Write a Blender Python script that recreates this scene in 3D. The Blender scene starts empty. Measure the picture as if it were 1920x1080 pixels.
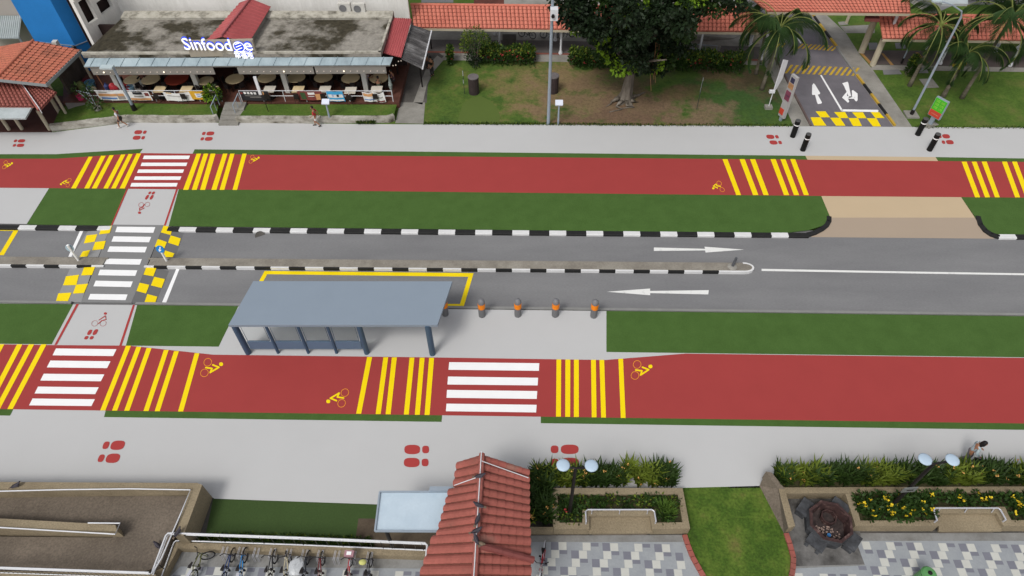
import bpy, bmesh, math, random
from mathutils import Vector, Matrix
V = Vector; PI = math.pi; R_ = math.radians
random.seed(7)
S = bpy.context.scene
COL = S.collection

# ---------------------------------------------------------------- camera, light, exposure
CAM_H, PITCH, ROLL, YAW, FPX = 31.0, R_(49.3), R_(-1.0), R_(2.2), 1280.0
_x = V((math.cos(YAW), math.sin(YAW), 0)); _y = V((-math.sin(YAW), math.cos(YAW), 0)); _z = V((0, 0, 1))
CF = math.cos(PITCH) * _y - math.sin(PITCH) * _z
_u = math.sin(PITCH) * _y + math.cos(PITCH) * _z
CR = math.cos(ROLL) * _x + math.sin(ROLL) * _u
CU = -math.sin(ROLL) * _x + math.cos(ROLL) * _u
CP = V((0, 0, CAM_H))
cam_data = bpy.data.cameras.new('camera'); cam = bpy.data.objects.new('camera', cam_data); COL.objects.link(cam)
cam.matrix_world = Matrix(((CR.x, CU.x, -CF.x, 0), (CR.y, CU.y, -CF.y, 0), (CR.z, CU.z, -CF.z, CAM_H), (0, 0, 0, 1)))
cam_data.sensor_width = 36; cam_data.lens = 24.0; cam_data.clip_start = .5; cam_data.clip_end = 2000
S.camera = cam

SUN_EL, SUN_AZ = R_(54), R_(212)          # azimuth of the light's source, clockwise from +Y: behind the camera, to its west
w = bpy.data.worlds.new("World"); S.world = w; w.use_nodes = True
nt = w.node_tree; bg = nt.nodes['Background']
sky = nt.nodes.new('ShaderNodeTexSky'); sky.sky_type = 'NISHITA'; sky.sun_disc = False
sky.sun_elevation = SUN_EL; sky.sun_rotation = SUN_AZ; sky.dust_density = 3.0; sky.air_density = 1.0
hs = nt.nodes.new('ShaderNodeHueSaturation'); hs.inputs['Saturation'].default_value = .22
nt.links.new(sky.outputs[0], hs.inputs['Color']); nt.links.new(hs.outputs[0], bg.inputs['Color'])
bg.inputs['Strength'].default_value = .13
sd = bpy.data.lights.new('sun', 'SUN'); sd.energy = 1.5; sd.angle = R_(16); sd.color = (1, .965, .91)
sun = bpy.data.objects.new('sun', sd); COL.objects.link(sun)
_d = V((math.sin(SUN_AZ) * math.cos(SUN_EL), math.cos(SUN_AZ) * math.cos(SUN_EL), math.sin(SUN_EL)))
sun.rotation_euler = _d.to_track_quat('Z', 'Y').to_euler(); sun.location = (0, 0, 60)
S.view_settings.view_transform = 'Standard'; S.view_settings.look = 'None'
S.view_settings.gamma = 1; S.view_settings.use_curve_mapping = False
S.view_settings.exposure = 0.10

# ---------------------------------------------------------------- helpers
def U(px, py, z=0.0):
    d = CF + CR * ((px - 960) / FPX) - CU * ((py - 540) / FPX)
    return CP + d * ((CAM_H - z) / -d.z)
def PX(p):
    d = V(p) - CP; k = FPX / d.dot(CF)
    return 960 + d.dot(CR) * k, 540 - d.dot(CU) * k
def H(bx, by, ty, z0=0.0):                  # height above z0 at which an upright at (bx,by) reaches image row ty
    b = U(bx, by, z0); lo, hi = 0.0, 25.0
    for _ in range(40):
        m = (lo + hi) / 2
        if PX(b + V((0, 0, m)))[1] > ty: lo = m
        else: hi = m
    return lo

class MB:
    def __init__(s): s.v = []; s.f = []; s.mi = []; s.cur = 0
    def add(s, vs, fs):
        o = len(s.v); s.v += [V(p) for p in vs]
        for f in fs: s.f.append([i + o for i in f]); s.mi.append(s.cur)
    def poly(s, pts): s.add(pts, [list(range(len(pts)))])
    def slab(s, pts, t, d=None):
        pts = [V(p) for p in pts]; n = len(pts)
        nn = V((0, 0, 0))
        for i in range(n): nn += pts[i].cross(pts[(i + 1) % n])
        nn.normalize()
        if nn.z < 0: pts = pts[::-1]; nn = -nn
        off = (d if d is not None else nn * -t)
        q = [p + off for p in pts]
        s.add(pts + q, [list(range(n)), list(range(2 * n - 1, n - 1, -1))] + [[i, i + n, (i + 1) % n + n, (i + 1) % n] for i in range(n)])
    def prism(s, pts, z0, z1):
        s.slab([V((p[0], p[1], z1)) for p in pts], 0, V((0, 0, z0 - z1)))
    def box(s, c, sz, rz=0.0, M=None):
        c = V(c); hx, hy, hz = sz[0] / 2, sz[1] / 2, sz[2] / 2
        M = M or Matrix.Rotation(rz, 3, 'Z')
        vs = [c + M @ V((x, y, z)) for z in (-hz, hz) for x, y in ((-hx, -hy), (hx, -hy), (hx, hy), (-hx, hy))]
        s.add(vs, [[3, 2, 1, 0], [4, 5, 6, 7], [0, 1, 5, 4], [1, 2, 6, 5], [2, 3, 7, 6], [3, 0, 4, 7]])
    def tube(s, p0, p1, r0, r1=None, n=8):
        p0, p1 = V(p0), V(p1); r1 = r0 if r1 is None else r1
        a = (p1 - p0).normalized(); b = a.orthogonal().normalized(); c = a.cross(b)
        vs = []
        for p, r in ((p0, r0), (p1, r1)):
            for i in range(n):
                t = 2 * PI * i / n; vs.append(p + b * (r * math.cos(t)) + c * (r * math.sin(t)))
        s.add(vs, [[i, (i + 1) % n, (i + 1) % n + n, i + n] for i in range(n)] + [list(range(n - 1, -1, -1)), list(range(n, 2 * n))])
    def path(s, pts, r, n=6, rs=None):
        pts = [V(p) for p in pts]; vs = []; m = len(pts)
        b = None
        for i, p in enumerate(pts):
            a = (pts[min(i + 1, m - 1)] - pts[max(i - 1, 0)]).normalized()
            b = a.orthogonal().normalized() if b is None else (b - a * b.dot(a)).normalized()
            c = a.cross(b); rr = rs[i] if rs else r
            for k in range(n):
                t = 2 * PI * k / n; vs.append(p + b * (rr * math.cos(t)) + c * (rr * math.sin(t)))
        fs = [[i * n + k, i * n + (k + 1) % n, (i + 1) * n + (k + 1) % n, (i + 1) * n + k] for i in range(m - 1) for k in range(n)]
        s.add(vs, fs + [list(range(n - 1, -1, -1)), [(m - 1) * n + k for k in range(n)]])
    def lathe(s, c, prof, n=16, M=None):
        c = V(c); vs = []
        for r, z in prof:
            for k in range(n):
                t = 2 * PI * k / n; p = V((r * math.cos(t), r * math.sin(t), z)); vs.append(c + (M @ p if M else p))
        m = len(prof)
        fs = [[i * n + k, i * n + (k + 1) % n, (i + 1) * n + (k + 1) % n, (i + 1) * n + k] for i in range(m - 1) for k in range(n)]
        s.add(vs, fs + [list(range(n - 1, -1, -1)), [(m - 1) * n + k for k in range(n)]])
    def torus(s, c, R, r, M=None, n=20, k=6):
        c = V(c); vs = []
        for i in range(n):
            t = 2 * PI * i / n
            for j in range(k):
                u = 2 * PI * j / k; p = V(((R + r * math.cos(u)) * math.cos(t), (R + r * math.cos(u)) * math.sin(t), r * math.sin(u)))
                vs.append(c + (M @ p if M else p))
        s.add(vs, [[i * k + j, ((i + 1) % n) * k + j, ((i + 1) % n) * k + (j + 1) % k, i * k + (j + 1) % k] for i in range(n) for j in range(k)])
    def blob(s, c, r, rings=6, n=10, jit=0.0):
        c = V(c); r = V(r) if hasattr(r, '__len__') else V((r, r, r)); vs = []
        for i in range(rings + 1):
            ph = PI * i / rings
            for k in range(n):
                t = 2 * PI * k / n; q = 1 + random.uniform(-jit, jit)
                vs.append(c + V((r.x * math.sin(ph) * math.cos(t), r.y * math.sin(ph) * math.sin(t), r.z * math.cos(ph))) * q)
        s.add(vs, [[i * n + k, (i + 1) * n + k, (i + 1) * n + (k + 1) % n, i * n + (k + 1) % n] for i in range(rings) for k in range(n)])
    def leaf(s, p, d, up, L, W):
        d = d.normalized(); sd_ = d.cross(up)
        if sd_.length < 1e-4: sd_ = d.orthogonal()
        sd_.normalize()
        s.add([p, p + d * L * .5 + sd_ * W * .5, p + d * L, p + d * L * .5 - sd_ * W * .5], [[0, 1, 2, 3]])
    def build(s, name, mats, parent=None, smooth=False, **props):
        me = bpy.data.meshes.new(name)
        off = V((0, 0, 0))
        if parent is not None:
            q = parent
            while q is not None: off += q.location; q = q.parent
        elif s.v:
            xs = [p.x for p in s.v]; ys = [p.y for p in s.v]
            off = V(((min(xs) + max(xs)) / 2, (min(ys) + max(ys)) / 2, min(p.z for p in s.v)))
        me.from_pydata([p - off for p in s.v], [], s.f)
        if not isinstance(mats, (list, tuple)): mats = [mats]
        for m in mats: me.materials.append(m)
        me.polygons.foreach_set('material_index', s.mi)
        if smooth: me.polygons.foreach_set('use_smooth', [True] * len(me.polygons))
        o = bpy.data.objects.new(name, me); COL.objects.link(o)
        if parent is not None: o.parent = parent
        else: o.location = off
        for k, v in props.items(): o[k] = v
        return o

def thing(name, label, cat, loc, group=None):
    o = bpy.data.objects.new(name, None); COL.objects.link(o); o.location = loc; o.empty_display_size = .2
    o['label'] = label; o['category'] = cat
    if group: o['group'] = group
    return o
def tag(o, label, cat, group=None):
    o['label'] = label; o['category'] = cat
    if group: o['group'] = group
    return o
def struct(o): o['kind'] = 'structure'; return o
def dup(root, loc, rz=0.0, label=None, sc=None, tilt=None):
    def cp(o, par):
        c = o.copy(); COL.objects.link(c)
        if par is not None: c.parent = par
        for ch in list(o.children): cp(ch, c)
        return c
    r = cp(root, None); r.location = loc; r.rotation_euler = (tilt[0], tilt[1], rz) if tilt else (0, 0, rz)
    if sc: r.scale = (sc, sc, sc) if not hasattr(sc, '__len__') else sc
    if label: r['label'] = label
    return r
def place(r, loc, rz=0.0, label=None):
    r.location = loc; r.rotation_euler = (0, 0, rz)
    if label: r['label'] = label
    return r
ORD = ['first', 'second', 'third', 'fourth', 'fifth', 'sixth', 'seventh', 'eighth', 'ninth', 'tenth', 'eleventh']

# ---------------------------------------------------------------- materials
K = 1.16                                    # what full light makes of a surface colour
def lin(c): 
    c /= 255.0
    return (c / 12.92 if c <= .04045 else ((c + .055) / 1.055) ** 2.4)
def C(rgb): return tuple(min(.9, lin(c) / K) for c in rgb) + (1,)
def nodes(name, rough=.8, metal=0.0):
    m = bpy.data.materials.new(name); m.use_nodes = True; n = m.node_tree.nodes; l = m.node_tree.links
    b = n['Principled BSDF']; b.inputs['Roughness'].default_value = rough; b.inputs['Metallic'].default_value = metal
    b.inputs['Specular IOR Level'].default_value = .25
    return m, n, l, b
def pos(n, l, scale=(1, 1, 1)):
    g = n.new('ShaderNodeNewGeometry'); mp = n.new('ShaderNodeMapping'); mp.inputs['Scale'].default_value = scale
    l.new(g.outputs['Position'], mp.inputs['Vector']); return mp.outputs[0]
def noise(n, l, vec, scale, detail=4, rough=.6):
    t = n.new('ShaderNodeTexNoise'); t.inputs['Scale'].default_value = scale; t.inputs['Detail'].default_value = detail
    t.inputs['Roughness'].default_value = rough; l.new(vec, t.inputs['Vector']); return t.outputs['Fac']
def ramp(n, l, fac, stops):
    r = n.new('ShaderNodeValToRGB'); e = r.color_ramp.elements
    while len(e) < len(stops): e.new(.5)
    for k, (p, c) in enumerate(stops): e[k].position = p; e[k].color = c
    l.new(fac, r.inputs[0]); return r.outputs[0]
def mix(n, l, fac, a, b, mode='MIX'):
    x = n.new('ShaderNodeMix'); x.data_type = 'RGBA'; x.blend_type = mode
    for sock, val in ((x.inputs[0], fac), (x.inputs[6], a), (x.inputs[7], b)):
        if hasattr(val, 'is_linked') or hasattr(val, 'node'): l.new(val, sock)
        else: sock.default_value = val
    return x.outputs[2]
def bump(n, l, b, h, strength=.3, dist=.02):
    k = n.new('ShaderNodeBump'); k.inputs['Strength'].default_value = strength; k.inputs['Distance'].default_value = dist
    l.new(h, k.inputs['Height']); l.new(k.outputs[0], b.inputs['Normal'])
_mc = {}
def M(name, rgb, var=.08, scale=2.0, rough=.75, metal=0.0, fine=0.0, fs=30, stretch=(1, 1, 1), bmp=0.0, spec=None):
    if name in _mc: return _mc[name]
    m, n, l, b = nodes(name, rough, metal); c = C(rgb)
    v = pos(n, l, stretch); f = noise(n, l, v, scale, 5)
    col = ramp(n, l, f, [(.3, tuple(x * (1 - var) for x in c[:3]) + (1,)), (.7, tuple(min(.92, x * (1 + var)) for x in c[:3]) + (1,))])
    if fine:
        f2 = noise(n, l, v, fs, 2)
        col = mix(n, l, 1.0, col, ramp(n, l, f2, [(.3, (1 - fine,) * 3 + (1,)), (.7, (1 + fine,) * 3 + (1,))]), 'MULTIPLY')
        if bmp: bump(n, l, b, f2, bmp)
    elif bmp: bump(n, l, b, f, bmp)
    l.new(col, b.inputs['Base Color'])
    if spec is not None: b.inputs['Specular IOR Level'].default_value = spec
    _mc[name] = m; return m
def M3(name, stops, scale, rough=.9, fine=.2, fs=20, stretch=(1, 1, 1), bmp=.3, detail=6, warp=0.0):
    m, n, l, b = nodes(name, rough); v = pos(n, l, stretch)
    f = noise(n, l, v, scale, detail, .65)
    col = ramp(n, l, f, [(p, C(c)) for p, c in stops])
    f2 = noise(n, l, v, fs, 3)
    col = mix(n, l, 1.0, col, ramp(n, l, f2, [(.25, (1 - fine,) * 3 + (1,)), (.75, (1 + fine,) * 3 + (1,))]), 'MULTIPLY')
    l.new(col, b.inputs['Base Color']); 
    if bmp: bump(n, l, b, f2, bmp, .03)
    return m
def glow(name, rgb, st):
    m, n, l, b = nodes(name, .5); b.inputs['Base Color'].default_value = C(rgb)
    b.inputs['Emission Color'].default_value = tuple(lin(x) for x in rgb) + (1,); b.inputs['Emission Strength'].default_value = st; return m
def leafmat(name, rgb, var=.35, scale=1.5, tr=.25):
    m, n, l, b = nodes(name, .6); v = pos(n, l); f = noise(n, l, v, scale, 6, .7); c = C(rgb)
    col = ramp(n, l, f, [(.3, tuple(x * (1 - var) for x in c[:3]) + (1,)), (.7, tuple(x * (1 + var) for x in c[:3]) + (1,))])
    l.new(col, b.inputs['Base Color']); t = n.new('ShaderNodeBsdfTranslucent'); l.new(col, t.inputs[0])
    x = n.new('ShaderNodeMixShader'); x.inputs[0].default_value = tr
    l.new(b.outputs[0], x.inputs[1]); l.new(t.outputs[0], x.inputs[2]); l.new(x.outputs[0], n['Material Output'].inputs[0]); return m

PAVE = M('pale_concrete', (196, 196, 196), .015, .5, .85, fine=.02, fs=25)
RED = M('red_track', (165, 64, 62), .03, .6, .85, fine=.03, fs=30)
VERGE = M3('verge_turf', [(.3, (68, 97, 42)), (.7, (76, 106, 49))], 1.0, .95, .10, 14, bmp=.4)
ASPH = M3('asphalt', [(.3, (119, 119, 121)), (.7, (137, 137, 138))], .35, .9, .12, 25, stretch=(.25, 1, 1), bmp=.2)
ASPH2 = M3('side_asphalt', [(.3, (104, 101, 106)), (.7, (122, 118, 124))], .5, .9, .09, 25, bmp=.2)
HUMP = M('raised_table_asphalt', (134, 134, 134), .03, .8, .85, fine=.04, fs=30)
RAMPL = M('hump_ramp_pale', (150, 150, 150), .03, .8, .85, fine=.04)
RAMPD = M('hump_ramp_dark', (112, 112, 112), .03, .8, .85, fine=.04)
WHITE = M('white_paint', (252, 252, 252), .02, 1.5, .6)
WWORN = M3('worn_white_paint', [(.25, (200, 200, 198)), (.45, (236, 236, 233))], 2.0, .7, .05, 20, bmp=0)
YEL = M('yellow_paint', (255, 224, 0), .02, 1.5, .6)
YWORN = M3('worn_yellow_paint', [(.25, (168, 140, 60)), (.6, (214, 176, 50))], 2.0, .8, .1, 20, bmp=0)
REDP = M('red_paint', (175, 64, 62), .02, 1.5, .7)
ORANGEP = M('amber_paint', (250, 165, 40), .02, 1.5, .6)
TAN = M('beige_screed', (200, 178, 147), .015, .5, .85, fine=.02)
TAND = M('brown_screed', (172, 155, 137), .015, .5, .85, fine=.02)
KBLK = M('kerb_black', (38, 38, 38), .15, 1.5, .7); KWHT = M('kerb_white', (224, 224, 224), .06, 1.5, .7)
KGRY = M('kerb_grey', (140, 140, 138), .08, 1.5, .8)
MEDC = M3('median_concrete', [(.25, (118, 112, 104)), (.5, (142, 136, 126)), (.75, (162, 157, 147))], .8, .9, .15, 12, bmp=.2)
GRASSG = M3('green_lawn', [(.28, (62, 88, 30)), (.5, (80, 106, 38)), (.62, (94, 108, 48)), (.72, (112, 104, 66))], .5, .95, .26, 6, bmp=.5, detail=8)
def worn_shaded_lawn():
    """green turf with worn brown soil, and shade beside the tree painted in as darker green"""
    m, n, l, b = nodes('worn_shaded_lawn', .95); v = pos(n, l); f = noise(n, l, v, .55, 8, .68); f2 = noise(n, l, v, 5.5, 4, .7)
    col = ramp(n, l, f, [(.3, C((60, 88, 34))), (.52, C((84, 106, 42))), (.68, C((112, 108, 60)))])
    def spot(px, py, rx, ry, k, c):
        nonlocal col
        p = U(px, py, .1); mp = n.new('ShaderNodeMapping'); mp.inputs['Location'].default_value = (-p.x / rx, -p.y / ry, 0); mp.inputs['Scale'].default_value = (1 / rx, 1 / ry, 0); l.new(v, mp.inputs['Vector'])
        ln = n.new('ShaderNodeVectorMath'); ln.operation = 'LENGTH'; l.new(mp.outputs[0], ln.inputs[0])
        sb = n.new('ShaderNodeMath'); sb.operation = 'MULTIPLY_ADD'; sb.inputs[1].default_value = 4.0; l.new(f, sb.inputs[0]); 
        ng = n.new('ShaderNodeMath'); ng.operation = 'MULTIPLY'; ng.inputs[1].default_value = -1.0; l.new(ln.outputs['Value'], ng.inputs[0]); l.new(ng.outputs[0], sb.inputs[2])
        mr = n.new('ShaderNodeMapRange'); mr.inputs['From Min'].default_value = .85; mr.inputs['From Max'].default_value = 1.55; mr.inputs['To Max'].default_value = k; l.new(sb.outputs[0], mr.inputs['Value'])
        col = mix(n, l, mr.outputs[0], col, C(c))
    spot(1385, 185, 6, 4.5, .8, (52, 82, 40)); spot(1420, 155, 2.5, 2, .8, (92, 76, 58))  # green spot is painted shade, brown spot is bare soil
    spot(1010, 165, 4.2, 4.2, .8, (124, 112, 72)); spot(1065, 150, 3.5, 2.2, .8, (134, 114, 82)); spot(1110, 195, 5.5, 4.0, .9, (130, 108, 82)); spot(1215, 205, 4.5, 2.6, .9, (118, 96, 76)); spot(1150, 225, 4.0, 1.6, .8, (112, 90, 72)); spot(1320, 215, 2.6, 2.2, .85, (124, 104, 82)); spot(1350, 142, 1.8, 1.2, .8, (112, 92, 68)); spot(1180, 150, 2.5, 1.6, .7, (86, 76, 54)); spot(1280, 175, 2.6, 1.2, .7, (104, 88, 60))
    x = ramp(n, l, f2, [(.25, (.62, .62, .62, 1)), (.5, (1, 1, 1, 1)), (.78, (1.32, 1.32, 1.3, 1))]); col = mix(n, l, 1.0, col, x, 'MULTIPLY')
    l.new(col, b.inputs['Base Color']); bump(n, l, b, f2, .5, .03); return m
GRASS = worn_shaded_lawn()
CONC = M3('weathered_concrete', [(.25, (120, 117, 110)), (.55, (152, 149, 142)), (.8, (170, 167, 160))], .6, .9, .10, 15, bmp=.15)
CONCD = M3('dark_concrete', [(.25, (70, 68, 64)), (.6, (98, 94, 90))], .5, .9, .12, 12, bmp=.15)
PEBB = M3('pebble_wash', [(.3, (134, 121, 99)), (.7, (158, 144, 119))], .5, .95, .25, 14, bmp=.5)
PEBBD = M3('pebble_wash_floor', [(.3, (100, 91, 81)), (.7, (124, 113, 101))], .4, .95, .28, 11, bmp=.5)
SOIL = M3('soil', [(.3, (46, 46, 28)), (.7, (70, 66, 42))], 1.5, .95, .3, 12, bmp=.5)
STEEL = M('brushed_steel', (205, 206, 214), .05, 3, .35, .3); GALV = M('galvanised_steel', (160, 172, 184), .06, 2, .5, .2)
BLACK = M('black_metal', (34, 30, 30), .2, 2, .5); WHITEM = M('white_metal', (225, 226, 230), .04, 2, .5)
WALLW = M3('white_render', [(.3, (228, 226, 220)), (.6, (250, 248, 243))], .5, .9, .04, 8, stretch=(1, 1, .3), bmp=0)
BLUE = M('blue_render', (42, 130, 205), .06, .6, .8, fine=.05, fs=18)
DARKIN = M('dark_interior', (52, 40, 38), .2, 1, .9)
FLOORB = M3('brown_floor_tiles', [(.3, (86, 54, 46)), (.7, (112, 74, 62))], 1.0, .6, .1, 8, bmp=0)
TERRA = M3('terracotta_tiles', [(.25, (192, 110, 92)), (.55, (212, 128, 108)), (.8, (196, 106, 92))], .5, .75, .10, 9, bmp=0)
TERRAO = M3('weathered_orange_tiles', [(.25, (122, 78, 64)), (.5, (190, 114, 90)), (.8, (182, 102, 86))], .9, .8, .14, 9, bmp=0)
TERRAR = M3('brick_red_tiles', [(.25, (122, 84, 74)), (.42, (154, 88, 78)), (.58, (168, 96, 86)), (.75, (154, 120, 106))], .55, .75, .12, 9, bmp=0)
GRIME_SHADE = M3('grimy_shaded_joints', [(.3, (92, 54, 46)), (.7, (126, 74, 62))], .7, .9, .1, 9, bmp=0)  # dark tone for both joint dirt and overlap shadow
TERRAM = M3('maroon_tiles', [(.3, (146, 86, 78)), (.7, (172, 104, 94))], .9, .75, .12, 9, bmp=0)
REDSHEET = M3('red_sheet_roof', [(.3, (158, 74, 76)), (.7, (186, 92, 94))], .6, .6, .06, 9, stretch=(1, .3, 1), bmp=0)
GREYSHEET = M3('grey_sheet', [(.3, (126, 142, 150)), (.5, (150, 168, 176)), (.75, (176, 192, 198))], .6, .5, .06, 9, stretch=(1, .25, 1), bmp=0)
DARKSHEET = M3('dirty_sheet', [(.3, (46, 44, 44)), (.5, (88, 86, 86)), (.7, (150, 148, 148))], .9, .7, .1, 9, stretch=(.35, 1.6, 1), bmp=0)
PALESHEET = M3('pale_sheet', [(.3, (168, 178, 178)), (.7, (194, 202, 204))], .8, .5, .05, 9, bmp=0)
PALEBLUE = M3('pale_blue_sheet', [(.3, (184, 202, 216)), (.7, (202, 218, 230))], .7, .5, .03, 9, bmp=0)
CREAM = M('cream_tabletop', (236, 212, 168), .06, 2, .4); IVORY = M('ivory_tabletop', (226, 218, 204), .04, 2, .35)
TREDT = M('red_tabletop', (150, 66, 50), .06, 2, .4)
BEIGE = M('beige_render', (188, 178, 156), .06, 1, .8); GREYM = M('grey_fascia', (140, 136, 130), .05, 1, .7)
# ---- stained flat roof
def stained():
    m, n, l, b = nodes('stained_roof_slab', .95); v = pos(n, l, (1, 1, 1)); g = noise(n, l, v, .22, 7, .62); f2 = noise(n, l, v, 3.0, 5, .7)
    base = ramp(n, l, f2, [(.3, C((128, 124, 117))), (.7, C((166, 161, 152)))])
    dirt = ramp(n, l, f2, [(.3, C((40, 38, 28))), (.7, C((78, 72, 58)))])
    k = ramp(n, l, g, [(.46, (0, 0, 0, 1)), (.55, (1, 1, 1, 1))])
    l.new(mix(n, l, k, base, dirt), b.inputs['Base Color']); return m
STAIN = stained()
LEAFD = leafmat('dark_leaves', (30, 46, 24), .45, .8, .15); LEAFM = leafmat('mid_leaves', (50, 74, 30), .4, 1.0); LEAFL = leafmat('lime_leaves', (128, 164, 44), .25, 1.5, .35)
LEAFH = leafmat('hedge_leaves', (52, 78, 28), .45, 2.0); LEAFY = leafmat('yellowish_leaves', (112, 128, 44), .3, 2.0)
LEAFS = leafmat('strap_leaves', (52, 74, 28), .45, 2.5); PALMG = leafmat('palm_leaflets', (56, 82, 42), .35, 1.2); PALMR = leafmat('palm_rib', (132, 142, 76), .2, 2)
FLOWR = M('red_petals', (190, 66, 70), .2, 4, .7); FLOWY = M('yellow_petals', (236, 206, 50), .12, 4, .7); FLOWO = M('peach_petals', (220, 168, 96), .2, 4, .7)
BARK = M3('grey_bark', [(.3, (76, 68, 58)), (.6, (124, 116, 106)), (.8, (160, 154, 146))], 1.2, .95, .2, 10, stretch=(2, 2, .4), bmp=.6)
BARKP = M3('palm_bark', [(.3, (96, 88, 76)), (.7, (136, 128, 112))], 1.5, .95, .2, 8, stretch=(.3, .3, 3), bmp=.4)
# ================================================================ THE SETTING: ground, road, tracks, paint
ZP, ZG, ZR, ZM = .12, .124, .128, .134
def sheet(name, mat, polys, z, kind='structure', **pr):
    mb = MB()
    for p in polys: mb.poly([U(x, y, z) for x, y in p])
    o = mb.build(name, mat, **pr); o['kind'] = kind; return o
def lerp(a, b, t): return a + (b - a) * t
def ext(line):                                # stretch a strip's edge past both sides of the view
    (x0, y0), (x1, y1) = line[0], line[1]; k = (y1 - y0) / (x1 - x0)
    a = (-700, y0 + k * (-700 - x0)); (x0, y0), (x1, y1) = line[-2], line[-1]; k = (y1 - y0) / (x1 - x0)
    return [a] + line[1:-1] + [(2600, y1 + k * (2600 - x1))] if len(line) > 2 else [a, (2600, y1 + k * (2600 - x1))]
def rail_line(line, x):
    for a, b in zip(line, line[1:]):
        if a[0] <= x <= b[0]: return lerp(a[1], b[1], (x - a[0]) / (b[0] - a[0]))

g = MB(); g.poly([V((x, y, -.3)) for x, y in ((-400, -120), (400, -120), (400, 500), (-400, 500))]); struct(g.build('ground', GRASSG))
kn = ext([(0, 430), (960, 441.5), (1920, 453)]); rn = ext([(0, 566), (960, 578), (1920, 590)])
sheet('road', ASPH, [[(x, y - 16) for x, y in kn] + [(x, y + 14) for x, y in reversed(rn)]], 0)

# ---- north side: walking path, cycle track, verges, ramp to the side road
ntop = [(-700, 248), (0, 248), (100, 248), (240, 230), (400, 230), (740, 233), (1000, 233.5), (1920, 239.5), (2600, 244)]
ptop = [(-700, 289), (0, 289), (105, 289), (268, 279), (480, 281), (1510, 292), (1755, 294.5), (1920, 297), (2600, 306)]
rtop = [(-700, 297), (0, 297.5), (105, 297.5), (265, 287), (355, 288), (480, 290), (1520, 299.5), (1920, 303.5), (2600, 310)]
rbot = [(-700, 348), (0, 352), (480, 356), (1540, 367.5), (1920, 370.5), (2600, 377)]
kbk = lambda x: 421.5 + .0118 * x                      # back of the far kerb
sheet('pavement', PAVE, [ntop + rtop[::-1]], ZP)       # walking path along the lawn
sheet('cycle_track', RED, [rtop + rbot[::-1]], ZR)
cut = lambda L, x0, x1: [(x0, rail_line(L, x0))] + [p for p in L if x0 < p[0] < x1] + [(x1, rail_line(L, x1))]
sheet('verge', VERGE, [cut(ptop, -700, 268) + cut(rtop, -700, 262)[::-1], cut(ptop, 365, 1510) + cut(rtop, 361, 1514)[::-1], cut(ptop, 1754, 2600) + cut(rtop, 1759, 2600)[::-1]], ZG)
sheet('pavement', TAN, [cut(ptop, 1510, 1754) + cut(rtop, 1514, 1759)[::-1]], ZG)
sheet('pavement', PAVE, [cut(rbot, -700, 92) + [(50, 420), (-700, 411)]], ZP)
sheet('verge', VERGE, [cut(rbot, 92, 239) + [(208, 423), (50, 421)],
      cut(rbot, 335, 1540) + [(1557, 408), (1553, 416), (1540, 424), (1515, 432), (1470, 437), (316, 424)],
      cut(rbot, 1802, 2600) + [(2600, 451), (1880, 442), (1862, 438), (1843, 426), (1828, 406)]], ZG)
sheet('crossing_path', PAVE, [[(240, 354), (335, 355), (316, 424), (207, 423)]], ZP)
sheet('red_edge_line', REDP, [[(237, 354.5), (240, 354.5), (211, 422), (208, 422)], [(330, 355), (333.5, 355), (310.5, 423), (307, 423)]], ZM)
sheet('driveway', TAN, [[(1540, 367.5), (1802, 369.5), (1828, 408), (1557, 408)]], ZG)
mb = MB(); mb.poly([U(1557, 408, ZG), U(1828, 408, ZG), U(1838, 428, .06), U(1865, 447.5, .005), U(1520, 444.5, .005), U(1548, 428, .06)]); struct(mb.build('driveway', TAND))

# ---- kerbs
def kerb_run(blocks, bot, z=.15, back=8.0):
    """blocks: [(x0,x1,'b'/'w')]; bot(x) the kerb's foot in the photograph; each block a stretch of the same kerb"""
    mb = MB()
    for x0, x1, c in blocks:
        mb.cur = 0 if c == 'b' else 1
        a, b = U(x0, bot(x0), 0), U(x1, bot(x1), 0)
        n = V((-(b - a).y, (b - a).x, 0)).normalized()
        f = .02
        pr = [V((0, 0, -.02)), V((0, 0, z - .03)), n * .03 + V((0, 0, z)), n * .34 + V((0, 0, z)), n * .34 + V((0, 0, -.02))]
        vs = [a + p for p in pr] + [b + p for p in pr]; k = len(pr)
        mb.add(vs, [[i, i + k, (i + 1) % k + k, (i + 1) % k] for i in range(k)] + [list(range(k)), list(range(2 * k - 1, k - 1, -1))])
    return struct(mb.build('kerb', [KBLK, KWHT]))
foot = lambda x: 431.5 + .0121 * x if x < 500 else 437.5 + (x - 500) * .0092
bl = [(-250, -140, 'w'), (-140, -70, 'b'), (-70, -35, 'w'), (-35, 35, 'b'), (35, 67, 'w'), (67, 110, 'b'), (110, 142, 'w'), (142, 183, 'b'), (183, 207, 'w')]
kerb_run(bl, foot)
bl = [(314, 336, 'b')]; x = 336.0
for i in range(17):
    bl.append((x, x + 31.5, 'w')); bl.append((x + 31.5, x + 69.4, 'b')); x += 69.4
bl[-1] = (bl[-1][0], 1516, 'b'); kerb_run(bl, foot)
def kerb_curve(pts):                           # black rounded corners of the side-road mouth
    mb = MB(); P = [U(x, y, 0) for x, y in pts]
    for i in range(len(P) - 1):
        a, b = P[i], P[i + 1]; n = V((-(b - a).y, (b - a).x, 0)).normalized()
        pr = [V((0, 0, -.02)), V((0, 0, .13)), n * .10 + V((0, 0, .15)), n * .30 + V((0, 0, .15)), n * .30 + V((0, 0, -.02))]
        mb.add([a + p for p in pr] + [b + p * 1.0 for p in pr], [[j, j + 5, (j + 1) % 5 + 5, (j + 1) % 5] for j in range(5)] + [list(range(5)), [9, 8, 7, 6, 5]])
    struct(mb.build('kerb', KBLK))
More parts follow.
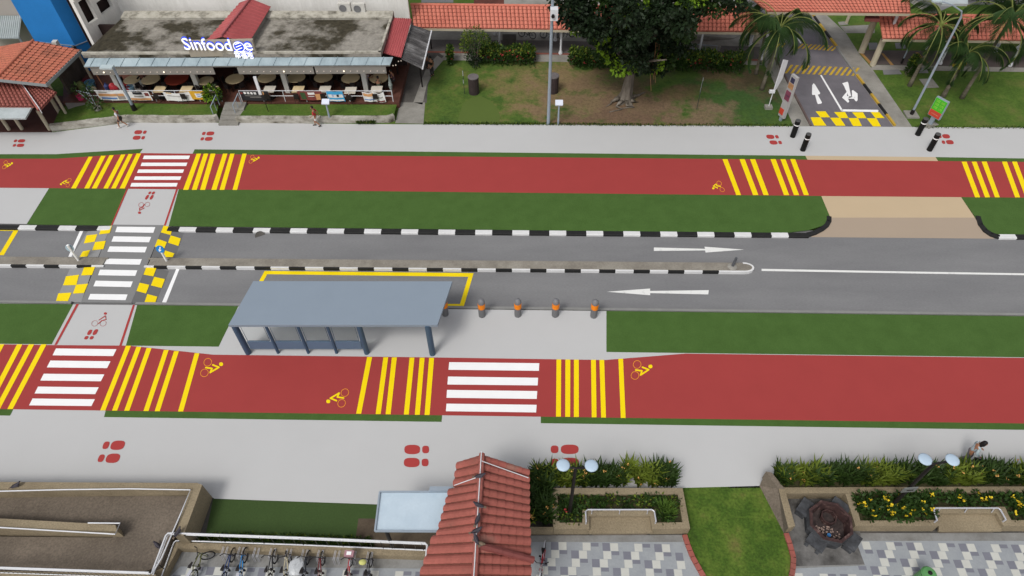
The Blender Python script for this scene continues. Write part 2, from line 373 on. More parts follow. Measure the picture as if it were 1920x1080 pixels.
kerb_curve([(1516, 445), (1530, 441), (1544, 434), (1553, 427), (1558, 418), (1558, 409)])
kerb_curve([(1827, 407), (1832, 423), (1843, 436), (1856, 444), (1872, 449)])
kerb_run([(1872, 1905, 'w'), (1905, 1942, 'b'), (1942, 1975, 'w'), (1975, 2012, 'b'), (2012, 2050, 'w')], lambda x: 449.5 + (x - 1872) * .006)
mb = MB()                                       # plain grey kerb on the near side
for x0, x1 in ((-700, 137), (257, 2600)):
    a, b = U(x0, 566 + .0125 * x0, 0), U(x1, 566 + .0125 * x1, 0); n = V(((b - a).y, -(b - a).x, 0)).normalized()
    pr = [V((0, 0, -.02)), V((0, 0, .15)), n * .16 + V((0, 0, .15)), n * .16 + V((0, 0, -.02))]
    mb.add([a + p for p in pr] + [b + p for p in pr], [[j, j + 4, (j + 1) % 4 + 4, (j + 1) % 4] for j in range(4)] + [[0, 1, 2, 3], [7, 6, 5, 4]])
struct(mb.build('kerb', KGRY))

# ---- median
def median_run(x0, x1, blocks, end=False):
    zb = .2; bk = lambda x: 481 + .0083 * x; fr = lambda x: 502 + .0088 * x
    top = MB(); k = MB()
    A = U(x0, fr(x0), 0); B = U(x1, fr(x1), 0); n = V((-(B - A).y, (B - A).x, 0)).normalized(); wd = U(x0, bk(x0), zb).y - A.y
    wd2 = U(x1, bk(x1), zb).y - B.y
    pts = [A + n * .12, B + n * .12]
    if end:
        for t in range(1, 8):
            an = -PI / 2 + PI * t / 8; c = B + n * (wd2 / 2 + .02)
            pts.append(c + V((math.cos(an) * .5, math.sin(an) * (wd2 / 2 - .1), 0)))
    pts += [B + n * (wd2 - .1), A + n * (wd - .1)]
    top.prism(pts, -.02, zb + .003); struct(top.build('median', MEDC))
    for b0, b1, c in blocks:
        for side in (0, 1):
            k.cur = 2 if side else (0 if c == 'b' else 1)
            a = U(b0, fr(b0), 0); b = U(b1, fr(b1), 0)
            if side: a += n * (lerp(wd, wd2, (b0 - x0) / (x1 - x0)) - .1); b += n * (lerp(wd, wd2, (b1 - x0) / (x1 - x0)) - .1)
            d = n * .12 if not side else n * .10
            k.slab([a + V((0, 0, zb)), b + V((0, 0, zb)), b + d + V((0, 0, zb)), a + d + V((0, 0, zb))], 0, V((0, 0, -zb - .02)))
    if end:
        k.cur = 1; c = B + n * (wd2 / 2 + .02); ring = []
        for t in range(0, 9):
            an = -PI / 2 + PI * t / 8; ring.append((V((math.cos(an) * .62, math.sin(an) * (wd2 / 2 + .02), 0)), V((math.cos(an) * .5, math.sin(an) * (wd2 / 2 - .1), 0))))
        for (o0, i0), (o1, i1) in zip(ring, ring[1:]):
            k.slab([c + o0 + V((0, 0, zb)), c + o1 + V((0, 0, zb)), c + i1 + V((0, 0, zb)), c + i0 + V((0, 0, zb))], 0, V((0, 0, -zb - .02)))
    struct(k.build('median_kerb', [KBLK, KWHT, MEDC]))
bl = []; x = -318.0
while x < 150: bl.append((x, x + 33, 'w')); bl.append((x + 33, x + 61, 'b')); x += 61.5
bl = [b for b in bl if b[0] < 150] + [(bl[-1][1], 196, 'w')]
median_run(-318, 193, bl)
bl = [(272, 290, 'w'), (290, 315, 'b')]; x = 315.0
while x < 1370: bl.append((x, x + 34, 'w')); bl.append((x + 34, x + 64.5, 'b')); x += 64.5
bl = [b for b in bl if b[1] < 1395] + [(bl[-1][1] if bl[-1][1] < 1395 else [b for b in bl if b[1] < 1395][-1][1], 1396, 'w')]
median_run(278, 1396, bl, True)

# ---- raised zebra crossing of the road with its speed-hump ramps
mb = MB(); mb.slab([U(x, y, .122) for x, y in ((209, 421), (307, 422), (246, 567.5), (152, 567))], 0, V((0, 0, -.12))); struct(mb.build('raised_crossing', HUMP))
def P4(q, z): return [U(x, y, z) for x, y in q]
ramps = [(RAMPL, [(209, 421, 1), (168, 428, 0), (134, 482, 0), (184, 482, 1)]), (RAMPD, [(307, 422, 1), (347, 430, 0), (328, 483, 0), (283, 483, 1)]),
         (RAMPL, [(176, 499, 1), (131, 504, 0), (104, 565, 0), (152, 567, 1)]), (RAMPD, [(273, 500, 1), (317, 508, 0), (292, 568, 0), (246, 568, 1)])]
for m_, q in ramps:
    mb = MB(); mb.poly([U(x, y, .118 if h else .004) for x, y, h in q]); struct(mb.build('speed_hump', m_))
hy = MB()
def onramp(q, pts):                            # paint patches on a ramp: intersect the view ray with the ramp plane
    P = [U(x, y, .118 if h else .004) for x, y, h in q]; nn = (P[1] - P[0]).cross(P[3] - P[0]).normalized()
    if nn.z < 0: nn = -nn
    out = []
    for x, y in pts:
        d = CF + CR * ((x - 960) / FPX) - CU * ((y - 540) / FPX); t = (P[0] + nn * .022 - CP).dot(nn) / d.dot(nn); out.append(CP + d * t)
    return out
z4 = lambda pts: [(a / 4, 240 + b / 4) for a, b in pts]
for p in ([(762, 743), (840, 732), (822, 788), (743, 798)], [(650, 805), (730, 796), (710, 852), (628, 866)], [(713, 855), (793, 845), (775, 908), (692, 917)], [(620, 925), (677, 914), (655, 964), (597, 966)]):
    hy.poly(onramp(ramps[0][1], z4(p)))
for p in ([(1227, 732), (1295, 745), (1280, 802), (1206, 783)], [(1280, 805), (1356, 828), (1338, 885), (1260, 860)], [(1183, 832), (1252, 855), (1228, 912), (1160, 890)], [(1238, 918), (1308, 940), (1295, 968), (1222, 968)]):
    hy.poly(onramp(ramps[1][1], z4(p)))
z5 = lambda pts: [(a / 4, 400 + b / 4) for a, b in pts]
for p in ([(630, 405), (712, 402), (690, 462), (608, 466)], [(495, 472), (593, 460), (572, 538), (473, 540)], [(570, 535), (660, 527), (630, 597), (547, 602)], [(437, 600), (537, 594), (508, 660), (419, 660)]):
    hy.poly(onramp(ramps[2][1], z5(p)))
for p in ([(1098, 400), (1173, 410), (1150, 472), (1076, 460)], [(1157, 476), (1237, 493), (1212, 560), (1131, 540)], [(1047, 520), (1120, 536), (1095, 601), (1023, 582)], [(1105, 605), (1180, 625), (1165, 669), (1083, 668)]):
    hy.poly(onramp(ramps[3][1], z5(p)))
struct(hy.build('hump_checks', YEL))
zb = [[(878, 740), (1165, 743), (1150, 786), (864, 781)], [(852, 812), (1134, 816), (1118, 857), (836, 852)], [(822, 888), (1103, 891), (1087, 933), (805, 928)], [(784, 979), (1064, 984), (1048, 1025), (768, 1020)]]
zc = [[(750, 422), (1030, 427), (1014, 469), (735, 464)], [(718, 505), (996, 511), (980, 553), (700, 547)], [(677, 604), (957, 608), (942, 651), (660, 646)]]
sheet('zebra_crossing', WHITE, [z4(p) for p in zb] + [z5(p) for p in zc], .128)
sheet('stop_line', WHITE, [z4([(608, 752), (634, 752), (536, 966), (512, 966)]), z5([(1322, 417), (1346, 417), (1246, 670), (1214, 670)])], .006)

# ---- road paint
sheet('bus_bay_line', YEL, [[(496, 508), (888, 512), (886, 519), (493, 514)], [(886, 519), (871, 569.8), (862.5, 569.8), (878, 519)], [(838, 569.8), (871, 569.8), (869.5, 575), (836, 574.5)], [(493, 514), (501, 514), (478, 556), (470, 556)],
      [(-260, 424), (35, 427.5), (34, 433), (-260, 430)], [(34, 433), (9.5, 474), (.5, 474), (25, 433)], [(.5, 474), (9.5, 474), (7, 478.5), (-260, 478.5), (-260, 474)]], .006)
sheet('lane_arrow', WWORN, [[(1226, 464), (1322, 466.5), (1321, 462.5), (1395, 468), (1323, 473.5), (1322, 469.5), (1226, 470.5)], [(1138, 547), (1219, 541), (1219, 545.5), (1329, 544), (1328, 552), (1219, 549.5), (1219, 553.5)]], .006)
sheet('centre_line', WWORN, [[(1428, 504), (1700, 509), (1920, 512.5), (2300, 518), (2300, 522), (1920, 516), (1700, 512.5), (1428, 508)]], .006)
mb = MB(); mb.tube(U(488, 442.5, .002), U(488, 442.5, .008), .32, n=14); struct(mb.build('manhole_cover', CONCD))

# ---- south side
stop_ = [(-700, 645), (0, 645.5), (97, 647), (236, 648), (246, 648.5), (400, 665), (800, 670), (1135, 675), (1285, 663), (1920, 671), (2600, 680)]
sbot = [(-700, 757), (0, 767), (1920, 794), (2600, 804)]
sgb = [(-700, 769), (0, 779), (195, 782), (828, 791), (1014, 793.5), (1920, 806), (2600, 816)]
kb = lambda x: 569 + .0125 * x
sheet('pavement', PAVE, [[(-700, kb(-700)), (2600, kb(2600))] + stop_[::-1]], ZP)
sheet('pavement', PAVE, [sbot + [(2600, 925), (1920, 917), (1460, 914), (1285, 916), (1040, 922), (1000, 950), (715, 946), (402, 935), (376, 920), (-700, 920)]], ZP)
sheet('cycle_track', RED, [stop_ + sbot[::-1]], ZR)
sheet('verge', VERGE, [[(-700, 563), (137, 570.5), (97, 645.5), (-700, 638)], [(257, 572), (447, 574), (410, 650), (236, 648)], [(1137, 583), (1920, 593), (2600, 601), (2600, 679), (1920, 670), (1137, 660)],
      cut(sbot, -700, 25) + cut(sgb, -700, 19)[::-1], cut(sbot, 198, 829) + cut(sgb, 195, 828)[::-1], cut(sbot, 1014, 2600) + cut(sgb, 1014, 2600)[::-1]], ZG)
sheet('red_edge_line', REDP, [[(143, 570), (148, 570), (106.5, 646.5), (102, 646.5)], [(249, 571.5), (253, 571.5), (228, 648), (223.5, 648)]], ZM)

# ---- paint on the cycle tracks
def bars(rows, z=ZM): return [[(a, y0), (b, y0), (d, y1), (c, y1)] for a, b, c, d, y0, y1 in rows]
N1 = [(x0 / 4, x1 / 4, x2 / 4, x3 / 4, 240 + y / 4, 353.3) for x0, x1, x2, x3, y in ((665, 695, 533, 570, 215), (758, 792, 632, 668, 208), (822, 853, 688, 725, 204), (908, 940, 775, 810, 199), (964, 995, 833, 868, 195), (1025, 1058, 897, 935, 191))]
N2 = [(a / 4, b / 4, c / 4, d / 4, 288, 356) for a, b, c, d in ((1475, 1508, 1373, 1412), (1528, 1562, 1438, 1475), (1580, 1616, 1500, 1538), (1672, 1706, 1585, 1623), (1727, 1759, 1647, 1682), (1818, 1850, 1744, 1778))]
N3 = [(1280 + a / 3, 1280 + b / 3, 1280 + c / 3, 1280 + d / 3, 298.3, 365.8) for a, b, c, d in ((224, 252, 302, 328), (320, 349, 396, 426), (379, 408, 455, 484), (494, 523, 570, 599), (550, 578, 626, 655), (605, 633, 682, 710))]
N4 = [(1280 + a / 3, 1280 + b / 3, 1280 + c / 3, 1280 + d / 3, 303, 370) for a, b, c, d in ((1569, 1597, 1645, 1673), (1626, 1653, 1701, 1729), (1682, 1710, 1757, 1784), (1796, 1824, 1870, 1898), (1853, 1880, 1928, 1956), (1945, 1972, 2020, 2048))]
S1 = [(-23 + dx, -14 + dx, -97 + dx, -86 + dx, 645, 765.5) for dx in (-40, 0)] + [(a / 6, b / 6, c / 6, d / 6, 645.5, 767) for a, b, c, d in ((-10, 48, -395, -335), (192, 252, -185, -125), (325, 384, -62, -2), (464, 524, 82, 142))]
S2 = [(160 + a / 6, 160 + b / 6, 160 + c / 6, 160 + d / 6, 630 + y / 6, 630 + y2 / 6) for a, b, c, d, y, y2 in ((458, 512, 167, 225, 109, 837), (575, 629, 300, 357, 122, 839), (690, 744, 437, 494, 134, 841), (884, 937, 654, 710, 157, 844), (998, 1052, 780, 836, 170, 846), (1230, 1283, 1043, 1100, 193, 849))]
S3 = [(600 + a / 6, 600 + b / 6, 600 + c / 6, 600 + d / 6, 640 + y / 6, 640 + y2 / 6) for a, b, c, d, y, y2 in ((530, 586, 407, 463, 176, 814), (713, 767, 626, 682, 179, 818), (809, 864, 738, 794, 180, 820), (1008, 1062, 943, 998, 182, 823), (1122, 1176, 1067, 1122, 184, 826), (1228, 1283, 1176, 1232, 185, 828))]
S4 = [(900 + a / 6, 900 + b / 6, 900 + c / 6, 900 + d / 6, 640 + y / 6, 640 + y2 / 6) for a, b, c, d, y, y2 in ((861, 913, 855, 910, 203, 847), (961, 1016, 959, 1014, 204, 849), (1057, 1111, 1056, 1112, 205, 851), (1249, 1303, 1257, 1311, 207, 855), (1344, 1397, 1363, 1417, 208, 857), (1557, 1609, 1584, 1638, 195, 862))]
for grp in (N1, N2, N3, N4, S1, S2, S3, S4): sheet('rumble_bars', YEL, bars(grp), ZM)
sheet('zebra_crossing', WHITE, [z4([(x0, y0), (x1, y0), (x1 - 10, y1), (x0 - 10, y1)]) for x0, x1, y0, y1 in ((1081, 1425, 207, 233), (1064, 1406, 260, 285), (1038, 1381, 311, 336), (1014, 1360, 363, 389), (987, 1333, 412, 439))], ZM)
sheet('zebra_crossing', WHITE, [[(a / 6, 630 + y / 6), (b / 6, 630 + (y + 8) / 6), ((b - 39) / 6, 630 + (y + 85) / 6), ((a - 39) / 6, 630 + (y + 77) / 6)] for a, b, y in ((630, 1311, 140), (566, 1243, 276), (492, 1173, 424), (428, 1110, 569), (366, 1067, 703))], ZM)
sheet('zebra_crossing', WHITE, [[(842.3, 679), (1011.2, 681), (1010.5, 695.3), (841, 693.3)], [(840, 706), (1009, 708.3), (1008, 722.6), (839, 721)], [(838.2, 731), (1007.3, 733.2), (1006.3, 748), (837.2, 745.8)], [(837.2, 756.8), (1006.2, 759), (1005.2, 773.3), (836, 771)]], ZM)
def ell(cx, cy, rx, ry, sh=0, n=18, e=.8, rot=0):
    o = []
    for i in range(n):
        t = 2 * PI * i / n; a, b = math.cos(t), math.sin(t)
        x = rx * math.copysign(abs(a) ** e, a); y = ry * math.copysign(abs(b) ** e, b)
        x, y = x * math.cos(rot) - y * math.sin(rot), x * math.sin(rot) + y * math.cos(rot)
        o.append((cx + x - sh * y, cy + y))
    return o
def feet(x0, y0, x1, y1, big='L', sh=0, sk=0):  # pair of shoe prints; big: side of the sole
    wd, ht = x1 - x0, y1 - y0; q = []
    for r in (0, 1):
        cy = y0 + ht * (.21 if r == 0 else .79); dx = -sk * r + max(sk, 0)
        wd2 = wd - abs(sk); xx = x0 + dx + (0 if sk >= 0 else 0)
        for b, a, c in ((1, 0, .64), (0, .72, 1)) if big == 'L' else ((0, 0, .28), (1, .36, 1)):
            q.append(ell(xx + wd2 * (a + c) / 2, cy, wd2 * (c - a) / 2, ht * (.21 if b else .17), sh, e=.72))
    sheet('footprint_marking', REDP, q, ZM)
feet(184, 826, 233.5, 868, 'R', .35, 9); feet(757, 834, 804.5, 876, 'L', 0, 1); feet(1032.5, 833.5, 1085.5, 876, 'R', 0, -.5)
feet(24, 261, 47, 275.5, 'R', .5, 2); feet(249, 244, 274.5, 262, 'L', .35, 3); feet(376, 246.5, 401.5, 264, 'R', .35, 3); feet(1437, 252.5, 1466, 271, 'L', -.35, -6); feet(1759, 251.5, 1788, 270.5, 'R', -.35, -7)
sheet('footprint_marking', REDP, [z4(ell(1123, 486, 10, 10, .5)), z4(ell(1150, 487, 11, 11, .5)), z4(ell(1102, 519, 11, 18, .5)), z4(ell(1137, 519, 11, 18, .5))], ZM)
sheet('footprint_marking', REDP, [z5(ell(672, 892, 15, 20, .5)), z5(ell(714, 891, 16, 22, .5)), z5(ell(647, 933, 14, 13, .4)), z5(ell(687, 933, 14, 13, .4))], ZM)
def stroke(pts, r):                             # flat polyline with round ends, pixel plane
    out = []
    for (x0, y0), (x1, y1) in zip(pts, pts[1:]):
        L = math.hypot(x1 - x0, y1 - y0) or 1; nx, ny = -(y1 - y0) / L * r, (x1 - x0) / L * r
        a = math.atan2(y1 - y0, x1 - x0); p = []
        for k in range(7): t = a + PI / 2 + PI * k / 6; p.append((x0 + r * math.cos(t), y0 + r * math.sin(t)))
        for k in range(7): t = a - PI / 2 + PI * k / 6; p.append((x1 + r * math.cos(t), y1 + r * math.sin(t)))
        out.append(p)
    return out
def ringpx(c, rx, ry, w, rot=0, n=20):
    a = ell(c[0], c[1], rx + w / 2, ry + w / 2, 0, n, 1, rot); b = ell(c[0], c[1], rx - w / 2, ry - w / 2, 0, n, 1, rot)
    return [[a[i], a[(i + 1) % n], b[(i + 1) % n], b[i]] for i in range(n)]
def cyclist(T, mats, r=1.5, w=.9, wh=(7.6, 6.8), rot=-.75):     # T maps symbol coordinates to the photograph's
    body = [[T(*p) for p in pl] for pl in ([(95, 235), (165, 245), (145, 290), (243, 232), (175, 205)],)]
    mb = MB()
    for i, pl in enumerate(body):
        for j, s in enumerate(stroke(pl, r)): mb.poly([U(x, y, ZM + .001 * j) for x, y in s])
    mb.poly([U(x, y, ZM) for x, y in ell(*T(267, 197), r * 2.5, r * 2.3)])
    mb.cur = 1
    for c in ((117, 175), (80, 295)):
        for s in ringpx(T(*c), wh[0], wh[1], w, rot): mb.poly([U(x, y, ZM) for x, y in s])
    struct(mb.build('cyclist_marking', mats))
YY = [YEL, ORANGEP]; RRD = [REDP, REDP]
cyclist(lambda x, y: (370 + x / 6, 650 + y / 6), YY)
cyclist(lambda x, y: (600 + 200 / 6 - (x - 160) / 6, 640 + 637 / 6 - (y - 235) / 6), YY)
cyclist(lambda x, y: (900 + (1700 + (x - 40) * .98 + (300 - y) * -.10 + 5) / 6, 640 + (217 + (y - 133) * 1.03) / 6), YY, wh=(7.4, 7.2))
for ax, ay, k, fl in ((1.5, 300, .078, 1), (464, 289.5, .078, 1), (134, 353, .085, -1)):
    if fl > 0: cyclist(lambda x, y: (ax + x * k, ay + (y - 115) * k * .95), YY, .75, .6, (3.6, 3.0))
    else: cyclist(lambda x, y: (137 - x * k, 352 - (y - 115) * k * .95), YY, .75, .6, (3.6, 3.0))
mb = MB()
for j, s in enumerate(stroke([(1337.5, 349), (1342.5, 345), (1344.5, 348.5), (1351, 349.5)], .9) + stroke([(1337.5, 349), (1345.5, 352.5)], .9)): mb.poly([U(x, y, ZM + .001 * j) for x, y in s])
mb.poly([U(x, y, ZM) for x, y in ell(1337.5, 353, 2.2, 1.8)]); mb.cur = 1
for c in ((1348.5, 343.5), (1354, 355.5)):
    for s in ringpx(c, 4.6, 3.6, .7, .6): mb.poly([U(x, y, ZM) for x, y in s])
struct(mb.build('cyclist_marking', YY))
def redcyc(T, strokes, head, wheels, wr):
    mb = MB()
    for j, s in enumerate(sum([stroke([T(p) for p in q], .75) for q in strokes], [])): mb.poly([U(x, y, ZM + .001 * j) for x, y in s])
    mb.poly([U(x, y, ZM) for x, y in ell(*T(head), 2.8, 2.3)])
    for c in wheels:
        for s in ringpx(T(c), wr[0], wr[1], .55, -.5): mb.poly([U(x, y, ZM) for x, y in s])
    struct(mb.build('cyclist_marking', REDP))
T4 = lambda p: (p[0] / 4, 240 + p[1] / 4); T5 = lambda p: (p[0] / 4, 400 + p[1] / 4)
redcyc(T5, [[(738, 828), (760, 806), (795, 795), (790, 768), (742, 800)]], (790, 751), [(710, 825), (773, 825)], (6, 5))
redcyc(T4, [[(1084, 572), (1068, 596), (1046, 600), (1046, 618), (1080, 600)]], (1046, 635), [(1058, 575), (1105, 573)], (4.8, 3.9))
# ================================================================ NORTH SIDE: lawns, side road, paved areas (setting)
ZL = .10
mb = MB(); a = U(-900, 252, ZL); b = U(2900, 250, ZL)
mb.poly([V((a.x, a.y, ZL))] + [U(x, y + .6, ZL) for x, y in ntop[1:-1]] + [V((b.x, b.y, ZL)), V((140, 200, ZL)), V((-140, 200, ZL))]); struct(mb.build('lawn', GRASSG))
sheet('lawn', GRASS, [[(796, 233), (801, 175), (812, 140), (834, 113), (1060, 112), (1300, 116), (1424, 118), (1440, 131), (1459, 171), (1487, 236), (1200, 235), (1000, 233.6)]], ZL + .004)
sheet('lawn', M('plain_turf', (88, 106, 48), .03, .8, .95), [[(856, 232), (868, 195), (884, 183), (902, 180), (918, 188), (932, 202), (938, 218), (935, 233)]], ZL + .012)
# paved strip in front of and under the covered walkway
sheet('pavement', CONC, [[(790, 112), (1430, 122), (1420, 60), (1050, 50), (770, 45)]], ZL + .006)
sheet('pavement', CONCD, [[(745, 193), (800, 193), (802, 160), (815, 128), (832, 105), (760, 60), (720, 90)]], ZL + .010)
sheet('pavement', CONC, [[(741, 231), (794, 232), (797, 192), (750, 192)], [(792, 196), (800, 160), (812, 135), (832, 112), (820, 104), (800, 125), (775, 192)]], ZL + .014)
# side road
lft = [(1523, 237), (1455, 109), (1430, 62), (1385, -30), (1330, -140)]; rgt = [(1675, 238), (1604, 142), (1565, 87), (1535, 47), (1480, -30), (1400, -140)]
sheet('side_road', ASPH2, [lft + rgt[::-1]], ZL + .010)
sheet('pavement', CONC, [[(1675, 238), (1604, 142), (1565, 87), (1535, 47), (1500, 0), (1525, 0), (1552, 30), (1586, 62), (1612, 102), (1636, 130), (1711, 239)],
      [(1487, 236), (1483, 225), (1459, 171), (1440, 131), (1424, 110), (1412, 80), (1428, 62), (1455, 109), (1522, 237)], [(1575, 49), (1640, 46), (1640, 62), (1586, 62)]], ZL + .014)
ZS = ZL + .018
z6 = lambda pts: [(1440 + a / 5.333, 90 + b / 5.333) for a, b in pts]
sheet('hump_checks', YEL, [z6(p) for p in ([(475, 633), (575, 633), (620, 693), (525, 693)], [(660, 640), (770, 640), (805, 700), (715, 700)], [(840, 643), (950, 643), (985, 702), (895, 702)], [(1025, 640), (1110, 640), (1165, 700), (1075, 700)],
      [(425, 693), (525, 693), (585, 776), (460, 776)], [(620, 697), (720, 697), (775, 777), (680, 777)], [(805, 700), (900, 700), (940, 780), (850, 780)], [(985, 702), (1085, 702), (1130, 784), (1050, 784)])], ZS)
sheet('lane_arrow', WHITE, [z6([(455, 352), (470, 365), (522, 450), (515, 462), (497, 466), (540, 545), (532, 556), (500, 560), (492, 548), (470, 468), (445, 470), (440, 460), (442, 372)]),
      z6([(742, 352), (795, 336), (803, 348), (828, 470), (840, 492), (800, 500), (805, 480), (760, 380)]), z6([(740, 495), (785, 440), (792, 448), (790, 480), (870, 486), (868, 508), (800, 506), (812, 535), (800, 548)]), z6([(838, 425), (850, 420), (896, 455), (896, 520), (884, 534), (872, 528), (850, 490), (840, 478)])], ZS)
sheet('centre_line', WHITE, [z6([(520, 272), (536, 268), (750, 625), (733, 632)]), [(1460, 18), (1464, 18), (1503, 81), (1500, 81)]], ZS)
sheet('stop_line', WHITE, [z6([(735, 613), (1098, 618), (1106, 628), (1098, 640), (735, 634)])], ZS)
st = []
for k in range(13):
    b_ = 1471.5 + k * 10.4; t_ = b_ + 11
    st.append([(t_, 121.5 + k * .45), (t_ + 5, 121.6 + k * .45), (b_ + 4.5, 137.5 + k * .4), (b_ - .5, 137.5 + k * .4)])
for k in range(9):
    b_ = 1494 + k * 7.9; t_ = b_ + 10
    if b_ < 1566: st.append([(t_, 82 + k * .55), (t_ + 4, 82 + k * .55), (b_ + 4, 91 + k * .55), (b_, 91 + k * .55)])
for k in range(3): st.append([(1452 + k * 9, 81), (1456 + k * 9, 81), (1449 + k * 9, 89), (1445 + k * 9, 89)])
sheet('hump_stripes', YWORN, st, ZS)
def small_kerb(pts, z0, w_, h_, mats, seg=None):
    mb = MB(); P = [U(x, y, z0) for x, y in pts]; i = 0
    for a, b in zip(P, P[1:]):
        L = (b - a).length; k = max(1, round(L / seg)) if seg else 1; n = V((-(b - a).y, (b - a).x, 0)).normalized() * w_
        for j in range(k):
            p, q = a.lerp(b, j / k), a.lerp(b, (j + 1) / k); mb.cur = i % len(mats); i += 1
            mb.slab([p + V((0, 0, h_)), q + V((0, 0, h_)), q + n + V((0, 0, h_)), p + n + V((0, 0, h_))], 0, V((0, 0, -h_ - .04)))
    return struct(mb.build('kerb', mats))
KY = M('kerb_dull_yellow', (196, 160, 60), .15, 1.5, .8)
small_kerb([(1675, 237), (1604, 142)], ZL, -.16, .15, [KY, KBLK], 1.3)
small_kerb([(1604, 142), (1566, 88)], ZL, -.14, .10, [KGRY])
small_kerb([(1566, 88), (1535, 47), (1505, 5)], ZL, -.16, .15, [KY, KBLK], 1.3)
small_kerb([(1522, 237), (1455, 109)], ZL, .14, .1, [M('kerb_brown', (104, 88, 84), .2, 1, .9)])
# drain covers and concrete pads in the lawns
sheet('drain_cover', ASPH, [[(1655, 131), (1685, 130), (1691, 139), (1657, 140)], [(1715, 127), (1738, 127), (1741, 137), (1720, 137)], [(1628, 80), (1645, 80), (1646, 93), (1630, 93)], [(1678, 80), (1695, 80), (1700, 91), (1680, 91)]], ZL + .02)
sheet('concrete_pad', CONC, [[(1723, 148), (1748, 147), (1761, 164), (1736, 165)], [(1571, 41), (1585, 40), (1591, 46), (1574, 48)]], ZL + .02)
# far corner: car park, lane and ground past the covered walkways
sheet('car_park', ASPH, [[(1700, 2), (1760, 22), (1790, 9), (2200, 6), (2300, -60), (1650, -60)], [(1370, 8), (1385, -5), (1500, -60), (1430, -60), (1340, -10)], [(790, 5), (850, 5), (850, -40), (790, -40)]], ZL + .012)
sheet('pavement', CONC, [[(850, 8), (1010, 8), (1330, 12), (1390, 12), (1290, -30), (1020, -40), (870, -40)], [(1690, -4), (1702, 2), (1738, 24), (1765, 25), (1762, 20), (1745, 18), (1710, -4)]], ZL + .016)
sheet('lawn', GRASSG, [[(850, 6), (900, 6), (900, -6), (850, -6)], [(1300, 14), (1350, 14), (1345, 4), (1290, 2)]], ZL + .02)
sheet('flower_bed', M3('brown_mulch', [(.3, (84, 50, 42)), (.7, (112, 66, 56))], 1, .9, .2, 8), [[(888, 7), (945, 7), (945, -8), (890, -8)]], ZL + .024)

# ================================================================ tiled roofs
def tile_roof(mb, r0, r1, e1, e0, per=.32, course=.36, amp=.05, step=.045, th=.06):
    """ridge r0->r1, eave e0->e1: rows of interlocking tiles"""
    r0, r1, e0, e1 = V(r0), V(r1), V(e0), V(e1)
    nn = (r1 - r0).cross(e0 - r0); nn.normalize()
    if nn.z < 0: nn = -nn
    L = max((r1 - r0).length, (e1 - e0).length); D = max((e0 - r0).length, (e1 - r1).length)
    nu = max(2, int(round(L / per))); nv = max(1, int(round(D / course)))
    pr = [(0.0, -.6), (.18, .55), (.42, 1), (.68, .6), (.86, -.5)]; us = [((i + a) / nu, h) for i in range(nu) for a, h in pr] + [(1.0, -.6)]
    vs = []; n = len(us)
    for j in range(nv):
        for v, lift in ((j / nv, 0.0), ((j + 1) / nv, step)):
            for u, h in us:
                p = r0.lerp(r1, u).lerp(e0.lerp(e1, u), v); vs.append(p + nn * (h * amp + lift))
    rows = 2 * nv; o = len(mb.v); mb.v += vs                # tile overlaps and valleys painted dark for grime and the shade between them
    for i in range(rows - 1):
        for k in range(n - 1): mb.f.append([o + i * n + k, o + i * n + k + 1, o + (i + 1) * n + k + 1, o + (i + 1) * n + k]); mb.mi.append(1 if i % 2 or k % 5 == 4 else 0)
    mb.slab([r0 - nn * amp, r1 - nn * amp, e1 - nn * amp, e0 - nn * amp], th)
def ridge_cap(mb, a, b, r=.11):
    a, b = V(a), V(b); k = max(2, int((b - a).length / .4)); pts = []
    for i in range(k): mb.tube(a.lerp(b, i / k), a.lerp(b, (i + 1) / k), r * .92, r * 1.08, 8)
def corrug(mb, a, b, c, d, per=.2, amp=.03):      # a->b along the top edge, d->c along the bottom edge, corrugations run from top to bottom
    a, b, c, d = V(a), V(b), V(c), V(d); nn = (b - a).cross(d - a).normalized()
    if nn.z < 0: nn = -nn
    k = max(4, int((b - a).length / per) * 4); vs = []
    for i in range(k + 1):
        u = i / k; h = amp * (1 if i % 4 in (1, 2) else -1)
        for t in (0, 1): vs.append((a.lerp(b, u) if t == 0 else d.lerp(c, u)) + nn * h)
    mb.add(vs, [[2 * i, 2 * i + 1, 2 * i + 3, 2 * i + 2] for i in range(k)]); mb.slab([a - nn * amp, b - nn * amp, c - nn * amp, d - nn * amp], .03)

